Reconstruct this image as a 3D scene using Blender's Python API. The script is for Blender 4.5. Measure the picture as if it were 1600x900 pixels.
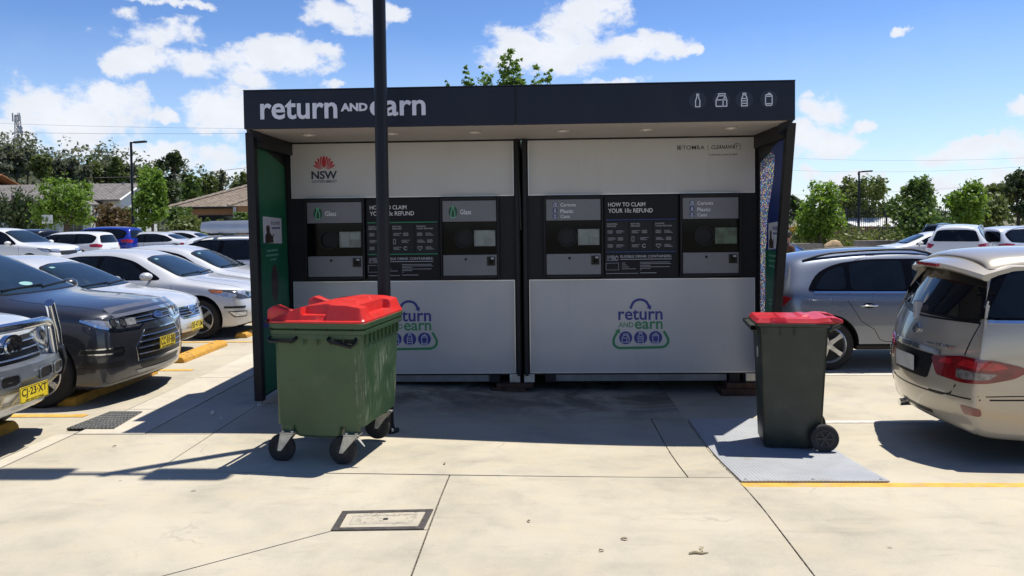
import bpy, bmesh, math, random
from mathutils import Vector, Matrix
from mathutils.bvhtree import BVHTree
from mathutils.geometry import tessellate_polygon

for o in list(bpy.data.objects):
    bpy.data.objects.remove(o)
SC = bpy.context.scene
COL = SC.collection
R = math.radians
S = 1.12                      # survey units to metres

# ------------------------------------------------------------------ camera
cam_d = bpy.data.cameras.new('camera')
cam_d.sensor_width = 36.0
cam_d.lens = 1250.0 / 1600.0 * 36.0
cam_d.shift_y = -0.039
cam_d.clip_start = 0.1
cam_d.clip_end = 3000
CAM = bpy.data.objects.new('camera', cam_d)
COL.objects.link(CAM)
CAM.matrix_world = (Matrix.Translation((0, 0, 1.70 * S)) @ Matrix.Rotation(R(2.25), 4, 'Z')
                    @ Matrix.Rotation(math.pi / 2 - R(2.0), 4, 'X') @ Matrix.Rotation(-0.012, 4, 'Z'))
SC.camera = CAM
SC.view_settings.view_transform = 'Standard'
SC.view_settings.look = 'None'
SC.view_settings.exposure = 0.25
SC.view_settings.gamma = 1.0

# ------------------------------------------------------------------ sun
SUN_TO = Vector((0.84, 0.61, 2.86)).normalized()
sun_d = bpy.data.lights.new('sun', 'SUN')
sun_d.energy = 5.0
sun_d.angle = R(0.5)
sun_d.color = (1.0, 0.955, 0.87)
SUN = bpy.data.objects.new('sun', sun_d)
COL.objects.link(SUN)
SUN.location = (20, 15, 60)
SUN.rotation_euler = SUN_TO.to_track_quat('Z', 'Y').to_euler()

# ------------------------------------------------------------------ node helper
class NT:
    def __init__(s, tree):
        s.t = tree; s.n = tree.nodes; s.l = tree.links
    def node(s, typ, **kw):
        nd = s.n.new(typ)
        for k, v in kw.items():
            if k == 'inp':
                for a, b in v.items():
                    s.set(nd, a, b)
            else:
                setattr(nd, k, v)
        return nd
    def set(s, nd, a, b):
        sock = nd.inputs[a]
        if isinstance(b, bpy.types.NodeSocket):
            s.l.new(b, sock)
        else:
            sock.default_value = b
    def math(s, op, a, b=0.0, c=None, clamp=False):
        nd = s.node('ShaderNodeMath', operation=op)
        nd.use_clamp = clamp
        s.set(nd, 0, a); s.set(nd, 1, b)
        if c is not None: s.set(nd, 2, c)
        return nd.outputs[0]
    def ramp(s, val, lo, hi, a=0.0, b=1.0, smooth=True):
        nd = s.node('ShaderNodeMapRange')
        nd.interpolation_type = 'SMOOTHSTEP' if smooth else 'LINEAR'
        s.set(nd, 'Value', val); s.set(nd, 'From Min', lo); s.set(nd, 'From Max', hi)
        s.set(nd, 'To Min', a); s.set(nd, 'To Max', b)
        return nd.outputs[0]
    def mix(s, fac, a, b, mode='MIX'):
        nd = s.node('ShaderNodeMix', data_type='RGBA', blend_type=mode)
        s.set(nd, 0, fac); s.set(nd, 6, a); s.set(nd, 7, b)
        return nd.outputs[2]
    def noise(s, vec, scale, detail=4.0, rough=0.55, dist=0.0):
        nd = s.node('ShaderNodeTexNoise')
        s.set(nd, 'Vector', vec); s.set(nd, 'Scale', scale); s.set(nd, 'Detail', detail)
        s.set(nd, 'Roughness', rough); s.set(nd, 'Distortion', dist)
        return nd.outputs[0]

def c4(c): return (c[0], c[1], c[2], 1.0)

# ------------------------------------------------------------------ sky with clouds
W = bpy.data.worlds.new('World'); SC.world = W; W.use_nodes = True
w = NT(W.node_tree)
for nd in list(w.n): w.n.remove(nd)
sky = w.node('ShaderNodeTexSky', sky_type='NISHITA', sun_disc=False)
sky.sun_elevation = R(70.0); sky.sun_rotation = R(54.0)
sky.altitude = 300; sky.air_density = 0.9; sky.dust_density = 0.15; sky.ozone_density = 1.6
tc = w.node('ShaderNodeTexCoord')
sep = w.node('ShaderNodeSeparateXYZ'); w.set(sep, 0, tc.outputs['Generated'])
dx, dy, dz = sep.outputs
az = w.math('ARCTAN2', dx, dy)
el = w.math('ARCSINE', dz)
wn = w.node('ShaderNodeTexNoise', inp={'Vector': tc.outputs['Generated'], 'Scale': 17.0, 'Detail': 7.0, 'Roughness': 0.62})
ws = w.node('ShaderNodeSeparateColor'); w.l.new(wn.outputs['Color'], ws.inputs[0])
az = w.math('ADD', az, w.math('MULTIPLY', w.math('SUBTRACT', ws.outputs[0], 0.5), R(5.0)))
el = w.math('ADD', el, w.math('MULTIPLY', w.math('SUBTRACT', ws.outputs[1], 0.5), R(3.2)))
# cloud banks: azimuth, elevation, half-width, half-height (degrees)
CLOUDS = [
 (-26.6,12.3,3.0,1.02),(-27.4,10.4,1.7,0.95),(-23.8,10.3,2.8,1.01),(-20.3,10.7,2.6,1.24),(-17.2,11.3,2.7,1.42),(-15.0,11.9,1.3,0.59),
 (-31.1,6.6,3.6,2.03),(-33.7,5.6,2.0,1.38),(-28.4,7.8,1.7,1.20),(-22.0,7.3,2.4,1.51),(-20.0,8.1,1.2,0.76),(-13.5,13.9,3.4,1.16),
 (-10.2,14.3,1.8,0.75),(-15.5,9.5,1.3,0.43),(-26.0,7.0,1.0,0.49),(-25.4,14.2,2.5,0.31),(-26.2,4.4,3.9,0.99),(-22.3,4.9,1.8,0.68),
 (-21.5,3.3,2.1,1.11),(0.6,12.0,5.0,1.80),(2.9,13.6,3.1,1.76),(4.5,14.6,1.8,1.16),(7.2,11.9,2.7,0.93),(9.7,11.7,1.1,0.38),
 (5.5,9.7,1.9,0.43),(-2.5,11.4,1.8,1.29),(19.0,7.0,1.6,0.91),(21.7,5.8,0.8,0.41),(19.6,4.7,2.6,0.84),(17.5,5.0,1.4,1.44),
 (17.9,2.7,1.1,0.47),(23.5,11.3,0.6,0.35),(30.2,6.3,1.3,0.76),(27.8,3.6,3.6,0.94),(29.7,3.7,1.9,1.31),(24.9,1.9,3.2,0.65),
 (28.4,2.0,3.6,0.71),(20.3,2.0,2.3,0.59),(28.7,4.4,1.7,0.39),
]
gen = tc.outputs['Generated']
mp = w.node('ShaderNodeMapping'); w.set(mp, 'Vector', gen); w.set(mp, 'Scale', (1.0, 1.0, 1.6))
n1 = w.noise(mp.outputs[0], 9.0, 8.0, 0.62, 0.25)
n2 = w.noise(mp.outputs[0], 30.0, 5.0, 0.6, 0.2)
body = None
for a, e, rx, ry in CLOUDS:
    du = w.math('DIVIDE', w.math('SUBTRACT', az, R(a)), R(rx))
    dv = w.math('DIVIDE', w.math('SUBTRACT', el, R(e)), R(ry))
    d = w.math('MULTIPLY_ADD', du, du, w.math('MULTIPLY', dv, dv))
    m = w.math('SUBTRACT', 1.0, d)
    body = m if body is None else w.math('SMOOTH_MAX', body, m, 0.5)
# away from the view fair-weather clouds, thinned to cut ambient light, scattered by noise
n0 = w.noise(mp.outputs[0], 3.2, 5.0, 0.55, 0.0)
far = w.math('MULTIPLY', w.ramp(w.math('ABSOLUTE', az), R(38), R(52)), w.ramp(el, R(2), R(5)))
far = w.math('MULTIPLY_ADD', far, 1.0, w.ramp(el, R(22), R(32)))
fld = w.math('MULTIPLY_ADD', n0, 6.0, -4.3)
fld = w.math('MULTIPLY_ADD', w.math('MINIMUM', far, 1.0), w.math('ADD', fld, 6.0), -6.0)
body = w.math('MAXIMUM', body, fld)
nz = w.math('MULTIPLY_ADD', w.math('SUBTRACT', n1, 0.5), 4.4, w.math('MULTIPLY', w.math('SUBTRACT', n2, 0.5), 3.4))
dens = w.math('ADD', w.math('MAXIMUM', body, -1.6), nz)
alpha = w.ramp(dens, -0.45, 0.75)
shade = w.ramp(dens, 0.5, 2.4)
ccol = w.mix(shade, (11.6, 12.0, 12.9, 1), (12.9, 12.9, 13.1, 1))
ccol = w.mix(w.math('MULTIPLY', w.ramp(n2, 0.35, 0.65), 0.35), ccol, (9.4, 9.9, 10.8, 1))
hz = w.ramp(el, R(13), R(0), 0.0, 0.66, False)
gm = w.node('ShaderNodeGamma'); w.l.new(sky.outputs[0], gm.inputs[0]); gm.inputs[1].default_value = 1.5
skyc = w.mix(1.0, gm.outputs[0], (0.80, 0.80, 0.84, 1), 'MULTIPLY')
skyc = w.mix(hz, skyc, (7.8, 9.2, 11.8, 1))
allc = w.mix(w.math('MULTIPLY', alpha, 0.96), skyc, ccol)
bg = w.node('ShaderNodeBackground'); w.set(bg, 'Color', allc); w.set(bg, 'Strength', 0.065)
wo = w.node('ShaderNodeOutputWorld'); w.l.new(bg.outputs[0], wo.inputs[0])

# ------------------------------------------------------------------ materials
MATS = {}
def mat(name, col, rough=0.6, metal=0.0, var=0.0, vscale=6.0, bump=0.0, bscale=60.0, coat=0.0, spec=0.5, dirt=None, ds=3.0, da=0.5, world=False, sheen=None):
    """Procedural principled material: base colour varied by noise, optional dirt blotches and bump."""
    if name in MATS: return MATS[name]
    m = bpy.data.materials.new(name); m.use_nodes = True
    t = NT(m.node_tree); b = t.n['Principled BSDF']
    g = t.node('ShaderNodeNewGeometry').outputs['Position'] if world else t.node('ShaderNodeTexCoord').outputs['Object']
    colr = c4(col)
    if var > 0:
        nf = t.noise(g, vscale, 6.0, 0.6)
        f = t.ramp(nf, 0.3, 0.7, 1.0 - var, 1.0 + var)
        vm = t.node('ShaderNodeVectorMath', operation='SCALE'); t.set(vm, 0, col); t.set(vm, 'Scale', f)
        colr = vm.outputs[0]
    if dirt:
        nd = t.noise(g, ds, 8.0, 0.65, 0.4)
        colr = t.mix(t.ramp(nd, 0.5, 0.72, 0.0, da), colr, c4(dirt))
    t.set(b, 'Base Color', colr)
    t.set(b, 'Roughness', rough); t.set(b, 'Metallic', metal)
    b.inputs['Specular IOR Level'].default_value = spec
    b.inputs['Coat Weight'].default_value = coat
    b.inputs['Coat Roughness'].default_value = 0.03
    if bump > 0:
        bn = t.node('ShaderNodeBump'); t.set(bn, 'Strength', bump); t.set(bn, 'Distance', 0.004)
        t.set(bn, 'Height', t.noise(g, bscale, 4.0, 0.6)); t.l.new(bn.outputs[0], b.inputs['Normal'])
    MATS[name] = m
    return m

def paint(name, col, metal=0.35, rough=0.32, dusty=1.0):
    """Car paint: flake sparkle, clear coat, dusty lower sides."""
    if name in MATS: return MATS[name]
    m = bpy.data.materials.new(name); m.use_nodes = True
    t = NT(m.node_tree); b = t.n['Principled BSDF']
    g = t.node('ShaderNodeTexCoord').outputs['Object']
    fl = t.noise(g, 900.0, 1.0)
    f = t.ramp(fl, 0.3, 0.7, 0.9, 1.1)
    vm = t.node('ShaderNodeVectorMath', operation='SCALE'); t.set(vm, 0, col); t.set(vm, 'Scale', f)
    dust = t.noise(g, 2.2, 6.0, 0.6)
    sp = t.node('ShaderNodeSeparateXYZ'); t.set(sp, 0, g)
    low = t.math('MULTIPLY', t.ramp(dust, 0.35, 0.75, 0.02 * dusty, 0.24 * dusty), t.ramp(sp.outputs[2], 0.75, 0.25, 0.25, 1.0))
    colr = t.mix(low, vm.outputs[0], (0.32, 0.28, 0.23, 1))
    t.set(b, 'Base Color', colr); t.set(b, 'Metallic', metal)
    t.set(b, 'Roughness', t.math('MULTIPLY_ADD', low, 0.5, rough))
    b.inputs['Coat Weight'].default_value = 0.9; b.inputs['Coat Roughness'].default_value = 0.04
    MATS[name] = m
    return m

BLACK = mat('black_plastic', (0.008, 0.008, 0.009), 0.4, var=0.2, spec=0.25)
RUBBER = mat('tyre_rubber', (0.018, 0.018, 0.019), 0.85, var=0.25, bump=0.3, bscale=120)
CHROME = mat('chrome', (0.78, 0.79, 0.80), 0.12, 1.0, var=0.05)
ALLOY = mat('wheel_alloy', (0.55, 0.56, 0.58), 0.32, 0.85, var=0.06)
GLASS = mat('car_glass', (0.006, 0.008, 0.010), 0.03, 0.0, var=0.2, spec=0.38)
FRAME = mat('window_frame', (0.004, 0.004, 0.005), 0.12, var=0.2, spec=0.15)
GLASSB = mat('windscreen_glass', (0.012, 0.022, 0.027), 0.03, 0.0, var=0.35, vscale=1.6, spec=0.95)
LENS = mat('lamp_lens', (0.50, 0.52, 0.55), 0.12, 0.6, var=0.3, vscale=25, coat=1.0)
REDLENS = mat('red_lens', (0.34, 0.010, 0.016), 0.1, 0.0, var=0.35, vscale=14, coat=1.0)
CLEARLENS = mat('clear_lens', (0.17, 0.155, 0.15), 0.12, 0.2, var=0.5, vscale=22, coat=1.0)
AMBER = mat('amber_lens', (0.55, 0.16, 0.04), 0.12, coat=1.0, var=0.2)
WELL = mat('wheel_arch_liner', (0.008, 0.008, 0.008), 0.9, var=0.2)
PLATE_Y = mat('plate_yellow', (0.80, 0.60, 0.03), 0.45, var=0.06)
PLATE_W = mat('plate_white', (0.55, 0.56, 0.55), 0.45, var=0.08)
INK = mat('print_black', (0.012, 0.012, 0.014), 0.6, var=0.1)
WHITEP = mat('print_white', (0.72, 0.73, 0.76), 0.55, var=0.04)

# ------------------------------------------------------------------ object helpers
def tag(o, label=None, cat=None, group=None, kind=None):
    if label: o['label'] = label
    if cat: o['category'] = cat
    if group: o['group'] = group
    if kind: o['kind'] = kind
    return o

def thing(name, label, cat, loc=(0, 0, 0), rz=0.0, group=None):
    o = bpy.data.objects.new(name, None)
    o.empty_display_size = 0.2
    COL.objects.link(o); o.location = loc; o.rotation_euler = (0, 0, rz)
    return tag(o, label, cat, group)

def link(name, me, parent=None, loc=None, rot=None):
    o = bpy.data.objects.new(name, me); COL.objects.link(o)
    if parent is not None: o.parent = parent
    if loc is not None: o.location = loc
    if rot is not None: o.rotation_euler = rot
    return o

def kids(o): return [c for c in bpy.data.objects if c.parent == o]

def copy_tree(o, parent=None, recolor=None):
    c = o.copy(); COL.objects.link(c); c.parent = parent
    for ch in KIDMAP(o): copy_tree(ch, c, recolor)
    return c
def KIDMAP(o): return list(o.children)

class MB:
    """Collects shapes and links them as one mesh object."""
    def __init__(s, k=1.0, org=(0, 0, 0)):
        s.v = []; s.f = []; s.m = []; s.k = k; s.o = Vector(org)
    def add(s, vs, fs, mi=0):
        b = len(s.v)
        s.v.extend([Vector(p) * s.k - s.o for p in vs])
        for f in fs:
            s.f.append([b + i for i in f]); s.m.append(mi)
    def box(s, x0, x1, y0, y1, z0, z1, mi=0):
        s.add([(x0,y0,z0),(x1,y0,z0),(x1,y1,z0),(x0,y1,z0),(x0,y0,z1),(x1,y0,z1),(x1,y1,z1),(x0,y1,z1)],
              [(0,3,2,1),(4,5,6,7),(0,1,5,4),(1,2,6,5),(2,3,7,6),(3,0,4,7)], mi)
    def loft(s, loops, cap=(True, True), mi=0, closed=False):
        n = len(loops[0]); vs = [p for lp in loops for p in lp]; fs = []
        L = len(loops)
        for i in range(L if closed else L - 1):
            a = i * n; b = ((i + 1) % L) * n
            for j in range(n):
                k = (j + 1) % n
                fs.append((a + j, a + k, b + k, b + j))
        if not closed:
            if cap[0]: fs.append(tuple(reversed(range(n))))
            if cap[1]: fs.append(tuple(range((L - 1) * n, L * n)))
        s.add(vs, fs, mi)
    def prism(s, poly, fn, a, b, mi=0):
        """poly (u,v) pushed from depth a to depth b, fn(u,v,d)->xyz"""
        s.loft([[fn(u, v, a) for u, v in poly], [fn(u, v, b) for u, v in poly]], mi=mi)
    def tube(s, path, r, n=8, closed=False, mi=0, flat=1.0):
        path = [Vector(p) for p in path]; loops = []
        N = len(path); up = None
        for i, p in enumerate(path):
            if closed: t = path[(i + 1) % N] - path[i - 1]
            else: t = path[min(i + 1, N - 1)] - path[max(i - 1, 0)]
            if t.length < 1e-9: t = Vector((0, 0, 1))
            t.normalize()
            if up is None:
                up = Vector((0, 0, 1)) if abs(t.z) < 0.9 else Vector((1, 0, 0))
            x = up.cross(t)
            if x.length < 1e-6: x = Vector((1, 0, 0)).cross(t)
            x.normalize(); y = t.cross(x); up = y
            rr = r[i] if isinstance(r, (list, tuple)) else r
            loops.append([p + x * rr * math.cos(2 * math.pi * k / n) + y * rr * flat * math.sin(2 * math.pi * k / n) for k in range(n)])
        s.loft(loops, mi=mi, closed=closed)
    def lathe(s, prof, o=(0, 0, 0), ax='z', n=24, mi=0, caps=True):
        o = Vector(o); loops = []
        for r, h in prof:
            lp = []
            for k in range(n):
                a = 2 * math.pi * k / n; u = r * math.cos(a); v = r * math.sin(a)
                lp.append(o + (Vector((u, v, h)) if ax == 'z' else Vector((u, h, -v)) if ax == 'y' else Vector((h, u, v))))
            loops.append(lp)
        s.loft(loops, (caps, caps), mi)
    def sphere(s, o, rx, ry=None, rz=None, n=12, m=8, mi=0):
        ry = ry or rx; rz = rz or rx
        loops = []
        for i in range(1, m):
            t = math.pi * i / m
            loops.append([(o[0] + rx * math.sin(t) * math.cos(2*math.pi*k/n), o[1] + ry * math.sin(t) * math.sin(2*math.pi*k/n), o[2] - rz * math.cos(t)) for k in range(n)])
        s.loft(loops, mi=mi)
    def mesh(s, name, mats, smooth=None, bevel=0.0, seg=2, merge=True):
        me = bpy.data.meshes.new(name)
        bm = bmesh.new()
        bv = [bm.verts.new(p) for p in s.v]
        for f, mi in zip(s.f, s.m):
            try:
                fc = bm.faces.new([bv[i] for i in f]); fc.material_index = mi
            except ValueError:
                pass
        if merge: bmesh.ops.remove_doubles(bm, verts=bm.verts, dist=1e-5)
        bmesh.ops.recalc_face_normals(bm, faces=bm.faces)
        if bevel > 0:
            es = [e for e in bm.edges if len(e.link_faces) == 2 and e.calc_face_angle(0) > 0.5]
            bmesh.ops.bevel(bm, geom=es, offset=bevel, segments=seg, profile=0.5, affect='EDGES', clamp_overlap=True)
        bm.to_mesh(me); bm.free()
        for m_ in (mats if isinstance(mats, (list, tuple)) else [mats]): me.materials.append(m_)
        if smooth is not None:
            me.polygons.foreach_set('use_smooth', [True] * len(me.polygons))
            me.set_sharp_from_angle(angle=R(smooth))
        me.update()
        return me
    def build(s, name, mats, parent=None, smooth=None, bevel=0.0, seg=2, loc=None, merge=True):
        return link(name, s.mesh(name, mats, smooth, bevel, seg, merge), parent, loc)

def rrect(u0, u1, v0, v1, r, n=4):
    out = []
    for cu, cv, a0 in ((u1 - r, v0 + r, -90), (u1 - r, v1 - r, 0), (u0 + r, v1 - r, 90), (u0 + r, v0 + r, 180)):
        for i in range(n + 1):
            a = R(a0 + 90 * i / n); out.append((cu + r * math.cos(a), cv + r * math.sin(a)))
    return out

def ellipse(cu, cv, ru, rv, n=20):
    return [(cu + ru * math.cos(2 * math.pi * i / n), cv + rv * math.sin(2 * math.pi * i / n)) for i in range(n)]

def arc(cu, cv, r, a0, a1, n=8):
    return [(cu + r * math.cos(R(a0 + (a1 - a0) * i / n)), cv + r * math.sin(R(a0 + (a1 - a0) * i / n))) for i in range(n + 1)]

# lettering: built-in font turned into raised mesh, fitted to a box on any plane
def text_geo(txt, bold=0.0, spacing=1.0):
    cu = bpy.data.curves.new('lettering', 'FONT')
    cu.body = txt; cu.size = 1.0; cu.offset = bold; cu.resolution_u = 3; cu.space_character = spacing
    cu.fill_mode = 'FRONT'
    ob = bpy.data.objects.new('lettering', cu); COL.objects.link(ob)
    dg = bpy.context.evaluated_depsgraph_get()
    me = bpy.data.meshes.new_from_object(ob.evaluated_get(dg))
    vs = [tuple(v.co) for v in me.vertices]; fs = [tuple(p.vertices) for p in me.polygons]
    bpy.data.objects.remove(ob); bpy.data.curves.remove(cu); bpy.data.meshes.remove(me)
    return vs, fs
TXT = {}
def add_text(mb, txt, fn, u0, u1, v0, v1=None, thick=0.003, bold=0.0, spacing=1.0, mi=0):
    """Lettering from u0 to u1 with its lowest point at v0 (height fitted to v1 if given)."""
    key = (txt, bold, spacing)
    if key not in TXT: TXT[key] = text_geo(txt, bold, spacing)
    vs, fs = TXT[key]
    if not vs: return
    xs = [v[0] for v in vs]; ys = [v[1] for v in vs]
    sx = (u1 - u0) / (max(xs) - min(xs))
    sy = sx if v1 is None else (v1 - v0) / (max(ys) - min(ys))
    mx, my = min(xs), min(ys)
    P = [(u0 + (x - mx) * sx, v0 + (y - my) * sy) for x, y, _ in vs]
    n = len(P)
    front = [fn(u, v, thick) for u, v in P]; back = [fn(u, v, 0.0) for u, v in P]
    cnt = {}
    for f in fs:
        for i in range(len(f)):
            e = (f[i], f[(i + 1) % len(f)]); k = tuple(sorted(e))
            cnt.setdefault(k, []).append(e)
    faces = list(fs)
    for k, es in cnt.items():
        if len(es) == 1:
            a, b = es[0]; faces.append((b, a, a + n, b + n))
    mb.add(front + back, faces, mi)

def ribbon(mb, pts, wd, fn, thick=0.003, closed=False, mi=0):
    """A flat raised stroke of width wd along 2-D points."""
    N = len(pts); L = []; Rr = []
    for i in range(N):
        p = Vector(pts[i])
        a = Vector(pts[i - 1]) if (i > 0 or closed) else None
        b = Vector(pts[(i + 1) % N]) if (i < N - 1 or closed) else None
        d1 = (p - a).normalized() if a is not None and (p - a).length > 1e-9 else None
        d2 = (b - p).normalized() if b is not None and (b - p).length > 1e-9 else None
        if d1 is None: d1 = d2
        if d2 is None: d2 = d1
        t = d1 + d2
        if t.length < 1e-6: t = d1
        t.normalize(); nn = Vector((-t.y, t.x))
        c = max(0.35, nn.dot(Vector((-d1.y, d1.x))))
        L.append(p + nn * wd / 2 / c); Rr.append(p - nn * wd / 2 / c)
    for i in range(N if closed else N - 1):
        j = (i + 1) % N
        q = [L[i], L[j], Rr[j], Rr[i]]
        mb.add([fn(u.x, u.y, 0.0) for u in q] + [fn(u.x, u.y, thick) for u in q],
               [(4,5,6,7),(0,1,5,4),(1,2,6,5),(2,3,7,6),(3,0,4,7)], mi)
# ================================================================== vehicles
def clip(poly, ax, val, keep_hi):
    out = []
    n = len(poly)
    for i in range(n):
        a = poly[i]; b = poly[(i + 1) % n]
        ia = (a[ax] >= val) if keep_hi else (a[ax] <= val)
        ib = (b[ax] >= val) if keep_hi else (b[ax] <= val)
        if ia: out.append(a)
        if ia != ib:
            t = (val - a[ax]) / (b[ax] - a[ax])
            out.append((a[0] + (b[0] - a[0]) * t, a[1] + (b[1] - a[1]) * t))
    return out

def smooth_poly(poly, r=0.03, n=3):
    """Round the corners of a 2-D outline."""
    out = []; N = len(poly)
    for i in range(N):
        p = Vector(poly[i]); a = Vector(poly[i - 1]) - p; b = Vector(poly[(i + 1) % N]) - p
        la = min(r, a.length * 0.45); lb = min(r, b.length * 0.45)
        A = p + a.normalized() * la; B = p + b.normalized() * lb
        for k in range(n + 1):
            t = k / n
            q = A * (1 - t) ** 2 + p * 2 * t * (1 - t) + B * t * t
            out.append((q.x, q.y))
    return out

class Car:
    def __init__(s, name, label, cat, loc, rz, rings, paintm, W, tail=None, nose=None, sweepF=0.22, sweepR=0.12, level=2,
                 wheels=((0.95, 0.33), (3.7, 0.33)), arch=0.055, scale=(1, 1, 1), group=None, cutarch=True, rocker=None, zmap=None):
        s.zmap = zmap or (lambda z: z)
        s.L = rings[-1][0]; s.W = W; s.root = thing(name, label, cat, loc, rz, group)
        s.paint = paintm; s.sc = scale
        L2 = s.L / 2
        sx, sy, sz = scale
        # ---- control cage: 16 points round, one ring per station
        vs = []; fs = []
        NR = len(rings)
        def ringpts(i):
            r = rings[i]
            xf, zb, z3, z4, zc, w0, wm, w3, w4 = r[:9]
            xo = r[9] if len(r) > 9 else (0, 0, 0, 0, 0)
            z1 = zb + 0.30 * (z3 - zb); z2 = zb + 0.66 * (z3 - zb)
            zb, z1, z2, z3, z4, zc = [s.zmap(q) for q in (zb, z1, z2, z3, z4, zc)]
            rows = [(w0, zb), (wm * 0.985, z1), (wm, z2), (w3, z3), (w4, z4)]
            if i == 0: fw = 1.0
            elif i == 1: fw = 0.55
            elif i == 2: fw = 0.12
            else: fw = 0.0
            if i == NR - 1: bw = 1.0
            elif i == NR - 2: bw = 0.45
            else: bw = 0.0
            def P(y, z, o):
                q = min(1.0, abs(y) / (W / 2)) ** 2.2
                x = L2 - xf - sweepF * fw * q + sweepR * bw * q
                return Vector((x + o, y, z))
            half = [P(0, zb, xo[0]), P(w0 * 0.55, zb, xo[0])]
            half += [P(rows[k][0], rows[k][1], xo[k]) for k in range(5)]
            half += [P(w4 * 0.55, z4 + 0.78 * (zc - z4), xo[4]), P(0, zc, xo[4])]
            full = half + [Vector((p.x, -p.y, p.z)) for p in reversed(half[1:-1])]
            return full
        allr = [ringpts(i) for i in range(NR)]
        for rg in allr: vs += rg
        for i in range(NR - 1):
            for j in range(16):
                k = (j + 1) % 16
                fs.append((i * 16 + j, (i + 1) * 16 + j, (i + 1) * 16 + k, i * 16 + k))
        # caps as 4x4 grids: rows k=0..4 (bottom..top), cols -2..2
        def cap(ri, flip, bulge):
            base = ri * 16
            idx = {}
            bot = {-2: 14, -1: 15, 0: 0, 1: 1, 2: 2}; top = {2: 6, 1: 7, 0: 8, -1: 9, -2: 10}
            for j in range(-2, 3):
                idx[(0, j)] = base + bot[j]; idx[(4, j)] = base + top[j]
            for k in range(1, 4):
                idx[(k, 2)] = base + 2 + k; idx[(k, -2)] = base + 14 - k
            for k in range(1, 4):
                A = vs[idx[(k, 2)]]
                mid_x = rings[ri][9][k] if len(rings[ri]) > 9 else 0
                for j in (-1, 0, 1):
                    y = A.y * j / 2
                    q = min(1.0, abs(y) / (W / 2)) ** 2.2
                    x = (L2 - rings[ri][0]) + ((-sweepF * q) if ri == 0 else (sweepR * q)) + mid_x
                    vs.append(Vector((x, y, A.z))); idx[(k, j)] = len(vs) - 1
            for k in range(4):
                for j in range(-2, 2):
                    q = (idx[(k, j)], idx[(k, j + 1)], idx[(k + 1, j + 1)], idx[(k + 1, j)])
                    fs.append(q if not flip else tuple(reversed(q)))
        cap(0, False, 0); cap(NR - 1, True, 0)
        me = bpy.data.meshes.new('body')
        bm = bmesh.new()
        bv = [bm.verts.new((p.x * sx, p.y * sy, p.z * sz)) for p in vs]
        for f in fs: bm.faces.new([bv[i] for i in f])
        bmesh.ops.recalc_face_normals(bm, faces=bm.faces)
        cr = bm.edges.layers.float.new('crease_edge')
        bm.edges.ensure_lookup_table()
        bm.verts.index_update()
        for e in bm.edges:
            a, b = e.verts[0].index, e.verts[1].index
            if a < NR * 16 and b < NR * 16 and a % 16 == b % 16:
                j = a % 16
                if j in (5, 11): e[cr] = 0.35
                if j in (2, 14): e[cr] = 0.45
                if j in (6, 10): e[cr] = 0.28
            elif a < NR * 16 and b < NR * 16 and a // 16 == b // 16 and a // 16 in (0, NR - 1):
                e[cr] = 0.25
        bm.to_mesh(me); bm.free()
        tmp = bpy.data.objects.new('tmp', me); COL.objects.link(tmp)
        sub = tmp.modifiers.new('s', 'SUBSURF'); sub.levels = level; sub.render_levels = level
        dg = bpy.context.evaluated_depsgraph_get()
        ev = tmp.evaluated_get(dg)
        sm = bpy.data.meshes.new_from_object(ev)
        s.bvh = BVHTree.FromPolygons([tuple(v.co) for v in sm.vertices], [tuple(p.vertices) for p in sm.polygons])
        s.wh = [((L2 - xf) * sx, r * sz) for xf, r in wheels]
        s.hw = W / 2 * sy
        cuts = None
        if cutarch:
            mb = MB()
            for xw, r in s.wh:
                ra = r + arch
                for sd in (1, -1):
                    y0, y1 = (s.hw - 0.27, s.hw + 0.3) if sd > 0 else (-s.hw - 0.3, -s.hw + 0.27)
                    mb.lathe([(ra, y0), (ra, y1)], (xw, 0, r + 0.015), 'y', 40)
            cuts = mb.build('cut', WELL)
            bo = tmp.modifiers.new('b', 'BOOLEAN'); bo.operation = 'DIFFERENCE'; bo.solver = 'EXACT'; bo.object = cuts
            dg = bpy.context.evaluated_depsgraph_get()
            sm2 = bpy.data.meshes.new_from_object(tmp.evaluated_get(dg))
            if len(sm2.polygons) > 100: sm = sm2
        bpy.data.objects.remove(tmp)
        if cuts: bpy.data.objects.remove(cuts)
        sm.name = 'body'
        sm.materials.clear(); sm.materials.append(paintm); sm.materials.append(WELL)
        for p in sm.polygons:
            p.material_index = 0
            c = p.center
            for xw, r in s.wh:
                d = math.hypot(c.x - xw, c.z - r - 0.015)
                if cutarch and d < r + arch + 0.01 and abs(c.y) > s.hw - 0.30 and abs(d - r - arch) < 0.03 and (p.normal.x * (xw - c.x) + p.normal.z * (r - c.z)) > 0.3 * d: p.material_index = 1
                if cutarch and d < r + arch and abs(abs(c.y) - (s.hw - 0.27)) < 0.01: p.material_index = 1
            if p.normal.z < -0.75 and c.z < 0.5: p.material_index = 1
            if rocker and c.z < rocker and abs(p.normal.z) < 0.9: p.material_index = 1
        sm.polygons.foreach_set('use_smooth', [True] * len(sm.polygons))
        sm.set_sharp_from_angle(angle=R(40))
        s.body = link('body', sm, s.root)

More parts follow.
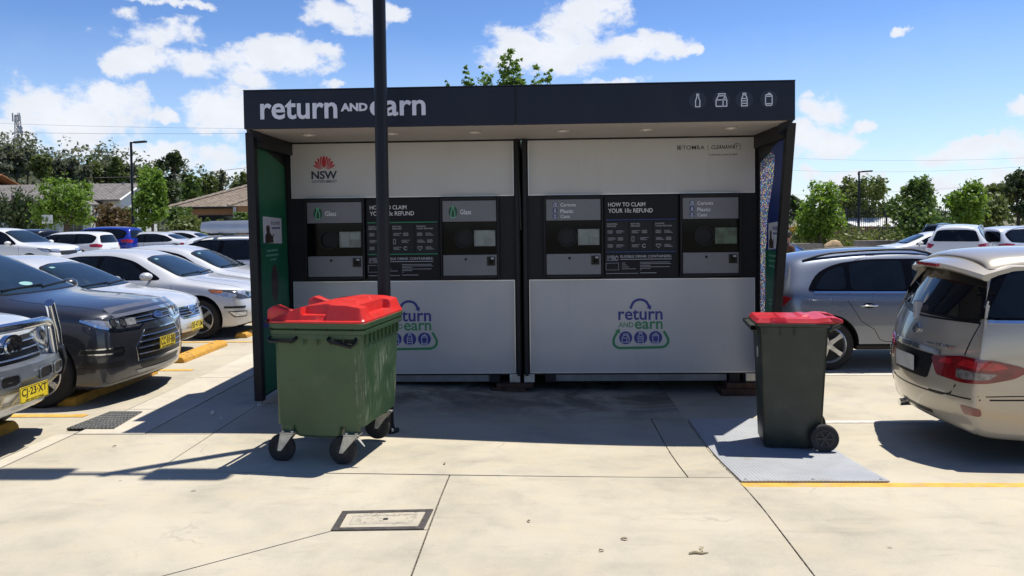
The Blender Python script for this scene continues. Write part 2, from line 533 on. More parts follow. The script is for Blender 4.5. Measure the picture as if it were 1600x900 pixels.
    # -- project a 2-D point on to the body; views: 'L','R' side (x,z); 'F','B' (y,z); 'T' (x,y); number = compass angle of viewer in degrees (u across, z)
    def ray(s, view, u, v):
        if view != 'T': v = s.zmap(v)
        if view == 'L': o, d = Vector((u, 4, v)), Vector((0, -1, 0))
        elif view == 'R': o, d = Vector((u, -4, v)), Vector((0, 1, 0))
        elif view == 'F': o, d = Vector((6, u, v)), Vector((-1, 0, 0))
        elif view == 'B': o, d = Vector((-6, u, v)), Vector((1, 0, 0))
        elif view == 'T': o, d = Vector((u, v, 5)), Vector((0, 0, -1))
        else:
            a = R(view); d = Vector((-math.cos(a), -math.sin(a), 0)); t = Vector((-math.sin(a), math.cos(a), 0))
            o = t * u + Vector((0, 0, v)) - d * 6
        return o, d
    def hit(s, view, u, v, off=0.0):
        o, d = s.ray(view, u, v)
        h = s.bvh.ray_cast(o, d)
        if h[0] is None: return None, None, d
        return h[0] - d * off, h[1], d
    def patch_mb(s, mb, view, poly, off=0.004, skirt=0.02, nu=14, nv=8, mi=0):
        us = [p[0] for p in poly]; vs_ = [p[1] for p in poly]
        u0, u1, v0, v1 = min(us), max(us), min(vs_), max(vs_)
        cache = {}; V = []; F = []
        D = []
        def vert(p):
            k = (round(p[0], 5), round(p[1], 5))
            if k not in cache:
                h, n, d = s.hit(view, p[0], p[1], off)
                if h is None: cache[k] = None
                else:
                    V.append(h); D.append(d); cache[k] = len(V) - 1
            return cache[k]
        for i in range(nu):
            a = u0 + (u1 - u0) * i / nu; b = u0 + (u1 - u0) * (i + 1) / nu
            st = clip(clip(poly, 0, a, True), 0, b, False)
            if len(st) < 3: continue
            for j in range(nv):
                c = v0 + (v1 - v0) * j / nv; d = v0 + (v1 - v0) * (j + 1) / nv
                q = clip(clip(st, 1, c, True), 1, d, False)
                if len(q) < 3: continue
                ids = []
                for p in q:
                    k = vert(p)
                    if k is None: ids = None; break
                    if k not in ids: ids.append(k)
                if ids and len(ids) >= 3: F.append(ids)
        if not F: return
        cnt = {}
        for f in F:
            for i in range(len(f)):
                e = (f[i], f[(i + 1) % len(f)]); cnt.setdefault(tuple(sorted(e)), []).append(e)
        n = len(V); low = {}
        VV = list(V)
        for k, es in list(cnt.items()):
            if len(es) == 1:
                a, b = es[0]
                for q in (a, b):
                    if q not in low:
                        VV.append(V[q] + D[q] * (off + skirt)); low[q] = len(VV) - 1
                F.append([b, a, low[a], low[b]])
        mb.add(VV, F, mi)
    def patch(s, name, view, poly, m, off=0.004, skirt=0.02, nu=14, nv=8, parent=None, rnd=0.0, label=None):
        if rnd: poly = smooth_poly(poly, rnd)
        mb = MB(); s.patch_mb(mb, view, poly, off, skirt, nu, nv)
        if not mb.v: return None
        o = mb.build(name, m, parent or s.root, smooth=50)
        if label: o['label'] = label
        return o
    def strip(s, name, view, pts, wd, m, off=0.002, skirt=0.01, parent=None, closed=False, seg=0.06, mb=None):
        own = mb is None
        if own: mb = MB()
        dense = []
        P = list(pts) + ([pts[0]] if closed else [])
        for a, b in zip(P[:-1], P[1:]):
            n = max(1, int(math.hypot(b[0] - a[0], b[1] - a[1]) / seg))
            for i in range(n): dense.append((a[0] + (b[0] - a[0]) * i / n, a[1] + (b[1] - a[1]) * i / n))
        dense.append(P[-1])
        N = len(dense); LL = []; RR = []
        for i in range(N):
            a = Vector(dense[max(i - 1, 0)]); b = Vector(dense[min(i + 1, N - 1)])
            t = (b - a).normalized(); nn = Vector((-t.y, t.x)) * wd / 2; p = Vector(dense[i])
            h1 = s.hit(view, p.x + nn.x, p.y + nn.y, off); h2 = s.hit(view, p.x - nn.x, p.y - nn.y, off)
            LL.append(h1); RR.append(h2)
        for i in range(N - 1):
            q = [LL[i], LL[i + 1], RR[i + 1], RR[i]]
            if any(h[0] is None for h in q): continue
            top = [h[0] for h in q]; bot = [h[0] + h[2] * (off + skirt) for h in q]
            mb.add(bot + top, [(4,5,6,7),(0,1,5,4),(2,3,7,6)])
        if own and mb.v: return mb.build(name, m, parent or s.root, smooth=50)
    def wheels(s, rim=ALLOY, spokes=5, width=0.21, style=0):
        k = 0
        first = None
        for xw, r in s.wh:
            for sd in (1, -1):
                key = (round(r, 3), spokes, style, width, rim.name)
                if key not in WHEELS: WHEELS[key] = wheel_mesh(r, spokes, width, rim, style)
                tm, rm = WHEELS[key]
                o = link('wheel', tm, s.root, (xw, sd * (s.hw - width / 2 - 0.035), r), (0, 0, 0 if sd > 0 else math.pi))
                link('rim', rm, o)
    def plate(s, name, view, u, v, txt, m=PLATE_Y, w_=0.372, h_=0.134, out=0.03, yaw=0.0, ink=INK, sub=None, tilt=0.0):
        h, n, d = s.hit(view, u, v)
        if h is None: return
        ang = {'F': 0, 'B': math.pi}[view] + yaw
        o = link(name, None, None)
        bpy.data.objects.remove(o)
        mb = MB()
        mb.prism(rrect(-w_/2, w_/2, -h_/2, h_/2, 0.012), lambda a, b, q: (q, a, b), 0.0, 0.006)
        p = mb.build(name, m, s.root, loc=(h.x - d.x * out, h.y, h.z))
        p.rotation_euler = (0, tilt, ang)
        rim = MB(); ribbon(rim, rrect(-w_/2 + .006, w_/2 - .006, -h_/2 + .006, h_/2 - .006, 0.01), 0.004, lambda a, b, q: (0.006 + q, a, b), 0.001, True)
        if txt:
            zz = -0.038 if not sub else -0.028
            add_text(rim, txt, lambda a, b, q: (0.006 + q, a, b), -w_/2 + 0.022, w_/2 - 0.022, zz, zz + 0.082, 0.0015, 0.012)
            if sub: add_text(rim, sub, lambda a, b, q: (0.006 + q, a, b), -w_/2 + 0.05, w_/2 - 0.05, -h_/2 + 0.012, -h_/2 + 0.026, 0.0015, 0.01)
            rim.build('lettering', ink, p)
        return p
    def mirror(s, sd, x, z, m, y=None, sz=(0.10, 0.22, 0.14)):
        h, n, d = s.hit('L' if sd > 0 else 'R', x, z)
        if h is None: return
        mb = MB()
        cy = h.y + sd * (0.06 + sz[1] / 2)
        mb.sphere((0, 0, 0), sz[0], sz[1] / 2, sz[2] / 2, 14, 10)
        o = mb.build('mirror', m, s.root, smooth=60, loc=(x - 0.02, cy, z + 0.05))
        st = MB(); st.tube([(0.0, -sd * (sz[1] / 2 + 0.1), -0.06), (0.0, -sd * 0.03, -0.03)], 0.025, 8)
        st.build('mirror_arm', BLACK, o, smooth=60)
    def handle(s, sd, x, z, m, L_=0.2):
        v = 'L' if sd > 0 else 'R'
        h, n, d = s.hit(v, x, z)
        if h is None: return
        mb = MB()
        pts = []
        for i in range(9):
            t = -1 + i / 4
            q, _, _ = s.hit(v, x + t * L_ / 2, z, 0.035 * max(0.0, 1 - t ** 4) + 0.004)
            if q is not None: pts.append(q)
        if len(pts) > 3:
            mb.tube(pts, 0.014, 8, flat=0.8)
            cup = s.patch('door_handle', v, ellipse(x, z, L_ * 0.36, 0.035, 16), BLACK, 0.0015, 0.01, 6, 3)
            mb.build('grip', m, cup, smooth=60)
    def wiper(s, pts):
        mb = MB(); P = []
        for y, z in pts:
            h, n, d = s.hit('F', y, z, 0.02)
            if h is not None: P.append(h + Vector((0.0, 0, 0.012)))
        if len(P) > 1: mb.tube(P, 0.012, 6); mb.build('wiper', BLACK, s.root)

WHEELS = {}
def wheel_mesh(r, spokes, width, rimm, style=0):
    hw = width / 2; rr = r * 0.68
    t = MB()
    t.lathe([(rr, -hw), (r * 0.93, -hw), (r * 0.985, -hw + 0.02), (r, -hw + 0.05), (r, hw - 0.05), (r * 0.985, hw - 0.02), (r * 0.93, hw), (rr, hw - 0.004)], (0,0,0), 'y', 36, caps=False)
    t.lathe([(rr * 1.0, -hw + 0.03), (rr, hw - 0.05)], (0,0,0), 'y', 36, caps=True)
    tm = t.mesh('tyre', RUBBER, 40)
    m = MB()
    m.lathe([(rr, hw - 0.05), (rr * 1.03, hw - 0.004), (rr * 0.985, hw + 0.002), (rr * 0.93, hw - 0.014), (rr * 0.91, hw - 0.05)], (0,0,0), 'y', 36, caps=False)
    m.lathe([(0.001, hw - 0.03), (rr * 0.26, hw - 0.03), (rr * 0.24, hw - 0.008), (0.001, hw - 0.004)], (0,0,0), 'y', 20, caps=False)
    for k in range(spokes):
        a = 2 * math.pi * k / spokes
        for da, wda in (((-0.11, 0.5), (0.11, 0.5)) if style == 1 else ((0, 1.0),)):
            c, sn = math.cos(a + da), math.sin(a + da)
            w0, w1 = rr * 0.17 * wda * (5 / spokes) ** 0.4, rr * 0.13 * wda * (5 / spokes) ** 0.4
            def pt(rad, off, y): return (rad * c - off * sn, y, rad * sn + off * c)
            m.loft([[pt(rr * 0.15, -w0, hw - 0.045), pt(rr * 0.15, w0, hw - 0.045), pt(rr * 0.15, w0 * .8, hw - 0.012), pt(rr * 0.15, -w0 * .8, hw - 0.012)],
                    [pt(rr * 0.6, -w1, hw - 0.04), pt(rr * 0.6, w1, hw - 0.04), pt(rr * 0.6, w1 * .8, hw - 0.006), pt(rr * 0.6, -w1 * .8, hw - 0.006)],
                    [pt(rr * 0.96, -w0, hw - 0.05), pt(rr * 0.96, w0, hw - 0.05), pt(rr * 0.96, w0 * .8, hw - 0.012), pt(rr * 0.96, -w0 * .8, hw - 0.012)]])
    rm = m.mesh('rim', rimm, 40, bevel=0.0)
    return tm, rm

# ---- control stations (from nose: x, bottom, belt, roof edge, centre top, half-widths sill, mid, belt, roof edge, [row offsets])
SEDAN = [
 (0.00,.30,.60,.69,.72,.60,.72,.70,.60,(-.10,.0,.0,-.04,-.10)),
 (0.16,.20,.74,.81,.85,.80,.87,.83,.68),
 (0.55,.18,.83,.89,.935,.85,.915,.87,.72),
 (1.00,.20,.90,.95,.99,.86,.92,.88,.72),
 (1.28,.20,.93,.99,1.02,.86,.92,.88,.71),
 (1.46,.20,.94,1.10,1.13,.86,.92,.88,.67),
 (2.10,.20,.95,1.40,1.45,.86,.92,.88,.57),
 (2.45,.20,.96,1.45,1.50,.86,.92,.88,.56),
 (3.10,.20,.98,1.45,1.50,.86,.92,.88,.56),
 (3.62,.20,.99,1.37,1.42,.86,.92,.88,.57),
 (4.14,.22,1.00,1.13,1.15,.86,.92,.875,.64),
 (4.34,.24,1.00,1.075,1.10,.85,.91,.865,.67),
 (4.68,.26,.98,1.04,1.065,.80,.88,.84,.64),
 (4.82,.34,.88,.96,.98,.64,.75,.72,.56,(.06,.0,.02,.0,.04)),
]
SUV = [
 (0.00,.36,.80,.90,.93,.64,.74,.72,.64,(-.14,.0,.0,-.03,-.12)),
 (0.14,.26,.94,1.01,1.05,.82,.90,.86,.72),
 (0.50,.24,1.02,1.08,1.12,.88,.945,.90,.75),
 (1.00,.26,1.06,1.12,1.17,.90,.955,.90,.75),
 (1.40,.28,1.09,1.16,1.20,.90,.955,.90,.74),
 (1.58,.28,1.10,1.28,1.31,.90,.955,.90,.70),
 (2.25,.28,1.11,1.62,1.67,.90,.955,.90,.63),
 (2.60,.28,1.12,1.68,1.74,.90,.955,.90,.61),
 (3.40,.28,1.13,1.69,1.755,.90,.955,.90,.61),
 (4.20,.28,1.15,1.66,1.73,.90,.955,.90,.60),
 (4.60,.30,1.16,1.62,1.69,.87,.93,.88,.58,(.0,.0,.0,.02,.06)),
 (4.86,.40,1.14,1.58,1.63,.70,.82,.80,.54,(.08,.0,.02,.08,.26)),
]
# ------------------------------------------------------------------ vehicle features
def rings_scaled(base, L, W, H, wb=1.90, hb=None):
    l0 = base[-1][0]; h0 = hb or max(r[4] for r in base); w0 = max(r[6] for r in base) * 2
    out = []
    for r in base:
        q = [r[0] * L / l0] + [z * H / h0 for z in r[1:5]] + [y * W / w0 for y in r[5:9]]
        if len(r) > 9: q.append(r[9])
        out.append(tuple(q))
    return out

STICK = mat('sticker_teal', (.22,.42,.40), .5, var=.1)
HOUSING = mat('lamp_housing', (0.055, 0.058, 0.064), 0.08, 0.2, var=0.3, vscale=10, coat=1.0)
def mir(poly): return [(-u, v) for u, v in poly]
def corner(c, pts):
    """(x from nose, |y|, z) -> outline seen from the 45 degree right-front corner"""
    return [(0.7071 * ((c.L / 2 - a) - b), z) for a, b, z in pts]
def rcorner(c, pts):
    """same from the right-rear corner (viewer at -135 degrees)"""
    # t=(-sin a, cos a), a=-135 -> (0.7071,-0.7071): u=.7071*(x-y) with y negative
    return [(0.7071 * ((c.L / 2 - a) + b), z) for a, b, z in pts]

def side_windows(c, dlo, panes, trim=True, chrome=None):
    X = lambda p: [(c.L / 2 - a, z) for a, z in p]
    for v in 'RL':
        if trim: c.patch('window_frame', v, X(dlo), FRAME, 0.005, 0.02, 28, 10, rnd=0.12)
        for p in panes:
            c.patch('window', v, X(p), GLASS, 0.009, 0.012, 14, 10, rnd=0.06)
        if chrome: c.strip('window_trim', v, X(chrome), 0.022, CHROME, 0.006, 0.012)

def screens(c, ws, rw, glass=None):
    c.patch('windscreen_seal', 'F', [(y * 1.03, 0.5 * (ws[0][1] + ws[2][1]) + (z - 0.5 * (ws[0][1] + ws[2][1])) * 1.05) for y, z in ws], BLACK, 0.010, 0.03, 20, 12, rnd=0.08)
    g = c.patch('windscreen', 'F', ws, glass or GLASSB, 0.020, 0.016, 20, 12, rnd=0.08)
    if rw: c.patch('rear_window', 'B', rw, GLASS, 0.012, 0.02, 18, 10, rnd=0.07)
    return g

def seams(c, lines, view='RL'):
    for v in view:
        mb = MB()
        for ln in lines:
            c.strip('door_seam', v, [(c.L / 2 - a, z) for a, z in ln], 0.008, BLACK, 0.0012, 0.006, mb=mb)
        if mb.v: mb.build('door_seam', BLACK, c.root)

def headlights(c, pts, m=None):
    for a, fl in ((-45, False), (45, True)):
        p = corner(c, pts)
        if fl: p = mir(p)
        o = c.patch('headlight', a, p, HOUSING, 0.006, 0.03, 12, 6, rnd=0.03)
        cu = sum(q[0] for q in p) / len(p); cv = sum(q[1] for q in p) / len(p)
        for du, k in ((-.24, .42), (.22, .48)):
            w_ = max(q[0] for q in p) - min(q[0] for q in p)
            c.patch('lens', a, [(cu + du * w_ + (q[0] - cu) * k, cv + (q[1] - cv) * .66) for q in p], LENS, 0.010, 0.01, 8, 5, parent=o, rnd=0.02)
def taillights(c, pts, m=None):
    for a, fl in ((-135, False), (135, True)):
        p = rcorner(c, pts)
        if fl: p = mir(p)
        c.patch('tail_light', a, p, m or REDLENS, 0.008, 0.03, 10, 6, rnd=0.03)

def lamp_bowls(c, spots, r=0.055):
    """projector lamps inside the headlights (y, z as seen from the front)"""
    for y, z in spots:
        for sd in (1, -1):
            o = c.patch('lamp_ring', 'F', ellipse(sd * y, z, r, r, 18), CHROME, 0.014, 0.02, 6, 6)
            if o: c.patch('lamp_glass', 'F', ellipse(sd * y, z, r * .72, r * .72, 18), HOUSING, 0.017, 0.01, 6, 6, parent=o)

def oval_badge(c, view, u, v, ru, rv, kind, col=None, off=0.012):
    h, n, d = c.hit(view, u, v)
    if h is None: return
    sg = 1 if view == 'F' else -1
    nn = n if n.dot(d) < 0 else -n
    # local frame on the surface
    yv = Vector((0, sg, 0)); zv = nn.cross(yv).normalized()
    if zv.z < 0: zv = -zv
    yv = (yv - nn * yv.dot(nn)).normalized()
    fn = lambda a, b, q: h + yv * a + zv * b + nn * (off + q)
    if kind == 'oval':
        mb = MB(); mb.prism(ellipse(0, 0, ru, rv, 24), fn, -0.02, 0.006)
        o = mb.build('badge', mat('badge_blue', (0.012, 0.03, 0.16), 0.25, var=0.05, coat=0.6), c.root)
        m2 = MB(); ribbon(m2, ellipse(0, 0, ru * 0.95, rv * 0.92, 24), ru * 0.1, fn, 0.009, True)
        add_text(m2, 'Ford', fn, -ru * 0.62, ru * 0.62, -rv * 0.42, rv * 0.5, 0.009, 0.01)
        m2.build('emblem', CHROME, o)
    else:
        m2 = MB()
        fn2 = lambda a, b, q: fn(a, b, q - 0.004)
        ribbon(m2, ellipse(0, 0, ru, rv, 24), ru * 0.17, fn2, 0.012, True)
        ribbon(m2, ellipse(0, rv * 0.12, ru * 0.32, rv * 0.80, 20), ru * 0.14, fn2, 0.014, True)
        ribbon(m2, ellipse(0, rv * 0.42, ru * 0.68, rv * 0.44, 20), ru * 0.14, fn2, 0.0155, True)
        m2.build('emblem', CHROME, c.root)

def roof_rails(c, x0, x1, y, m, h=0.05):
    for sd in (1, -1):
        mb = MB(); pts = []
        for i in range(11):
            t = i / 10; x = c.L / 2 - (x0 + (x1 - x0) * t)
            q, n, d = c.hit('T', x, sd * y, 0.0)
            if q is not None: pts.append(q + Vector((0, 0, h * min(1, 6 * min(t, 1 - t)))))
        if len(pts) > 2:
            mb.tube(pts, 0.02, 8, flat=0.8); mb.build('roof_rail', m, c.root, smooth=60)

def front_panel(c, name, poly, m, off=0.004, skirt=0.02, rnd=0.03, nu=14, nv=6):
    return c.patch(name, 'F', poly, m, off, skirt, nu, nv, rnd=rnd)
def bars(c, name, parent, zs, m, r=0.012, flat=0.7, off=0.012):
    """horizontal grille bars: (half-width, z) across the front"""
    for hw, z in zs:
        pts = []
        for i in range(13):
            y = -hw + 2 * hw * i / 12
            q, n, d = c.hit('F', y, z, off)
            if q is not None: pts.append(q)
        if len(pts) > 2:
            mb = MB(); mb.tube(pts, r, 6, flat=flat); mb.build(name, m, parent or c.root, smooth=60)

def sym(poly):
    """mirror a half outline (y>=0, listed bottom to top) to a whole one"""
    return poly + [(-y, z) for y, z in reversed(poly)]

GRILLE = mat('grille_black', (0.010, 0.010, 0.011), 0.45, var=0.2)

# ---------------------------------------------------------------- the cars
DSUV = [tuple(r) for r in SUV]
DSUV[0] = (0.00,.26,.80,.90,.93,.74,.80,.76,.68,(-.06,.0,.0,-.03,-.12))
DSUV[1] = (0.14,.19,.94,1.01,1.05,.86,.92,.87,.73)
DSUV[2] = (0.50,.18,1.02,1.08,1.12,.89,.945,.90,.75)
def dark_suv(loc, rz):
    P = paint('paint_dark_grey', (0.030, 0.033, 0.042), 0.35, 0.28, 0.45)
    c = Car('parked_car', 'dark grey four wheel drive wagon with blue oval badge and yellow plate CC 01 BB', 'car', loc, rz,
            rings_scaled(DSUV, 4.86, 1.90, 1.70), P, 1.90, level=3, wheels=((0.94, 0.365), (3.78, 0.365)), sweepF=0.25, group='cars parked nose-in left of the kiosk')
    side_windows(c, [(1.52,1.10),(2.2,1.52),(2.55,1.60),(3.4,1.61),(4.1,1.58),(4.5,1.45),(4.4,1.18),(3.4,1.12)],
                 [[(1.75,1.13),(2.25,1.50),(2.62,1.575),(2.64,1.13)], [(2.74,1.13),(2.72,1.58),(3.5,1.585),(3.56,1.14)], [(3.66,1.15),(3.62,1.58),(4.05,1.555),(4.40,1.43),(4.3,1.18)]])
    screens(c, sym([(0.72,1.18),(0.60,1.56),(0.3,1.60)]), sym([(0.66,1.20),(0.56,1.54),(0.3,1.56)]))
    seams(c, [[(1.42,1.06),(1.36,.45)], [(2.69,1.10),(2.69,.42),(2.6,.38),(1.4,.38)], [(3.6,1.1),(3.62,.75),(3.35,.42),(2.69,.40)]])
    for v in 'RL':
        pass
    # bonnet shut line and clear bonnet protector
    c.strip('bonnet_seam', 'T', [(c.L/2-1.36,-.70),(c.L/2-.75,-.74),(c.L/2-.25,-.70)], 0.012, BLACK, 0.001, 0.006)
    c.strip('bonnet_seam', 'T', [(c.L/2-1.36,.70),(c.L/2-.75,.74),(c.L/2-.25,.70)], 0.012, BLACK, 0.001, 0.006)
    prot = mat('bonnet_protector', (0.14, 0.14, 0.15), 0.1, 0.2, var=0.1, coat=1.0)
    mb = MB(); lo = []; hi = []; lo2 = []; hi2 = []
    for i in range(25):
        y = -0.70 + 1.40 * i / 24
        h, n, d = c.hit('F', y, 0.955 - 0.03 * abs(y) ** 2, 0.0)
        if h is None: continue
        lo.append(h + Vector((0.03, 0, -0.015))); hi.append(h + Vector((-0.10, 0, 0.085)))
        lo2.append(h + Vector((0.024, 0, -0.02))); hi2.append(h + Vector((-0.106, 0, 0.075)))
    for i in range(len(lo) - 1):
        mb.loft([[lo[i], hi[i], hi2[i], lo2[i]], [lo[i+1], hi[i+1], hi2[i+1], lo2[i+1]]])
    mb.build('bonnet_protector', prot, c.root, smooth=40)
    headlights(c, [(.10,.40,.80),(.10,.42,.90),(.30,.70,.940),(.46,.86,.955),(.50,.88,.925),(.36,.79,.85),(.20,.62,.80)], LENS)
    lamp_bowls(c, [(.60,.865),(.74,.875)], 0.05)
    for a, fl in ((-45, False), (45, True)):
        p = corner(c, [(.50,.88,.92),(.36,.79,.842),(.22,.64,.795),(.09,.40,.79),(.06,.34,.83)])
        c.strip('headlight_trim', a, mir(p) if fl else p, 0.022, CHROME, 0.012, 0.02)
    g1 = front_panel(c, 'upper_grille', sym([(.42,.83),(.44,.90),(.30,.925)]), GRILLE, rnd=0.02)
    bars(c, 'grille_bar', g1, [(.42,.845),(.40,.892)], CHROME, 0.009)
    oval_badge(c, 'F', 0, .872, .095, .042, 'oval', off=0.02)
    g2 = front_panel(c, 'lower_grille', sym([(.47,.43),(.50,.58),(.34,.74)]), GRILLE, rnd=0.05)
    c.strip('grille_surround', 'F', sym([(.48,.43),(.51,.58),(.34,.75)]) , 0.012, CHROME, 0.008, 0.02, closed=True)
    bars(c, 'grille_bar', g2, [(.48,.50),(.49,.565),(.45,.63),(.39,.69)], CHROME, 0.008)
    front_panel(c, 'lower_intake', sym([(.40,.335),(.46,.395)]), GRILLE, rnd=0.02)
    front_panel(c, 'bumper_lip', sym([(.44,.285),(.50,.325)]), mat('lip_silver', (0.32,0.33,0.35), 0.35, 0.7, var=0.1), 0.012, rnd=0.015)
    for a, fl in ((-45, False), (45, True)):
        q = corner(c, [(.18,.62,.555),(.55,.87,.565),(.52,.86,.615),(.18,.64,.615)])
        q2 = corner(c, [(.18,.60,.40),(.55,.85,.41),(.56,.86,.47),(.18,.62,.47)])
        fo = c.patch('fog_recess', a, mir(q) if fl else q, GRILLE, 0.004, 0.02, 8, 4, rnd=0.03)
        c.strip('fog_trim', a, mir(q) if fl else q, 0.014, CHROME, 0.008, 0.015, parent=fo, closed=True)
        c.patch('bumper_intake', a, mir(q2) if fl else q2, GRILLE, 0.003, 0.02, 8, 4, rnd=0.03)
    c.plate('number_plate', 'F', 0.0, .575, 'CC\u00b701\u00b7BB', PLATE_Y, out=0.035, sub='NEW SOUTH WALES')
    c.patch('permit_paper', 'F', ellipse(-.12, 1.262, .10, .020, 16), STICK, 0.026, 0.006, 6, 3)
    c.mirror(-1, c.L/2-1.72, 1.12, P); c.mirror(1, c.L/2-1.72, 1.12, P)
    for sd in (-1, 1):
        c.handle(sd, c.L/2-2.5, .98, P); c.handle(sd, c.L/2-3.45, 1.0, P)
    c.wiper([(-.62,1.205),(.05,1.225)]); c.wiper([(.0,1.205),(.62,1.225)])
    taillights(c, [(4.5,.93,1.05),(4.8,.7,1.05),(4.8,.7,1.2),(4.5,.92,1.2)])
    c.wheels(ALLOY, 5)
    return c

def sedan_base(c, k=1.0):
    L = c.L; z = k
    side_windows(c, [(1.56,.99*z),(2.15,1.31*z),(2.55,1.395*z),(3.15,1.39*z),(3.62,1.29*z),(4.02,1.09*z),(3.85,1.03*z),(2.7,1.0*z)],
                 [[(1.80,1.01*z),(2.2,1.29*z),(2.58,1.365*z),(2.66,1.365*z),(2.68,1.01*z)], [(2.76,1.02*z),(2.74,1.365*z),(3.12,1.36*z),(3.45,1.29*z),(3.52,1.03*z)], [(3.58,1.05*z),(3.54,1.26*z),(3.88,1.10*z),(3.80,1.06*z)]])
    screens(c, sym([(0.68,1.035*z),(0.55,1.33*z),(0.28,1.37*z)]), sym([(0.64,1.14*z),(0.54,1.33*z),(0.28,1.36*z)]))
    seams(c, [[(1.40,.96*z),(1.36,.35*z)], [(2.72,.98*z),(2.72,.33*z),(1.4,.30*z)], [(3.60,1.0*z),(3.62,.72*z),(3.36,.35*z),(2.72,.32*z)]])
    c.strip('bonnet_seam', 'T', [(L/2-1.24,-.66),(L/2-.7,-.68),(L/2-.25,-.6)], 0.01, BLACK, 0.001, 0.006)
    c.strip('bonnet_seam', 'T', [(L/2-1.24,.66),(L/2-.7,.68),(L/2-.25,.6)], 0.01, BLACK, 0.001, 0.006)
    for sd in (-1, 1):
        c.handle(sd, L/2-2.5, .84*z, c.paint); c.handle(sd, L/2-3.4, .86*z, c.paint)
    c.patch('permit_sticker', 'F', [(-.44,1.315*z),(-.36,1.318*z),(-.36,1.335*z),(-.44,1.332*z)], STICK, 0.026, 0.006, 3, 2)
    c.wiper([(-.60,1.05*z),(.02,1.065*z)]); c.wiper([(.0,1.05*z),(.60,1.065*z)])

def silver_sedan(loc, rz):
    P = paint('paint_silver', (0.60, 0.62, 0.645), 0.22, 0.36)
    c = Car('parked_car', 'silver sedan with chrome emblem in a barred grille and small yellow plate', 'car', loc, rz,
            SEDAN, P, 1.83, level=3, wheels=((0.95, 0.325), (3.72, 0.325)), sweepF=0.34, group='cars parked nose-in left of the kiosk')
    sedan_base(c)
    headlights(c, [(.14,.42,.66),(.12,.40,.72),(.40,.72,.80),(.70,.86,.83),(.62,.86,.74),(.30,.72,.64)])
    g = front_panel(c, 'grille', sym([(.26,.58),(.34,.64),(.40,.715)]), GRILLE, 0.004, rnd=0.03)
    c.strip('grille_surround', 'F', sym([(.26,.575),(.35,.64),(.41,.72)]), 0.02, CHROME, 0.008, 0.02, closed=True)
    bars(c, 'grille_bar', g, [(.29,.605),(.34,.642),(.37,.682)], CHROME, 0.012)
    oval_badge(c, 'F', 0, .665, .078, .055, 'rings', off=0.02)
    front_panel(c, 'lower_intake', sym([(.46,.265),(.54,.36)]), GRILLE, 0.004, rnd=0.03)
    front_panel(c, 'bumper_lip', sym([(.50,.215),(.60,.25)]), P, 0.012, rnd=0.015)
    for a, fl in ((-45, False), (45, True)):
        q = corner(c, [(.22,.64,.33),(.40,.78,.33),(.42,.80,.42),(.22,.66,.42)])
        c.patch('fog_recess', a, mir(q) if fl else q, GRILLE, 0.004, 0.02, 6, 4, rnd=0.03)
    c.plate('number_plate', 'F', 0.0, .44, 'BE\u00b747\u00b7UM', PLATE_Y, out=0.03, sub='NEW SOUTH WALES')
    for sd in (-1, 1): c.mirror(sd, c.L/2-1.72, .99, P, sz=(.09,.2,.13))
    taillights(c, [(4.35,.88,.82),(4.75,.55,.82),(4.75,.55,.95),(4.35,.87,.97)])
    c.wheels(ALLOY, 7)
    return c

def silver_hatch(loc, rz):
    P = paint('paint_pale_silver', (0.59, 0.60, 0.615), 0.22, 0.36)
    c = Car('parked_car', 'silver hatchback with long sloping roof and amber edged headlight beside kiosk post', 'car', loc, rz,
            rings_scaled(SEDAN, 4.80, 1.88, 1.50), P, 1.88, level=3, wheels=((0.93, 0.335), (3.78, 0.335)), sweepF=0.32, group='cars parked nose-in left of the kiosk')
    sedan_base(c)
    c.patch('bonnet_crease', 'T', [(c.L/2-1.2,-.40),(c.L/2-1.2,-.385),(c.L/2-.3,-.285),(c.L/2-.3,-.30)], P, 0.004, 0.01, 8, 1)
    headlights(c, [(.16,.44,.66),(.14,.42,.74),(.42,.70,.81),(.80,.885,.835),(.74,.885,.765),(.32,.72,.66)], LENS)
    lamp_bowls(c, [(.62,.725)], 0.05)
    for a, fl in ((-45, False), (45, True)):
        q = corner(c, [(.60,.85,.76),(.74,.885,.775),(.78,.885,.825),(.58,.83,.805)])
        c.patch('indicator', a, mir(q) if fl else q, AMBER, 0.012, 0.02, 6, 4)
        q = corner(c, [(.30,.66,.505),(.56,.86,.515),(.56,.86,.55),(.28,.66,.545)])
        c.patch('bumper_strip', a, mir(q) if fl else q, GRILLE, 0.006, 0.02, 6, 3)
        q = corner(c, [(.26,.66,.37),(.42,.79,.37),(.50,.84,.455),(.26,.66,.455)])
        f = c.patch('fog_lamp', a, mir(q) if fl else q, LENS, 0.006, 0.02, 6, 4, rnd=0.02)
        c.strip('fog_trim', a, mir(q) if fl else q, 0.016, GRILLE, 0.01, 0.02, parent=f, closed=True)
    g = front_panel(c, 'grille', sym([(.34,.64),(.38,.72)]), GRILLE, 0.004, rnd=0.03)
    bars(c, 'grille_bar', g, [(.35,.66),(.36,.70)], CHROME, 0.012)
    oval_badge(c, 'F', 0, .74, .075, .032, 'oval', off=0.016)
    front_panel(c, 'lower_intake', sym([(.48,.28),(.56,.52)]), GRILLE, 0.004, rnd=0.04)
    c.plate('number_plate', 'F', 0.0, .45, '', PLATE_Y, out=0.03)
    for sd in (-1, 1): c.mirror(sd, c.L/2-1.74, 1.01, P, sz=(.10,.22,.14))
    taillights(c, [(4.35,.88,.85),(4.75,.6,.85),(4.75,.6,1.02),(4.30,.87,1.03)])
    c.wheels(ALLOY, 5)
    return c

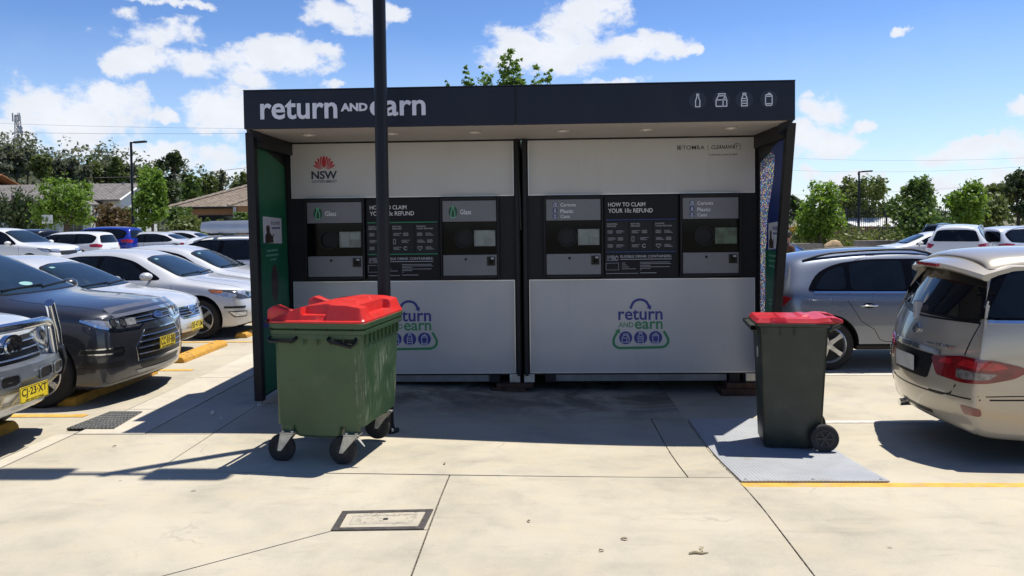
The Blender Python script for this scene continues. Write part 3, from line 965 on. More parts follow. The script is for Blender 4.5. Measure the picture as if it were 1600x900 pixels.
def second_sedan(loc, rz):
    P = paint('paint_silver', (0.60, 0.62, 0.645), 0.22, 0.36)
    c = Car('parked_car', 'silver sedan with pale dashboard under the windscreen, half hidden by the silver hatchback', 'car', loc, rz,
            SEDAN, P, 1.83, level=2, wheels=((0.95, 0.325), (3.72, 0.325)), sweepF=0.34, group='cars parked nose-in left of the kiosk')
    sedan_base(c)
    headlights(c, [(.14,.42,.66),(.12,.40,.72),(.40,.72,.80),(.70,.86,.83),(.62,.86,.74),(.30,.72,.64)])
    front_panel(c, 'grille', sym([(.30,.58),(.40,.70)]), GRILLE, 0.004, rnd=0.03)
    for sd in (-1, 1): c.mirror(sd, c.L/2-1.72, .99, P, sz=(.09,.2,.13))
    an = MB(); h, n, d = c.hit('T', c.L/2-2.5, 0.0)
    an.tube([h, h + Vector((-0.05, 0, 0.02)), h + Vector((-0.12, 0, 0.03))], [0.02, 0.015, 0.006], 6); an.build('aerial', BLACK, c.root)
    c.wheels(ALLOY, 7)
    return c

def suv_base(c, k=1.0, l=1.0, glass=None, tint=None):
    def q(p): return [(a * l, z * k) for a, z in p]
    side_windows(c, q([(1.52,1.12),(2.2,1.54),(2.55,1.64),(3.4,1.65),(4.1,1.62),(4.5,1.48),(4.4,1.19),(3.4,1.14)]),
                 [q([(1.75,1.15),(2.25,1.53),(2.62,1.61),(2.64,1.15)]), q([(2.74,1.15),(2.72,1.61),(3.5,1.615),(3.56,1.16)]), q([(3.66,1.17),(3.62,1.61),(4.05,1.585),(4.40,1.46),(4.3,1.20)])])
    def s2(p): return [(y, z * k) for y, z in p]
    screens(c, sym(s2([(0.70,1.20),(0.58,1.58),(0.3,1.63)])), sym(s2([(0.66,1.20),(0.54,1.54),(0.3,1.57)])))
    seams(c, [q([(1.42,1.08),(1.36,.45)]), q([(2.69,1.12),(2.69,.42),(1.4,.38)]), q([(3.6,1.12),(3.62,.75),(3.35,.42),(2.69,.40)])])
    for sd in (-1, 1):
        c.mirror(sd, c.L/2-1.72*l, 1.13*k, c.paint)
        c.handle(sd, c.L/2-2.5*l, .99*k, c.paint); c.handle(sd, c.L/2-3.45*l, 1.0*k, c.paint)

def bullbar_wagon(loc, rz):
    P = paint('paint_bright_silver', (0.62, 0.64, 0.66), 0.25, 0.34)
    POL = mat('polished_alloy', (0.66, 0.68, 0.70), 0.16, 1.0, var=0.08, vscale=4)
    BAR = mat('bar_grey', (0.20, 0.22, 0.25), 0.35, 0.6, var=0.15)
    CREAM = mat('bar_cream', (0.60, 0.52, 0.36), 0.5, 0.0, var=0.1)
    c = Car('parked_car', 'silver four wheel drive with polished bull bar and yellow plate CJ 23 XT', 'car', loc, rz,
            rings_scaled(SUV, 4.80, 1.86, 1.80), P, 1.86, level=3, wheels=((0.94, 0.38), (3.7, 0.38)), sweepF=0.30, group='cars parked nose-in left of the kiosk')
    suv_base(c, 1.03, 0.985)
    xf = c.L / 2
    headlights(c, [(.12,.44,.80),(.10,.44,.97),(.35,.76,1.02),(.62,.90,1.02),(.58,.90,.90),(.25,.70,.80)], LENS)
    lamp_bowls(c, [(.62,.92)], 0.06)
    g = front_panel(c, 'grille', sym([(.40,.76),(.42,.97)]), GRILLE, rnd=0.03)
    bars(c, 'grille_bar', g, [(.40,.80),(.41,.86),(.41,.92)], CHROME, 0.016)
    # emblem in a chrome disc
    h, n, d = c.hit('F', 0, .93)
    eb = MB(); fn = lambda a, b, q: (h.x + 0.06 + q, a, h.z + b - .02)
    eb.prism(ellipse(0, 0, .125, .095, 28), fn, -0.05, 0.0)
    e = eb.build('badge', CHROME, c.root)
    m2 = MB(); m2.prism(ellipse(0, 0, .095, .07, 24), fn, 0.0, 0.002); bk = m2.build('badge_disc', BLACK, e)
    m2 = MB()
    ribbon(m2, ellipse(0, 0, .09, .066, 24), .016, fn, 0.010, True); ribbon(m2, ellipse(0, .01, .03, .052, 20), .013, fn, 0.012, True); ribbon(m2, ellipse(0, .03, .062, .028, 20), .013, fn, 0.014, True)
    m2.build('emblem', CHROME, e)
    # ---- bull bar
    bx = xf - 0.03
    bb = MB()
    def sw(y): return -0.26 * (abs(y) / 0.90) ** 2.2
    # main channel
    lp = []
    for i in range(17):
        y = -0.93 + 1.86 * i / 16; x = bx + sw(y) + 0.03
        lp.append([(x - 0.16, y, .56), (x + 0.05, y, .56), (x + 0.085, y, .64), (x + 0.06, y, .745), (x - 0.10, y, .78), (x - 0.18, y, .74)])
    bb.loft(lp); ch = bb.build('bull_bar', BAR, c.root, smooth=30)
    for sd in (-1, 1):
        for a0, a1 in ((.13, .34), (.39, .60)):
            mb = MB(); o = []; 
            pr = smooth_poly([(a0, .60), (a1, .60), (a1, .70), (a0, .70)], 0.05, 5)
            mb.prism(pr, lambda a, b, q: (bx + sw(a) + 0.118 + q + (0.0 if b > .64 else -0.004), sd * a, b), -0.05, 0.002)
            mb.build('lamp_slot', GRILLE, ch)
            mb = MB(); ribbon(mb, pr, 0.014, lambda a, b, q: (bx + sw(a) + 0.118 + q, sd * a, b), 0.008, True); mb.build('slot_trim', BAR, ch)
        # rubber buffer on the end
        mb = MB(); lp = []
        for i in range(7):
            y = 0.66 + 0.25 * i / 6; x = bx + sw(y) + 0.05
            lp.append([(x - 0.12, sd * y, .54), (x + 0.07, sd * y, .54), (x + 0.10, sd * y, .66), (x + 0.07, sd * y, .79), (x - 0.12, sd * y, .79)])
        mb.loft(lp); mb.build('rubber_buffer', BLACK, ch, smooth=30, bevel=0.01)
        # upright hoop, outer post
        mb = MB()
        mb.tube([(bx + .03, 0, 1.075), (bx + .01, sd * .36, 1.075), (bx - .02, sd * .47, 1.055), (bx - .035, sd * .52, 1.0), (bx - .06, sd * .60, .76)], 0.042, 12)
        mb.build('hoop', POL, ch, smooth=60)
        mb = MB(); mb.tube([(bx + .03, sd * .30, .76), (bx + .02, sd * .30, 1.06)], 0.030, 10)
        if sd < 0: mb.build('upright', POL, ch, smooth=60)
        mb = MB()
        mb.tube([(bx - .16, sd * .84, .76), (bx - .15, sd * .80, .95), (bx - .10, sd * .64, 1.19), (bx - .095, sd * .62, 1.21)], 0.042, 12)
        mb.build('side_post', POL, ch, smooth=60)
    # lower step frame
    mb = MB()
    for z, o in ((.53, 0.03), (.40, -0.06)):
        pts = [(bx + sw(y) + o, y, z + (0.05 * (abs(y) / .9) ** 2 if z < .5 else 0.0)) for y in [-.9 + 1.8 * i / 16 for i in range(17)]]
        mb.tube(pts, 0.013, 6)
    for i in range(13):
        y = -.84 + 1.68 * i / 12
        s_ = 1 if y >= 0 else -1
        mb.tube([(bx + sw(y) - 0.06, y, .405 + 0.05 * (abs(y) / .9) ** 2), (bx + sw(y) + 0.03, y + 0.06 * s_, .53)], 0.012, 6)
    mb.build('step_frame', CREAM, ch, smooth=60)
    mb = MB(); lp = []
    for i in range(13):
        y = -.8 + 1.6 * i / 12; x = bx + sw(y)
        lp.append([(x - .25, y, .42), (x - .12, y, .42), (x - .05, y, .55), (x - .25, y, .55)])
    mb.loft(lp); mb.build('under_tray', BAR, ch, smooth=30)
    pl = MB(); pl.prism(rrect(-.186,.186,-.067,.067,.012), lambda a, b, q: (q, a, b), 0, .006)
    p = pl.build('number_plate', PLATE_Y, c.root, loc=(bx + .13, .02, .515))
    tx = MB(); f2 = lambda a, b, q: (.006 + q, a, b)
    ribbon(tx, rrect(-.180,.180,-.061,.061,.01), .004, f2, .001, True)
    add_text(tx, 'CJ\u00b723\u00b7XT', f2, -.165, .165, -.030, .052, .0015, .012); add_text(tx, 'NEW SOUTH WALES', f2, -.12, .12, -.054, -.040, .0015, .01)
    tx.build('lettering', INK, p)
    c.wiper([(-.62,1.26),(.05,1.28)])
    c.wheels(ALLOY, 6)
    return c

def gold_van(loc, rz):
    P = paint('paint_champagne', (0.43, 0.385, 0.305), 0.3, 0.3)
    VAN = [
     (0.00,.30,.70,.80,.83,.60,.70,.68,.58,(-.08,.0,.0,-.04,-.10)),
     (0.15,.22,.86,.93,.97,.80,.86,.82,.68),
     (0.50,.20,.99,1.07,1.11,.84,.89,.85,.70),
     (0.95,.20,1.05,1.22,1.27,.84,.895,.86,.66),
     (1.75,.20,1.07,1.62,1.68,.84,.895,.86,.62),
     (2.20,.20,1.07,1.69,1.76,.84,.895,.86,.62),
     (3.20,.20,1.07,1.70,1.78,.84,.895,.86,.63),
     (3.95,.22,1.07,1.69,1.77,.84,.895,.86,.63),
     (4.38,.24,1.06,1.66,1.74,.83,.89,.85,.615,(.0,.0,.0,.0,.10)),
     (4.62,.27,1.04,1.60,1.68,.80,.875,.835,.60,(.0,.0,.0,.02,.20)),
     (4.77,.32,1.02,1.57,1.62,.75,.845,.815,.57,(.10,.0,.03,.11,.44)),
    ]
    c = Car('parked_car', 'champagne people mover with roof spoiler and red wrap-around tail lights seen from behind', 'car', loc, rz,
            VAN, P, 1.79, level=3, zmap=lambda z: z if z < .30 else (.30 + (z - .30) * (.90 / .80) if z < 1.10 else 1.20 + (z - 1.10) * (.58 / .68)), wheels=((0.90, 0.33), (3.72, 0.33)), sweepF=0.25, sweepR=0.22)
    L2 = c.L / 2
    side_windows(c, [(1.0,1.09),(1.7,1.50),(2.2,1.60),(3.6,1.62),(4.28,1.57),(4.52,1.11),(3.4,1.10)],
                 [[(1.4,1.12),(1.8,1.48),(2.2,1.57),(2.3,1.12)], [(2.4,1.12),(2.35,1.58),(3.2,1.59),(3.25,1.12)], [(3.33,1.12),(3.28,1.59),(4.22,1.55),(4.46,1.13)]])
    for v in 'RL': c.strip('window_trim', v, [(L2-1.1,1.085),(L2-4.45,1.095)], 0.024, CHROME, 0.007, 0.012)
    screens(c, sym([(0.68,1.25),(0.58,1.58),(0.3,1.63)]), None)
    # tailgate glass with dark border, meeting the side glass
    c.patch('rear_window_seal', 'B', sym([(.735,1.075),(.70,1.20),(.55,1.555),(.3,1.585)]), BLACK, 0.008, 0.02, 20, 12, rnd=0.05)
    c.patch('rear_window', 'B', sym([(.715,1.095),(.685,1.20),(.545,1.535),(.3,1.565)]), GLASS, 0.014, 0.012, 20, 12, rnd=0.05)
    for a, fl in ((-135, False), (135, True)):
        q = rcorner(c, [(4.36,.872,1.115),(4.60,.80,1.105),(4.72,.70,1.10),(4.52,.56,1.56),(4.10,.64,1.58)])
        c.patch('pillar_trim', a, mir(q) if fl else q, FRAME, 0.004, 0.02, 12, 10, rnd=0.03)
    # tailgate shut lines
    mb = MB()
    for sd in (-1, 1):
        c.strip('x', 'B', [(sd*.735,1.07),(sd*.70,.84)], 0.012, BLACK, 0.0015, 0.006, mb=mb)
        c.strip('x', 'B', [(sd*.66,.62),(sd*.60,.545),(sd*.50,.52),(0,.515)], 0.012, BLACK, 0.0015, 0.006, mb=mb)
    c.strip('x', 'B', [(-.735,1.075),(0,1.055),(.735,1.075)], 0.014, BLACK, 0.0015, 0.006, mb=mb)
    mb.build('tailgate_seam', BLACK, c.root)
    seams(c, [[(3.26,1.10),(3.28,.9),(3.22,.4)], [(3.92,.58),(4.3,.575),(4.6,.565)]])
    # tail lights: dark red with clear lower strip
    DRED = mat('tail_dark_red', (0.16, 0.006, 0.010), 0.08, 0.0, var=0.3, vscale=10, coat=1.0)
    for a, fl in ((-135, False), (135, True)):
        m_ = (lambda q: mir(q)) if fl else (lambda q: q)
        q = m_(rcorner(c, [(4.78,.45,.79),(4.62,.74,.835),(4.42,.88,.825),(4.22,.893,.78),(4.18,.893,.75),(4.28,.89,.70),(4.45,.87,.665),(4.62,.74,.645),(4.76,.52,.66)]))
        t_ = c.patch('tail_light', a, q, DRED, 0.010, 0.03, 18, 8, rnd=0.03)
        q = m_(rcorner(c, [(4.66,.70,.765),(4.62,.74,.815),(4.40,.882,.805),(4.32,.888,.775),(4.44,.875,.755)]))
        c.patch('red_lens', a, q, REDLENS, 0.014, 0.01, 10, 5, parent=t_, rnd=0.015)
        q = m_(rcorner(c, [(4.76,.54,.755),(4.69,.66,.76),(4.69,.66,.805),(4.74,.57,.79)]))
        c.patch('red_lens', a, q, REDLENS, 0.014, 0.01, 8, 5, parent=t_, rnd=0.015)
        q = m_(rcorner(c, [(4.66,.70,.675),(4.60,.76,.675),(4.46,.865,.69),(4.40,.882,.73),(4.60,.77,.738),(4.66,.70,.738)]))
        c.patch('clear_lens', a, q, CLEARLENS, 0.014, 0.01, 8, 5, parent=t_, rnd=0.015)
        q = m_(rcorner(c, [(4.62,.74,.415),(4.50,.83,.42),(4.50,.83,.475),(4.64,.72,.48)]))
        c.patch('reflector', a, q, DRED, 0.006, 0.02, 6, 3, rnd=0.02)
        q = m_(rcorner(c, [(3.95,.893,.552),(4.45,.87,.545),(4.62,.74,.535),(4.75,.50,.53),(4.76,.4,.53)]))
        c.strip('bumper_seam', a, q, 0.012, BLACK, 0.0015, 0.006)
    # plate recess, garnish, wiper, badges
    rc = c.patch('plate_recess', 'B', [(-.34,.61),(.34,.61),(.40,.80),(-.40,.80)], BLACK, 0.004, 0.02, 10, 5, rnd=0.04)
    c.strip('tailgate_garnish', 'B', [(-.46,.825),(0,.835),(.46,.825)], 0.035, CHROME, 0.014, 0.02)
    c.plate('number_plate', 'B', 0.02, .70, '', PLATE_W, out=0.02, tilt=0.0)
    oval_badge(c, 'B', -.02, .955, .058, .042, 'rings', off=0.008)
    tb = MB()
    def bf(a, b, q):
        h, n, d = c.hit('B', -a, b, 0.004 + q)
        return h if h is not None else Vector((-L2, -a, b))
    add_text(tb, 'estima', bf, .26, .36, .868, .888, 0.004, 0.01); tb.build('lettering', CHROME, c.root); tb = MB(); add_text(tb, 'DE VIGO', bf, .38, .60, .866, .888, 0.004, 0.02)
    tb.build('lettering', CHROME, c.root)
    wp = MB()
    h0 = c.hit('B', 0.12, 1.075, 0.0)[0]; 
    wp.box(h0.x - .05, h0.x + .02, .07, .13, h0.z - .06, h0.z + .10)
    wpo = wp.build('rear_wiper', mat('wiper_grey', (0.45, 0.45, 0.45), 0.5, var=0.1), c.root, bevel=0.012)
    wp = MB(); pts = [c.hit('B', y, 1.105 + .02 * abs(y), 0.03)[0] for y in (.10, .3, .5)]
    wp.tube(pts, 0.012, 6); wp.build('wiper_blade', BLACK, wpo)
    # roof spoiler: wing carried on the tailgate head
    sp = MB(); lp = []
    for i in range(21):
        y = -.66 + 1.32 * i / 20; q = (abs(y) / .66) ** 2.4
        zt = 1.685 - .075 * q; xr = -L2 + .20 + .14 * q
        lp.append([(xr + .52, y, zt + .012), (xr + .25, y, zt + .010), (xr + .02, y, zt - .055), (xr, y, zt - .085), (xr + .03, y, zt - .105), (xr + .30, y, zt - .085), (xr + .52, y, zt - .07)])
    sp.loft(lp); spo = sp.build('roof_spoiler', P, c.root, smooth=35, bevel=0.0)
    bl = MB(); bl.box(-L2 + .185, -L2 + .215, -.20, .20, 1.600, 1.625); bl.build('brake_light', REDLENS, spo)
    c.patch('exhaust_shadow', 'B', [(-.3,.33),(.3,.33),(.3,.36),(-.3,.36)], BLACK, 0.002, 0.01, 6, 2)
    ex = MB(); ex.tube([(-L2 + .35, .35, .30), (-L2 + .10, .35, .285)], 0.035, 12); ex.build('exhaust_pipe', CHROME, c.root, smooth=60)
    for sd in (-1, 1):
        c.handle(sd, L2-2.5, .93, P); c.handle(sd, L2-3.1, .94, P); c.mirror(sd, L2-1.25, 1.10, P)
    headlights(c, [(.12,.42,.70),(.10,.42,.80),(.5,.8,.92),(.7,.88,.90),(.4,.78,.74)])
    c.wheels(ALLOY, 5)
    return c

def grey_crossover(loc, rz):
    P = paint('paint_blue_grey', (0.185, 0.215, 0.27), 0.5, 0.27)
    XO = [
     (0.00,.34,.78,.86,.89,.62,.72,.70,.62,(-.12,.0,.0,-.03,-.10)),
     (0.14,.25,.90,.96,1.00,.80,.86,.82,.68),
     (0.46,.23,.97,1.02,1.06,.84,.88,.84,.70),
     (0.92,.25,1.00,1.06,1.11,.85,.885,.84,.69),
     (1.20,.27,1.02,1.10,1.14,.85,.885,.84,.68),
     (1.38,.27,1.02,1.24,1.28,.85,.885,.84,.64),
     (1.98,.27,1.03,1.50,1.565,.85,.885,.84,.57),
     (2.30,.27,1.03,1.55,1.61,.85,.885,.84,.555),
     (2.95,.27,1.03,1.54,1.61,.85,.885,.84,.55),
     (3.60,.27,1.04,1.49,1.565,.85,.885,.84,.535),
     (4.02,.31,1.05,1.42,1.50,.83,.87,.83,.51,(.0,.0,.0,.0,.06)),
     (4.30,.42,1.03,1.36,1.42,.66,.78,.76,.46,(.10,.0,.0,.06,.30)),
    ]
    c = Car('parked_car', 'blue grey compact crossover with dark rear windows parked side-on behind the wheelie bin', 'car', loc, rz,
            XO, P, 1.77, level=3, wheels=((0.86, 0.34), (3.52, 0.34)), sweepF=0.25, sweepR=0.22, rocker=0.36)
    L2 = c.L / 2
    X = lambda p: [(L2 - a, z) for a, z in p]
    side_windows(c, [(1.28,1.03),(1.85,1.38),(2.2,1.465),(2.9,1.465),(3.35,1.41),(3.62,1.29),(3.78,1.08),(3.74,1.055),(2.5,1.04)],
                 [[(1.50,1.06),(1.9,1.36),(2.25,1.44),(2.36,1.44),(2.40,1.06)], [(2.50,1.06),(2.48,1.44),(2.95,1.44),(3.18,1.40),(3.22,1.07)], [(3.28,1.075),(3.25,1.385),(3.50,1.30),(3.68,1.10),(3.64,1.08)]],
                 chrome=[(1.35,1.022),(2.5,1.035),(3.70,1.045)])
    screens(c, sym([(0.66,1.16),(0.54,1.45),(0.28,1.50)]), sym([(0.60,1.08),(0.47,1.33),(0.25,1.36)]))
    seams(c, [[(1.18,1.0),(1.16,.45)], [(2.45,1.02),(2.44,.85),(2.52,.44),(2.50,.40),(1.2,.385)], [(3.25,1.03),(3.27,.93),(3.10,.66),(2.93,.55),(2.86,.42),(2.80,.39),(2.50,.385)]])
    for v in 'RL':
        c.strip('roof_seam', v, X([(3.10,1.44),(2.9,1.505),(2.2,1.51)]), 0.008, BLACK, 0.0012, 0.006)
    for sd in (-1, 1):
        c.handle(sd, L2-2.05, .865, CHROME, 0.20); c.handle(sd, L2-3.0, .865, CHROME, 0.22); c.mirror(sd, L2-1.5, 1.05, P)
        c.patch('lower_cladding', 'R' if sd < 0 else 'L', X([(1.24,.27),(3.16,.27),(3.16,.335),(1.24,.335)]), BLACK, 0.012, 0.02, 10, 3)
    roof_rails(c, 1.9, 3.75, .50, BLACK, 0.045)
    taillights(c, [(4.10,.80,.86),(4.24,.64,.85),(4.25,.62,.97),(4.12,.77,.99),(4.00,.835,.97)])
    headlights(c, [(.14,.42,.76),(.12,.42,.86),(.45,.76,.92),(.7,.87,.92),(.5,.84,.82),(.25,.66,.76)])
    h, n, d = c.hit('T', L2-3.9, 0.0)
    an = MB(); an.tube([h, h + Vector((-.03,0,.05))], [0.03, 0.02], 8); an.build('aerial_base', BLACK, c.root)
    an = MB()
    c.wheels(ALLOY, 5, 1)
    return c

def white_roofbox_wagon(loc, rz):
    P = paint('paint_white', (0.72, 0.73, 0.74), 0.0, 0.3)
    c = Car('parked_car', 'white wagon with long silver roof box, beside the left post of the kiosk', 'car', loc, rz,
            rings_scaled(SUV, 4.75, 1.84, 1.66), P, 1.84, level=2, wheels=((0.94, 0.35), (3.72, 0.35)), group='cars parked nose-in left of the kiosk')
    suv_base(c, 0.95, 0.98)
    headlights(c, [(.10,.44,.74),(.10,.44,.86),(.30,.70,.90),(.62,.90,.92),(.45,.83,.80)])
    taillights(c, [(4.4,.91,.95),(4.7,.7,.95),(4.7,.7,1.1),(4.4,.9,1.1)])
    roof_rails(c, 1.95, 4.2, .58, CHROME, 0.07)
    c.wheels(ALLOY, 5)
    return c

def far_suv(name_label, loc, rz, col, L, W_, H, group, metal=0.0, rails=False, tail=None, rec=None, plate=None):
    P = paint('paint_' + col[0], col[1], metal, 0.28)
    k = H / 1.755; l = L / 4.86
    c = Car('parked_car', name_label, 'car', loc, rz, rings_scaled(SUV, L, W_, H), P, W_, level=2, wheels=((0.94*l, 0.36), (3.78*l, 0.36)), group=group)
    suv_base(c, k, l)
    headlights(c, [(.10*l,.42,.80*k),(.10*l,.42,.92*k),(.30*l,.70,.97*k),(.66*l,.91,.99*k),(.45*l,.83,.86*k)])
    front_panel(c, 'grille', sym([(.40,.72*k),(.44,.88*k)]), GRILLE, rnd=0.03)
    front_panel(c, 'lower_intake', sym([(.44,.42*k),(.50,.58*k)]), GRILLE, rnd=0.03)
    taillights(c, tail or [(4.38*l,.94,1.00*k),(4.75*l,.72,.98*k),(4.76*l,.62,1.10*k),(4.60*l,.84,1.16*k),(4.34*l,.935,1.13*k)])
    if rails: roof_rails(c, 2.0*l, 4.3*l, .58, CHROME, 0.06)
    c.plate('number_plate', 'B', 0, .86*k, plate or '', PLATE_W, out=0.02)
    c.wheels(ALLOY, 5)
    return c

def far_sedan(label, loc, rz, col, L, W_, H, group, metal=0.4, tail=None):
    P = paint('paint_' + col[0], col[1], metal, 0.3)
    k = H / 1.50
    c = Car('parked_car', label, 'car', loc, rz, rings_scaled(SEDAN, L, W_, H), P, W_, level=2, wheels=((0.95, 0.325), (3.72, 0.325)), sweepF=0.3, group=group)
    sedan_base(c, k)
    headlights(c, [(.14,.42,.66*k),(.12,.40,.72*k),(.40,.72,.80*k),(.70,.86,.83*k),(.62,.86,.74*k),(.30,.72,.64*k)])
    front_panel(c, 'grille', sym([(.30,.58*k),(.40,.70*k)]), GRILLE, 0.004, rnd=0.03)
    taillights(c, tail or [(4.35,.88,.78*k),(4.70,.62,.78*k),(4.70,.62,.93*k),(4.45,.86,.98*k),(4.32,.88,.90*k)])
    c.plate('number_plate', 'B', 0, .80*k, '', PLATE_W, out=0.02)
    for sd in (-1, 1): c.mirror(sd, c.L/2-1.72, 1.0*k, P, sz=(.09,.2,.13))
    c.wheels(ALLOY, 7)
    return c
# ================================================================== ground
def smst(t):
    t = min(1.0, max(0.0, t)); return t * t * (3 - 2 * t)
def gz(x, y):
    """The pavement falls a little towards the ramp plate on the right and rises to the far left."""
    z = -0.123 * smst((x + 3.02) / 4.48) * smst((y - 5.15) / 2.0)
    return z + 0.20 * smst((-x - 8) / 14.0)

def concrete(name, col, stain=0.5, kiosk_grime_shade=False):
    m = bpy.data.materials.new(name); m.use_nodes = True
    t = NT(m.node_tree); b = t.n['Principled BSDF']
    g = t.node('ShaderNodeNewGeometry').outputs['Position']
    big = t.noise(g, 0.55, 6.0, 0.62, 0.6)
    mid = t.noise(g, 3.2, 8.0, 0.66, 0.35)
    fine = t.noise(g, 85.0, 4.0, 0.7)
    st = t.node('ShaderNodeMapping'); t.set(st, 'Vector', g); t.set(st, 'Scale', (0.9, 3.4, 1.0))
    streak = t.noise(st.outputs[0], 1.6, 6.0, 0.62, 0.8)
    f = t.math('ADD', t.ramp(big, 0.3, 0.7, -0.16, 0.11), t.ramp(mid, 0.25, 0.75, -0.11, 0.08))
    f = t.math('ADD', f, t.ramp(fine, 0.3, 0.7, -0.05, 0.05))
    f = t.math('ADD', f, t.ramp(streak, 0.54, 0.74, 0.0, -0.20 * stain))
    vm = t.node('ShaderNodeVectorMath', operation='SCALE'); t.set(vm, 0, col); t.set(vm, 'Scale', t.math('ADD', f, 1.0))
    warm = t.mix(t.ramp(mid, 0.42, 0.7, 0.0, 0.35), vm.outputs[0], (col[0] * 0.95, col[1] * 0.88, col[2] * 0.76, 1))
    # gum and oil spots
    vo = t.node('ShaderNodeTexVoronoi', feature='F1'); t.set(vo, 'Vector', g); t.set(vo, 'Scale', 1.35)
    sel = t.node('ShaderNodeSeparateColor'); t.l.new(vo.outputs['Color'], sel.inputs[0])
    dist = t.math('MULTIPLY_ADD', t.math('SUBTRACT', mid, 0.5), 0.02, vo.outputs['Distance'])
    spot = t.math('MULTIPLY', t.ramp(dist, 0.020, 0.032, 1.0, 0.0), t.math('GREATER_THAN', sel.outputs[0], 0.35))
    colr = t.mix(t.math('MULTIPLY', spot, 0.62), warm, (0.10, 0.085, 0.075, 1))
    grime = t.math('MULTIPLY', t.ramp(t.noise(g, 1.1, 8.0, 0.7, 1.2), 0.56, 0.75), 0.35 * stain)
    colr = t.mix(grime, colr, (0.20, 0.175, 0.14, 1))
    if kiosk_grime_shade:  # stains plus shade under the kiosk, both put into the colour
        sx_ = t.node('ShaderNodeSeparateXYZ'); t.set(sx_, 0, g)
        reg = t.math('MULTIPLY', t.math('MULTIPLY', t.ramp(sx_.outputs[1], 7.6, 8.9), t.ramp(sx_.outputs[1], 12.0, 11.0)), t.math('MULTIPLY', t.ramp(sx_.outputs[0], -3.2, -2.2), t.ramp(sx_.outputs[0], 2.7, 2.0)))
        spill_shade = t.math('MULTIPLY', t.ramp(t.noise(g, 1.6, 8.0, 0.68, 0.9), 0.36, 0.60), reg)
        colr = t.mix(t.math('MULTIPLY', spill_shade, 0.72), colr, (0.075, 0.062, 0.052, 1))
    cw = t.node('ShaderNodeVectorMath', operation='ADD'); t.set(cw, 0, g)
    sc_ = t.node('ShaderNodeVectorMath', operation='SCALE'); t.set(sc_, 0, t.node('ShaderNodeTexNoise', inp={'Vector': g, 'Scale': 2.2, 'Detail': 5.0}).outputs['Color']); t.set(sc_, 'Scale', 0.7)
    t.l.new(sc_.outputs[0], cw.inputs[1])
    vc = t.node('ShaderNodeTexVoronoi', feature='DISTANCE_TO_EDGE'); t.set(vc, 'Vector', cw.outputs[0]); t.set(vc, 'Scale', 0.33)
    crk = t.math('MULTIPLY', t.ramp(vc.outputs['Distance'], 0.0012, 0.004, 1.0, 0.0), t.ramp(big, 0.54, 0.64))
    colr = t.mix(t.math('MULTIPLY', crk, 0.28), colr, (0.13, 0.11, 0.09, 1))
    v2 = t.node('ShaderNodeTexVoronoi', feature='F1'); t.set(v2, 'Vector', g); t.set(v2, 'Scale', 9.0)
    s2 = t.node('ShaderNodeSeparateColor'); t.l.new(v2.outputs['Color'], s2.inputs[0])
    grit = t.math('MULTIPLY', t.ramp(v2.outputs['Distance'], 0.03, 0.06, 1.0, 0.0), t.math('GREATER_THAN', s2.outputs[0], 0.72))
    colr = t.mix(t.math('MULTIPLY', grit, 0.45), colr, (0.12, 0.10, 0.08, 1))
    t.set(b, 'Base Color', colr); t.set(b, 'Roughness', t.ramp(mid, 0.3, 0.7, 0.78, 0.92))
    b.inputs['Specular IOR Level'].default_value = 0.3
    bn = t.node('ShaderNodeBump'); t.set(bn, 'Strength', 0.35); t.set(bn, 'Distance', 0.003)
    t.set(bn, 'Height', t.math('ADD', fine, t.math('MULTIPLY', mid, 0.8))); t.l.new(bn.outputs[0], b.inputs['Normal'])
    return m
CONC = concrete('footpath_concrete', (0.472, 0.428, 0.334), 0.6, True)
CONC2 = concrete('car_park_concrete', (0.47, 0.425, 0.335), 0.8)
KERBM = concrete('kerb_concrete', (0.55, 0.50, 0.41), 0.4)
JOINT = mat('joint_filler', (0.075, 0.062, 0.048), 0.95, var=0.6, vscale=40, world=True)
LINEY = mat('line_yellow', (0.62, 0.36, 0.055), 0.75, var=0.18, vscale=9, dirt=(0.42, 0.36, 0.27), ds=11, da=0.75, world=True)
LINEW = mat('line_white', (0.66, 0.63, 0.56), 0.75, var=0.1, dirt=(0.42, 0.37, 0.29), ds=9, da=0.85, world=True)

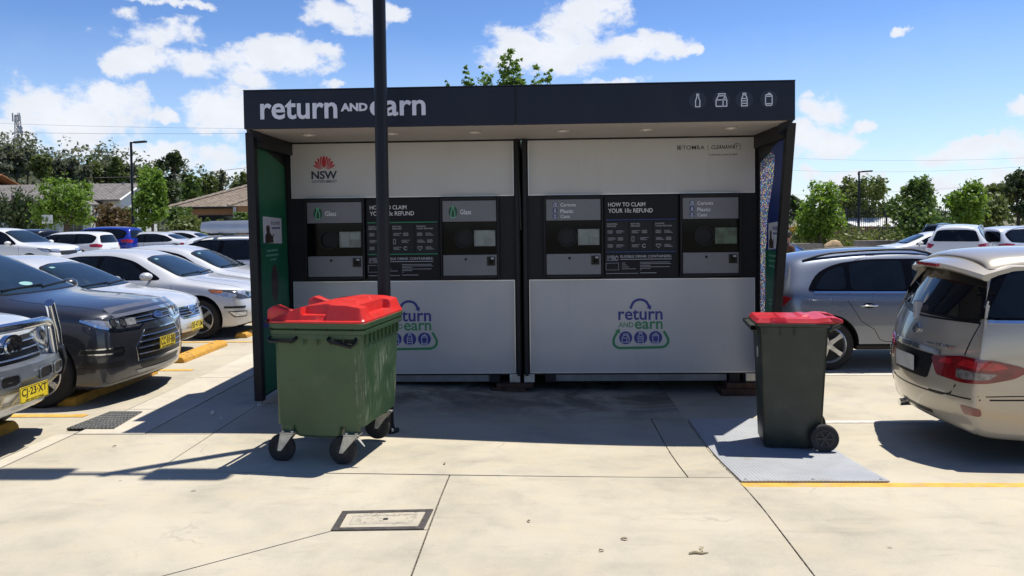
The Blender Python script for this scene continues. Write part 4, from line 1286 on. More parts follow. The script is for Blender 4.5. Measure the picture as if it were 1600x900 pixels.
def sheet(mb, poly, zo, skirt=0.0, cell=0.4, inset=0.0):
    """A sheet over a plan outline (survey units) that follows the fall of the ground."""
    P = [(x * S, y * S) for x, y in poly]
    if inset:
        n = len(P); Q = []
        ar = sum(P[i][0] * P[(i + 1) % n][1] - P[(i + 1) % n][0] * P[i][1] for i in range(n))
        sg = 1 if ar > 0 else -1
        for i in range(n):
            p = Vector(P[i]); d1 = (p - Vector(P[i - 1])).normalized(); d2 = (Vector(P[(i + 1) % n]) - p).normalized()
            n1 = Vector((-d1.y, d1.x)) * sg; n2 = Vector((-d2.y, d2.x)) * sg
            q = p + (n1 + n2) * inset / max(0.3, 1 + n1.dot(n2)); Q.append((q.x, q.y))
        P = Q
    xs = [p[0] for p in P]; ys = [p[1] for p in P]
    nu = max(1, int((max(xs) - min(xs)) / cell)); nv = max(1, int((max(ys) - min(ys)) / cell))
    V = []; F = []; cache = {}
    def vert(p):
        k = (round(p[0], 4), round(p[1], 4))
        if k not in cache: V.append((p[0], p[1], gz(*p) + zo)); cache[k] = len(V) - 1
        return cache[k]
    for i in range(nu):
        a = min(xs) + (max(xs) - min(xs)) * i / nu; b = min(xs) + (max(xs) - min(xs)) * (i + 1) / nu
        stp = clip(clip(P, 0, a, True), 0, b, False)
        if len(stp) < 3: continue
        for j in range(nv):
            c_ = min(ys) + (max(ys) - min(ys)) * j / nv; d = min(ys) + (max(ys) - min(ys)) * (j + 1) / nv
            q = clip(clip(stp, 1, c_, True), 1, d, False)
            ids = []
            for p in q:
                k = vert(p)
                if k not in ids: ids.append(k)
            if len(ids) >= 3: F.append(ids)
    if skirt:
        cnt = {}
        for f in F:
            for i in range(len(f)):
                e = (f[i], f[(i + 1) % len(f)]); cnt.setdefault(tuple(sorted(e)), []).append(e)
        low = {}
        for k, es in cnt.items():
            if len(es) == 1:
                a, b = es[0]
                for q in (a, b):
                    if q not in low: V.append((V[q][0], V[q][1], V[q][2] - skirt)); low[q] = len(V) - 1
                F.append([b, a, low[a], low[b]])
    mb.add(V, F)

# far ground out to the horizon
mb = MB(); xs = [-900, -300, -120, -60, -40, -30, -24, -20, -16, -12, -8, -4, 0, 4, 8, 14, 20, 30, 60, 120, 300, 900]
ys = [-300, -60, -20, 0, 4, 5.2, 6, 6.6, 7.2, 8, 12, 20, 30, 50, 100, 250, 900]
GV = [(x, y, gz(x, y) - 0.09) for y in ys for x in xs]; nx = len(xs)
mb.add(GV, [(j * nx + i, j * nx + i + 1, (j + 1) * nx + i + 1, (j + 1) * nx + i) for j in range(len(ys) - 1) for i in range(nx - 1)])
tag(mb.build('ground', mat('dry_ground', (0.17, 0.16, 0.10), 0.95, var=0.35, vscale=0.3, world=True)), kind='structure')
mb = MB(); sheet(mb, [(-45, -12), (45, -12), (45, 44), (-45, 44)], -0.014, 0.0, 1.0)
tag(mb.build('car_park', CONC2, smooth=60), kind='structure')

mb = MB(); sheet(mb, [(-3.96, -11), (1.26, -11), (1.26, 13), (-3.83, 13)], -0.010, 0.0, 0.5)
sheet(mb, [(1.262, -11), (12, -11), (12, 5.10), (1.262, 5.10)], -0.010, 0.0, 0.5)
FP = tag(mb.build('footpath', JOINT), kind='structure')
SLABS = [
 [(-3.83,-10),(-.65,-10),(-.65,4.33),(-1.187,4.306),(-3.83,2.08)],
 [(-3.83,2.08),(-1.187,4.306),(-.65,4.33),(-.65,5.34),(-3.83,5.34)],
 [(-.65,-10),(1.265,-10),(1.265,5.36),(-.65,5.34)],
 [(1.265,-10),(3.03,-10),(3.03,5.115),(1.265,5.115)],
 [(3.03,-10),(12,-10),(12,5.115),(3.03,5.115)],
 [(-3.83,5.34),(-2.69,5.34),(-2.69,6.31),(-3.83,6.31)],
 [(-3.25,6.31),(-2.69,6.31),(-2.69,7.82),(-3.25,7.82)],
 [(-3.25,7.82),(-2.69,7.82),(-2.69,10.4),(-3.25,10.4)],
 [(-3.25,10.4),(-2.69,10.4),(-2.69,13),(-3.25,13)],
 [(-2.69,5.34),(.955,5.36),(.955,7.22),(-2.69,7.40)],
 [(.955,5.36),(1.265,5.36),(1.265,7.2),(.955,7.2)],
 [(-2.69,7.40),(.955,7.22),(1.265,7.2),(1.265,13),(-2.69,13)],
]
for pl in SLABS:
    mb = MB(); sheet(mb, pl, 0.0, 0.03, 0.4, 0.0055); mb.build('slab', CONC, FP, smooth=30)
for pl in ([(-3.98,-10),(-3.83,-10),(-3.83,6.31),(-3.98,6.31)], [(-3.83,6.31),(-3.25,6.31),(-3.25,7.16),(-3.83,7.16)], [(-3.83,7.16),(-3.25,7.16),(-3.25,8.64),(-3.83,8.64)],
           [(-3.83,8.64),(-3.25,8.64),(-3.25,10.4),(-3.83,10.4)], [(-3.83,10.4),(-3.25,10.4),(-3.25,13),(-3.83,13)]):
    mb = MB(); sheet(mb, pl, 0.004, 0.035, 0.4, 0.006); mb.build('kerb_slab', KERBM, FP, smooth=30)

# grit packed into the open joints
rng = random.Random(8); mb = MB()
def grit(x0, y0, x1, y1, n, w_):
    for _ in range(n):
        q = rng.random(); x = (x0 + (x1 - x0) * q + rng.gauss(0, w_)) * S; y = (y0 + (y1 - y0) * q) * S; r_ = rng.uniform(.002, .006); z = gz(x, y) - .004
        mb.add([(x - r_, y, z), (x, y - r_, z), (x + r_, y, z), (x, y + r_, z), (x, y, z + r_ * 1.1)], [(0,1,4), (1,2,4), (2,3,4), (3,0,4), (3,2,1,0)])
grit(-.65, 5.3, -.65, 2.6, 420, .004); grit(1.265, 7.1, 1.265, 2.6, 420, .004); grit(-1.2, 4.29, -2.6, 3.1, 120, .004); grit(3.03, 5.1, 3.03, 4.0, 60, .004)
tag(mb.build('joint_gravel', mat('gravel', (.30,.25,.19), .9, var=.7, vscale=60, world=True)), kind='stuff')

# painted bay lines
k_ = 0
for y in (6.975, 9.16, 11.34, 13.52, 15.7, 17.9, 4.75):
    mb = MB(); sheet(mb, [(-9.2, y - .05), (-4.12, y - .05), (-4.12, y + .05), (-9.2, y + .05)], -0.009, 0.0, 0.5)
    o = tag(mb.build('bay_line', LINEY), kind='structure')
for (y, w_, x0, m_) in ((5.185, .066, 1.275, LINEY), (7.13, .035, 2.25, LINEW), (9.28, .035, 2.4, LINEW), (11.4, .035, 2.4, LINEW)):
    mb = MB(); sheet(mb, [(x0, y - w_), (9, y - w_), (9, y + w_), (x0, y + w_)], -0.009 , 0.0, 0.4)
    tag(mb.build('bay_line', m_), kind='structure')

# ================================================================== the container-return kiosk
CH = mat('kiosk_charcoal', (0.0095, 0.010, 0.0125), 0.5, 0.0, var=0.12, vscale=3, dirt=(0.025, 0.023, 0.02), ds=4, da=0.4, spec=0.28)
NAVY = mat('fascia_navy', (0.0085, 0.0125, 0.026), 0.45, 0.0, var=0.10, vscale=2, dirt=(0.02, 0.022, 0.03), ds=3, da=0.3, spec=0.3)
ACM = mat('panel_white', (0.45, 0.45, 0.45), 0.36, 0.08, var=0.018, vscale=1.4, dirt=(0.34, 0.33, 0.31), ds=2.2, da=0.10)
def drips(m, amt, tint):
    q = NT(m.node_tree); b_ = q.n['Principled BSDF']; g_ = q.node('ShaderNodeTexCoord').outputs['Object']
    mpn = q.node('ShaderNodeMapping'); q.set(mpn, 'Vector', g_); q.set(mpn, 'Scale', (7.0, 7.0, 0.5))
    st_ = q.noise(mpn.outputs[0], 2.2, 6.0, 0.66, 0.5); pt_ = q.noise(g_, 1.1, 5.0, 0.6)
    f_ = q.math('MULTIPLY', q.math('MULTIPLY', q.ramp(st_, 0.52, 0.72), q.ramp(pt_, 0.40, 0.62)), amt)
    sm_ = q.math('MULTIPLY', q.ramp(q.noise(g_, 9.0, 6.0, 0.7, 1.5), 0.60, 0.74), amt * 0.5)
    src = b_.inputs['Base Color'].links[0].from_socket
    q.set(b_, 'Base Color', q.mix(q.math('ADD', f_, sm_), src, c4(tint)))
    q.set(b_, 'Roughness', q.ramp(pt_, 0.3, 0.7, 0.28, 0.46))
drips(ACM, 0.09, (0.18, 0.17, 0.155))
SOF = mat('soffit_white', (0.42, 0.40, 0.37), 0.6, var=0.05, vscale=2)
MGREY = mat('machine_grey', (0.15, 0.155, 0.168), 0.4, 0.3, var=0.05, vscale=4)
BGLASS = mat('machine_glass', (0.003, 0.003, 0.004), 0.08, 0.0, var=0.2, spec=0.16)
SCRN = mat('screen_grey', (0.16, 0.18, 0.18), 0.15, 0.0, var=0.35, vscale=7, spec=0.6)
SCRN2 = mat('screen_green', (0.045, 0.085, 0.055), 0.15, 0.0, var=0.6, vscale=9, spec=0.6)
GREENP = mat('print_green', (0.012, 0.22, 0.10), 0.5, var=0.05)
NAVYP = mat('print_navy', (0.026, 0.036, 0.22), 0.5, var=0.05)
BLUEP = mat('print_blue', (0.012, 0.035, 0.16), 0.5, var=0.05)
LTXT = mat('print_pale', (0.62, 0.64, 0.72), 0.5, var=0.04)
GTXT = mat('print_grey', (0.40, 0.41, 0.43), 0.55, var=0.05)
REDP = mat('print_red', (0.42, 0.018, 0.03), 0.5, var=0.05)
INFO = mat('info_board', (0.0055, 0.006, 0.009), 0.5, var=0.15, spec=0.25)
INFO2 = mat('info_column', (0.015, 0.017, 0.020), 0.5, var=0.1, spec=0.25)
STEEL = mat('galvanised_steel', (0.40, 0.41, 0.42), 0.4, 0.8, var=0.2, vscale=12)

KO = Vector((-0.23 * S, 8.3 * S, 0.0))
K = thing('return_kiosk', 'long dark container return kiosk with white panels, navy fascia and four bottle slots', 'kiosk', KO)
def KB(): return MB(S, KO)
YF, YW = 6.95, 8.28
def fw(d0=0.0, Y=YW): return lambda u, v, q: (u, Y - d0 - q, v)

# carcass behind the wall
mb = KB(); mb.box(-2.69, -.235, 8.33, 10.45, .075, 2.56); mb.box(-.215, 2.24, 8.33, 10.45, .075, 2.56); mb.build('container_shell', CH, K, bevel=0.008)
# dark wall plane, one per module, with corner posts and the central seam
for x0, x1 in ((-2.69, -.238), (-.212, 2.24)):
    mb = KB(); mb.box(x0, x1, 8.295, 8.33, .085, 2.56); mb.build('wall_backing', CH, K)
mb = KB(); mb.box(-.283, -.245, 8.20, 8.33, .09, 2.53); mb.build('module_post', CH, K, bevel=0.006)
mb = KB(); mb.box(-.205, -.166, 8.20, 8.33, .09, 2.53); mb.build('module_post', CH, K, bevel=0.006)
mb = KB(); mb.tube([(-.262, 8.19, 2.5), (-.25, 8.185, 2.2), (-.235, 8.19, 1.9), (-.228, 8.21, 1.6)], 0.012, 6); mb.build('cable', BLACK, K, smooth=60)
# upper and lower white panels
for x0, x1 in ((-2.625, -.297), (-.153, 2.165)):
    for z0, z1 in ((1.95, 2.528), (.104, 1.083)):
        mb = KB(); mb.box(x0, x1, 8.272, 8.294, z0, z1); p = mb.build('wall_panel', ACM, K, bevel=0.004)
        mb = KB(); ribbon(mb, [(x0+.006,z0+.006),(x1-.006,z0+.006),(x1-.006,z1-.006),(x0+.006,z1-.006)], .006, fw(.008), .0012, True); mb.build('panel_edge', mat('panel_edge', (.72,.72,.72), .3, .5, var=.05), p)
# base beams and feet
for x0, x1 in ((-2.45, -.50), (.02, 1.88)):
    mb = KB(); mb.box(x0, x1, 8.30, 8.36, .015, .098); mb.build('base_beam', mat('beam_grey', (.20,.20,.20), .6, .2, var=.15), K, bevel=0.004)
for x in (-2.62, -.52, -.31, -.16, .06, 1.95, 2.12):
    mb = KB(); mb.box(x - .055, x + .055, 8.26, 8.40, .012, .10); mb.build('foot', STEEL if x in (-.31, -.16, 2.12) else CH, K, bevel=0.004)

# canopy: soffit, fascia, roof
mb = KB(); mb.box(-2.60, 2.15, 6.99, 8.33, 2.532, 2.548); mb.build('soffit', SOF, K)
for x0, x1, ye in ((-2.728, -2.602, 7.32), (2.152, 2.236, 7.27)):
    mb = KB(); mb.prism([(ye, 2.40), (8.40, 2.40), (8.40, 2.852), (ye, 2.852)], lambda a, b, q: (q, a, b), x0, x1); mb.build('canopy_cheek', CH, K, bevel=0.004)
mb = KB(); mb.box(-2.69, 2.24, 10.36, 10.44, -.14, .07); mb.box(-2.69, -2.62, 8.5, 10.3, -.08, .07); mb.box(2.17, 2.24, 8.6, 10.3, -.14, .07); mb.build('light_block_skirt', CH, K)  # unseen skirt added to stop light leaking in under the kiosk
mb = KB(); mb.box(-2.62, 2.165, 8.255, 8.272, 2.516, 2.532); mb.build('soffit_trim', CH, K)
mb = KB(); mb.box(-2.60, 2.15, 6.99, 8.40, 2.56, 2.852); mb.build('roof', CH, K, bevel=0.006)
for x0, x1 in ((-2.613, -.232), (-.226, 2.16)):
    mb = KB(); mb.box(x0, x1, YF, YF + .04, 2.525, 2.857); mb.build('fascia', NAVY, K, bevel=0.006)
for x0, x1 in ((-2.613, -2.58), (2.127, 2.16)):
    mb = KB()
    mb.prism([(YF + .041, 2.525), (7.32, 2.44), (7.32, 2.857), (YF + .041, 2.857)], lambda a, b, q: (q, a, b), x0, x1)
    mb.build('fascia_return', NAVY, K, bevel=0.004)
mb = KB(); mb.box(-2.613, 2.16, YF - .006, YF + .05, 2.857, 2.866); mb.build('fascia_capping', NAVY, K, bevel=0.002)
mb = KB(); mb.box(-.237, -.221, YF - .004, YF + .02, 2.53, 2.855); mb.build('fascia_joint', BLACK, K)
for x in (-2.20, -1.41, -.63, .19, .965, 1.74):
    mb = KB(); mb.lathe([(.060, 2.531), (.064, 2.524), (.056, 2.517), (.042, 2.520), (.038, 2.5315)], (x, 7.5, 0), 'z', 24, caps=False)
    d = mb.build('downlight', mat('downlight_ring', (.62,.60,.56), .35, .3, var=.05), K, smooth=40)
    mb = KB(); mb.lathe([(.001, 2.5285), (.038, 2.5285)], (x, 7.5, 0), 'z', 20, caps=False); mb.build('diffuser', mat('diffuser', (.55,.53,.46), .4, var=.05), d)

# fascia lettering and icons
ff = fw(0.001, YF)
mb = KB(); kx = YF / 7.22
add_text(mb, 'return', ff, -2.557 * kx, -1.852 * kx, 2.604, 2.774, .006, .018)
add_text(mb, 'AND', ff, -1.82 * kx, -1.575 * kx, 2.665, 2.735, .006, .045)
add_text(mb, 'earn', ff, -1.555 * kx, -1.048 * kx, 2.618, 2.752, .006, .018)
mb.build('lettering', LTXT, K)

def bottle(fn, mb, u, v, h, wd):
    w2 = h * .17
    ribbon(mb, [(u - w2, v), (u + w2, v), (u + w2, v + h * .48), (u + w2 * .45, v + h * .70), (u + w2 * .45, v + h * .98), (u - w2 * .45, v + h * .98), (u - w2 * .45, v + h * .70), (u - w2, v + h * .48)], wd, fn, .003, True)
    ribbon(mb, [(u - w2 * .5, v + h * .88), (u + w2 * .5, v + h * .88)], wd, fn, .003)
def carton(fn, mb, u, v, h, wd):
    a = h * .42
    ribbon(mb, [(u - a, v), (u + a, v), (u + a, v + h * .5), (u + a * .7, v + h * .82), (u - a * .55, v + h * .82), (u - a, v + h * .5)], wd, fn, .003, True)
    ribbon(mb, [(u - a * .55, v + h * .82), (u - a * .55, v + h * .98), (u + a * .7, v + h * .98), (u + a * .7, v + h * .82)], wd, fn, .003)
    ribbon(mb, [(u - a, v + h * .5), (u + a, v + h * .5)], wd, fn, .003); ribbon(mb, [(u + a * .3, v), (u + a * .3, v + h * .5), (u + a * .7, v + h * .8)], wd, fn, .003)
def pet(fn, mb, u, v, h, wd):
    a = h * .22
    ribbon(mb, [(u - a, v), (u + a, v), (u + a, v + h * .6), (u + a * .5, v + h * .82), (u + a * .5, v + h * .99), (u - a * .5, v + h * .99), (u - a * .5, v + h * .82), (u - a, v + h * .6)], wd, fn, .003, True)
    for q in (.2, .4, .58): ribbon(mb, [(u - a, v + h * q), (u + a, v + h * q)], wd, fn, .003)
    ribbon(mb, [(u - a * .5, v + h * .86), (u + a * .5, v + h * .86)], wd, fn, .003)
def can(fn, mb, u, v, h, wd):
    a = h * .26
    ribbon(mb, [(u - a * .7, v), (u + a * .7, v), (u + a, v + h * .1), (u + a, v + h * .75), (u + a * .7, v + h * .86), (u - a * .7, v + h * .86), (u - a, v + h * .75), (u - a, v + h * .1)], wd, fn, .003, True)
    ribbon(mb, [(u - a, v + h * .14), (u + a, v + h * .14)], wd, fn, .003); ribbon(mb, [(u - a, v + h * .72), (u + a, v + h * .72)], wd, fn, .003)
    ribbon(mb, arc(u + a * .1, v + h * .88, h * .09, 0, 180, 6), wd, fn, .003)
for i, (x, f_) in enumerate(((1.385, bottle), (1.594, carton), (1.796, pet), (2.01, can))):
    x *= kx
    dk = KB(); dk.prism(ellipse(x, 2.706, .075, .075, 24), ff, 0.0, .0012); d = dk.build('icon_disc', mat('disc_dark', (.010,.013,.026), .4, var=.05), K)
    mb = KB(); f_(lambda a, b, q: ff(a, b, q + .001), mb, x, 2.652, .108, .0075); mb.build('icon', LTXT, d)

# state emblem: lotus of red petals above lettering
wf = fw(.008)
em = KB(); cx, cz = -2.272, 2.262
def petal(cx_, cz_, ang, L_, Wd, q):
    pts = []
    for i in range(13):
        t = i / 12; a = Wd * math.sin(math.pi * t) ** .8 * (1.1 - .5 * t)
        pts.append((a, t * L_))
    for i in range(11, 0, -1):
        t = i / 12; a = -Wd * math.sin(math.pi * t) ** .8 * (1.1 - .5 * t)
        pts.append((a, t * L_))
    c_, s_ = math.cos(R(ang)), math.sin(R(ang))
    return [(cx_ + u * c_ + v * s_, cz_ - u * s_ + v * c_) for u, v in pts]
q = 0
PET = [(-74, .128, .026), (74, .128, .026), (-54, .130, .030), (54, .130, .030), (-33, .132, .032), (33, .132, .032), (-15, .135, .034), (15, .135, .034), (0, .140, .032)]
wh = KB()
for a, L_, wd in PET:
    p = petal(cx, cz, a, L_, wd, q)
    em.prism(p, wf, 0.0, .0015 + q); ribbon(wh, p, .004, lambda a_, b_, d_, q=q: wf(a_, b_, .0016 + q + d_), .0004, True)
    q += .0008
E_ = em.build('emblem', REDP, K); wh.build('emblem_outline', ACM, E_)
mb = KB(); add_text(mb, 'NSW', wf, -2.408, -2.138, 2.150, 2.236, .002, .03); add_text(mb, 'GOVERNMENT', wf, -2.406, -2.139, 2.112, 2.140, .002, .005); mb.build('lettering', mat('print_dark_navy', (.012,.018,.045), .5, var=.05), K)
# operator names, upper right panel
mb = KB()
add_text(mb, 'TOMRA', wf, 1.43, 1.655, 2.398, 2.440, .0015, .004); mb.build('lettering', INK, K)
mb = KB(); ribbon(mb, [(1.69, 2.390), (1.69, 2.448)], .004, wf, .0015); mb.build('divider', INK, K)
mb = KB()
add_text(mb, 'CLEANAWAY', lambda u, v, q_: wf(u + (v - 2.4) * .22, v, q_), 1.72, 1.99, 2.400, 2.440, .0015, .010); mb.build('lettering', INK, K)
mb = KB()
for i in range(4): ribbon(mb, arc(1.388 + (i % 2) * .022, 2.408 + (i // 2) * .022, .010, 0, 330, 8), .006, wf, .0015)
mb.build('mark', INK, K); mb = KB(); ribbon(mb, arc(1.985, 2.42, .035, -60, 200, 14), .005, wf, .0015); mb.build('swoosh', INK, K); mb = KB()
add_text(mb, 'Collection point #1600', wf, 1.70, 1.985, 2.330, 2.352, .0015, .004); mb.build('lettering', INK, K)

# big logo on the lower panels
def logo(cx):
    z0 = .352
    k = .58 / 90.0
    nb = KB(); ox = cx
    X = lambda px: ox + (px - 1001) * .00660; Z = lambda py: .356 + (545 - py) * .00655
    nv = KB(); gr = KB(); wt = KB()
    add_text(nv, 'return', wf, X(966.5), X(1035.5), Z(499.5), Z(482.5), .002, .018)
    ribbon(nv, [(X(985.5), Z(481.5))] + [(X(1000.5 + 12.5 * math.cos(R(a))), Z(477 - 9.8 * math.sin(R(a)))) for a in range(165, 14, -15)] + [(X(1015), Z(479))], .026, wf, .002)
    nv.add([wf(X(a), Z(b), .0021) for a, b in ((1010.5, 479.5), (1018, 476), (1017, 484))] + [wf(X(a), Z(b), 0) for a, b in ((1010.5, 479.5), (1018, 476), (1017, 484))], [(0,1,2),(0,3,4,1),(1,4,5,2),(2,5,3,0)])
    add_text(gr, 'AND', wf, X(966.5), X(990), Z(511), Z(503), .002, .010); add_text(gr, 'earn', wf, X(992), X(1035.5), Z(514), Z(501.5), .002, .018)
    ribbon(gr, [(X(966), Z(516)), (X(959.5), Z(528)), (X(958.5), Z(534)), (X(960), Z(539)), (X(964), Z(542.5)), (X(969), Z(543.8)), (X(1034), Z(542.8)), (X(1040), Z(540.5)), (X(1043.5), Z(536)), (X(1044), Z(530)), (X(1041.5), Z(525)), (X(1037), Z(517))], .026, wf, .002)
    tri = ((961, 516.5), (968.5, 512.8), (969, 521))
    gr.add([wf(X(a), Z(b), .0021) for a, b in tri] + [wf(X(a), Z(b), 0) for a, b in tri], [(0,1,2),(0,3,4,1),(1,4,5,2),(2,5,3,0)])
    f2 = lambda a, b, q_: wf(a, b, q_ + .002)
    carton(f2, wt, X(977.8), Z(534.5), .088, .0075); pet(f2, wt, X(1001), Z(536.5), .118, .0075); can(f2, wt, X(1024.3), Z(536.5), .110, .0075)
    L_ = nv.build('logo', NAVYP, K)
    for px in (977.8, 1001, 1024.3):
        dd = KB(); dd.prism(ellipse(X(px), Z(527.5), .068, .068, 24), wf, 0.0, .002); dd.build('icon_disc', NAVYP, L_)
    gr.build('logo_green', mat('print_logo_green', (.028,.22,.085), .5, var=.05), L_); wt.build('icon', mat('print_icon', (.42,.45,.55), .5, var=.05), L_)
logo(.993); logo(-1.405)

# the four machines
def machine(x0, x1, glass, scr):
    w_ = x1 - x0; z0, z1 = 1.10, 1.945
    mb = KB()
    mb.box(x0, x0 + .022, 8.215, 8.30, z0, z1); mb.box(x1 - .022, x1, 8.215, 8.30, z0, z1); mb.box(x0 + .022, x1 - .022, 8.215, 8.30, z1 - .035, z1); mb.box(x0 + .022, x1 - .022, 8.215, 8.30, z0, z0 + .03)
    mb.box(x0 + .022, x1 - .022, 8.27, 8.30, z0 + .03, z1 - .035)
    M = mb.build('return_machine', CH, K, bevel=0.004)
    a, b = x0 + .024, x1 - .024
    mb = KB(); mb.box(a, b, 8.225, 8.27, 1.69, z1 - .037); mb.build('top_panel', MGREY, M, bevel=0.004)
    mb = KB(); mb.box(a, b, 8.225, 8.27, z0 + .032, 1.348); mb.build('bottom_panel', MGREY, M, bevel=0.004)
    # glossy black fascia with a round throat cut through it
    ax, az, ar = x0 + .40 * w_, 1.518, .088
    mb = KB(); N = 32; o0 = []; o1 = []
    zz0, zz1 = 1.352, 1.686
    for i in range(N):
        t = 2 * math.pi * i / N; c_, s_ = math.cos(t), math.sin(t)
        o0.append((ax + ar * c_, az + ar * s_))
        kx_ = min(((b - ax) if c_ > 0 else (ax - a)) / max(abs(c_), 1e-6), ((zz1 - az) if s_ > 0 else (az - zz0)) / max(abs(s_), 1e-6))
        o1.append((ax + kx_ * c_, az + kx_ * s_))
    for cxn, czn in ((a, zz0), (b, zz0), (b, zz1), (a, zz1)):
        j = min(range(N), key=lambda i: (o1[i][0] - cxn) ** 2 + (o1[i][1] - czn) ** 2); o1[j] = (cxn, czn)
    ring = lambda pts, y: [(u, y, v) for u, v in pts]
    mb.loft([ring(o1, 8.268), ring(o1, 8.232), ring(o0, 8.232), ring(o0, 8.30), [(ax + (u - ax) * .8, 8.45, az + (v - az) * .8) for u, v in o0]], (False, True))
    g_ = mb.build('black_fascia', BGLASS, M)
    mb = KB(); ribbon(mb, ellipse(ax, az, ar + .006, ar + .006, 32), .010, lambda u, v, q_: (u, 8.232 - q_, v), .004, True); mb.build('throat_ring', BLACK, M)
    mb = KB(); sx0, sx1 = x0 + .575 * w_, x0 + .935 * w_
    mb.box(sx0, sx1, 8.228, 8.24, 1.435, 1.60); s_ = mb.build('screen', scr, M, bevel=0.002)
    if scr is SCRN:
        mb = KB(); mb.box(sx0 + .02, sx0 + .10, 8.2265, 8.229, 1.445, 1.585); mb.box(sx0 + .115, sx1 - .015, 8.2265, 8.229, 1.52, 1.585); mb.build('screen_panel', mat('screen_pale', (.20,.23,.22), .3, var=.15), M)
    mb = KB(); mb.lathe([(.001, 8.222), (.013, 8.222), (.015, 8.226)], (x0 + .43 * w_, 0, 1.302), 'y', 16, caps=False); mb.build('lock', BLACK, M)
    mb = KB(); mb.box(x1 - .125, x1 - .045, 8.205, 8.226, 1.235, 1.325); sc = mb.build('scanner', BLACK, M, bevel=0.004)
    mb = KB(); mb.box(x1 - .085, x1 - .055, 8.2035, 8.2055, 1.300, 1.318); mb.build('scanner_light', GTXT, M)
    mb = KB(); mb.prism(ellipse(x1 - .085, 1.275, .022, .022, 16), lambda u, v, q_: (u, 8.205 - q_, v), 0.0, .008); mb.build('scanner_eye', BGLASS, M)
    f2 = lambda u, v, q_: (u, 8.2248 - q_, v)
    if glass:
        mb = KB(); mb.prism(ellipse(x0 + .222 * w_, 1.792, .046, .060, 24), f2, 0.0, .0012); d = mb.build('icon_disc', mat('print_dark_green', (.008,.062,.032), .5, var=.06), M)
        mb = KB(); bottle(lambda u, v, q_: f2(u, v, q_ + .0012), mb, x0 + .222 * w_, 1.735, .115, .007); mb.build('icon', mat('print_mint', (.16,.52,.32), .5, var=.05), M)
        mb = KB(); add_text(mb, 'Glass', f2, x0 + .345 * w_, x0 + .53 * w_, 1.765, 1.815, .0015, .008); mb.build('lettering', WHITEP, M)
    else:
        mb = KB()
        for i, (tx, zz) in enumerate((('Cartons', 1.845), ('Plastic', 1.788), ('Cans', 1.727))):
            add_text(mb, tx, f2, x0 + .285 * w_, x0 + (.285 + (.255, .215, .155)[i]) * w_, zz - (.010 if i == 1 else 0.0) - .012, None, .0015, .008)
        mb.build('lettering', WHITEP, M)
        for i, (fnc, zz) in enumerate(((carton, 1.852), (pet, 1.795), (can, 1.735))):
            mb = KB(); mb.prism(ellipse(x0 + .195 * w_, zz, .026, .027, 18), f2, 0.0, .0012); d = mb.build('icon_disc', BLUEP, M)
            mb = KB(); fnc(lambda u, v, q_: f2(u, v, q_ + .0012), mb, x0 + .195 * w_, zz - .018, .036, .004); mb.build('icon', LTXT, M)
machine(-2.474, -1.85, True, SCRN); machine(-1.063, -.455, True, SCRN); machine(.005, .615, False, SCRN); machine(1.396, 2.012, False, SCRN2)

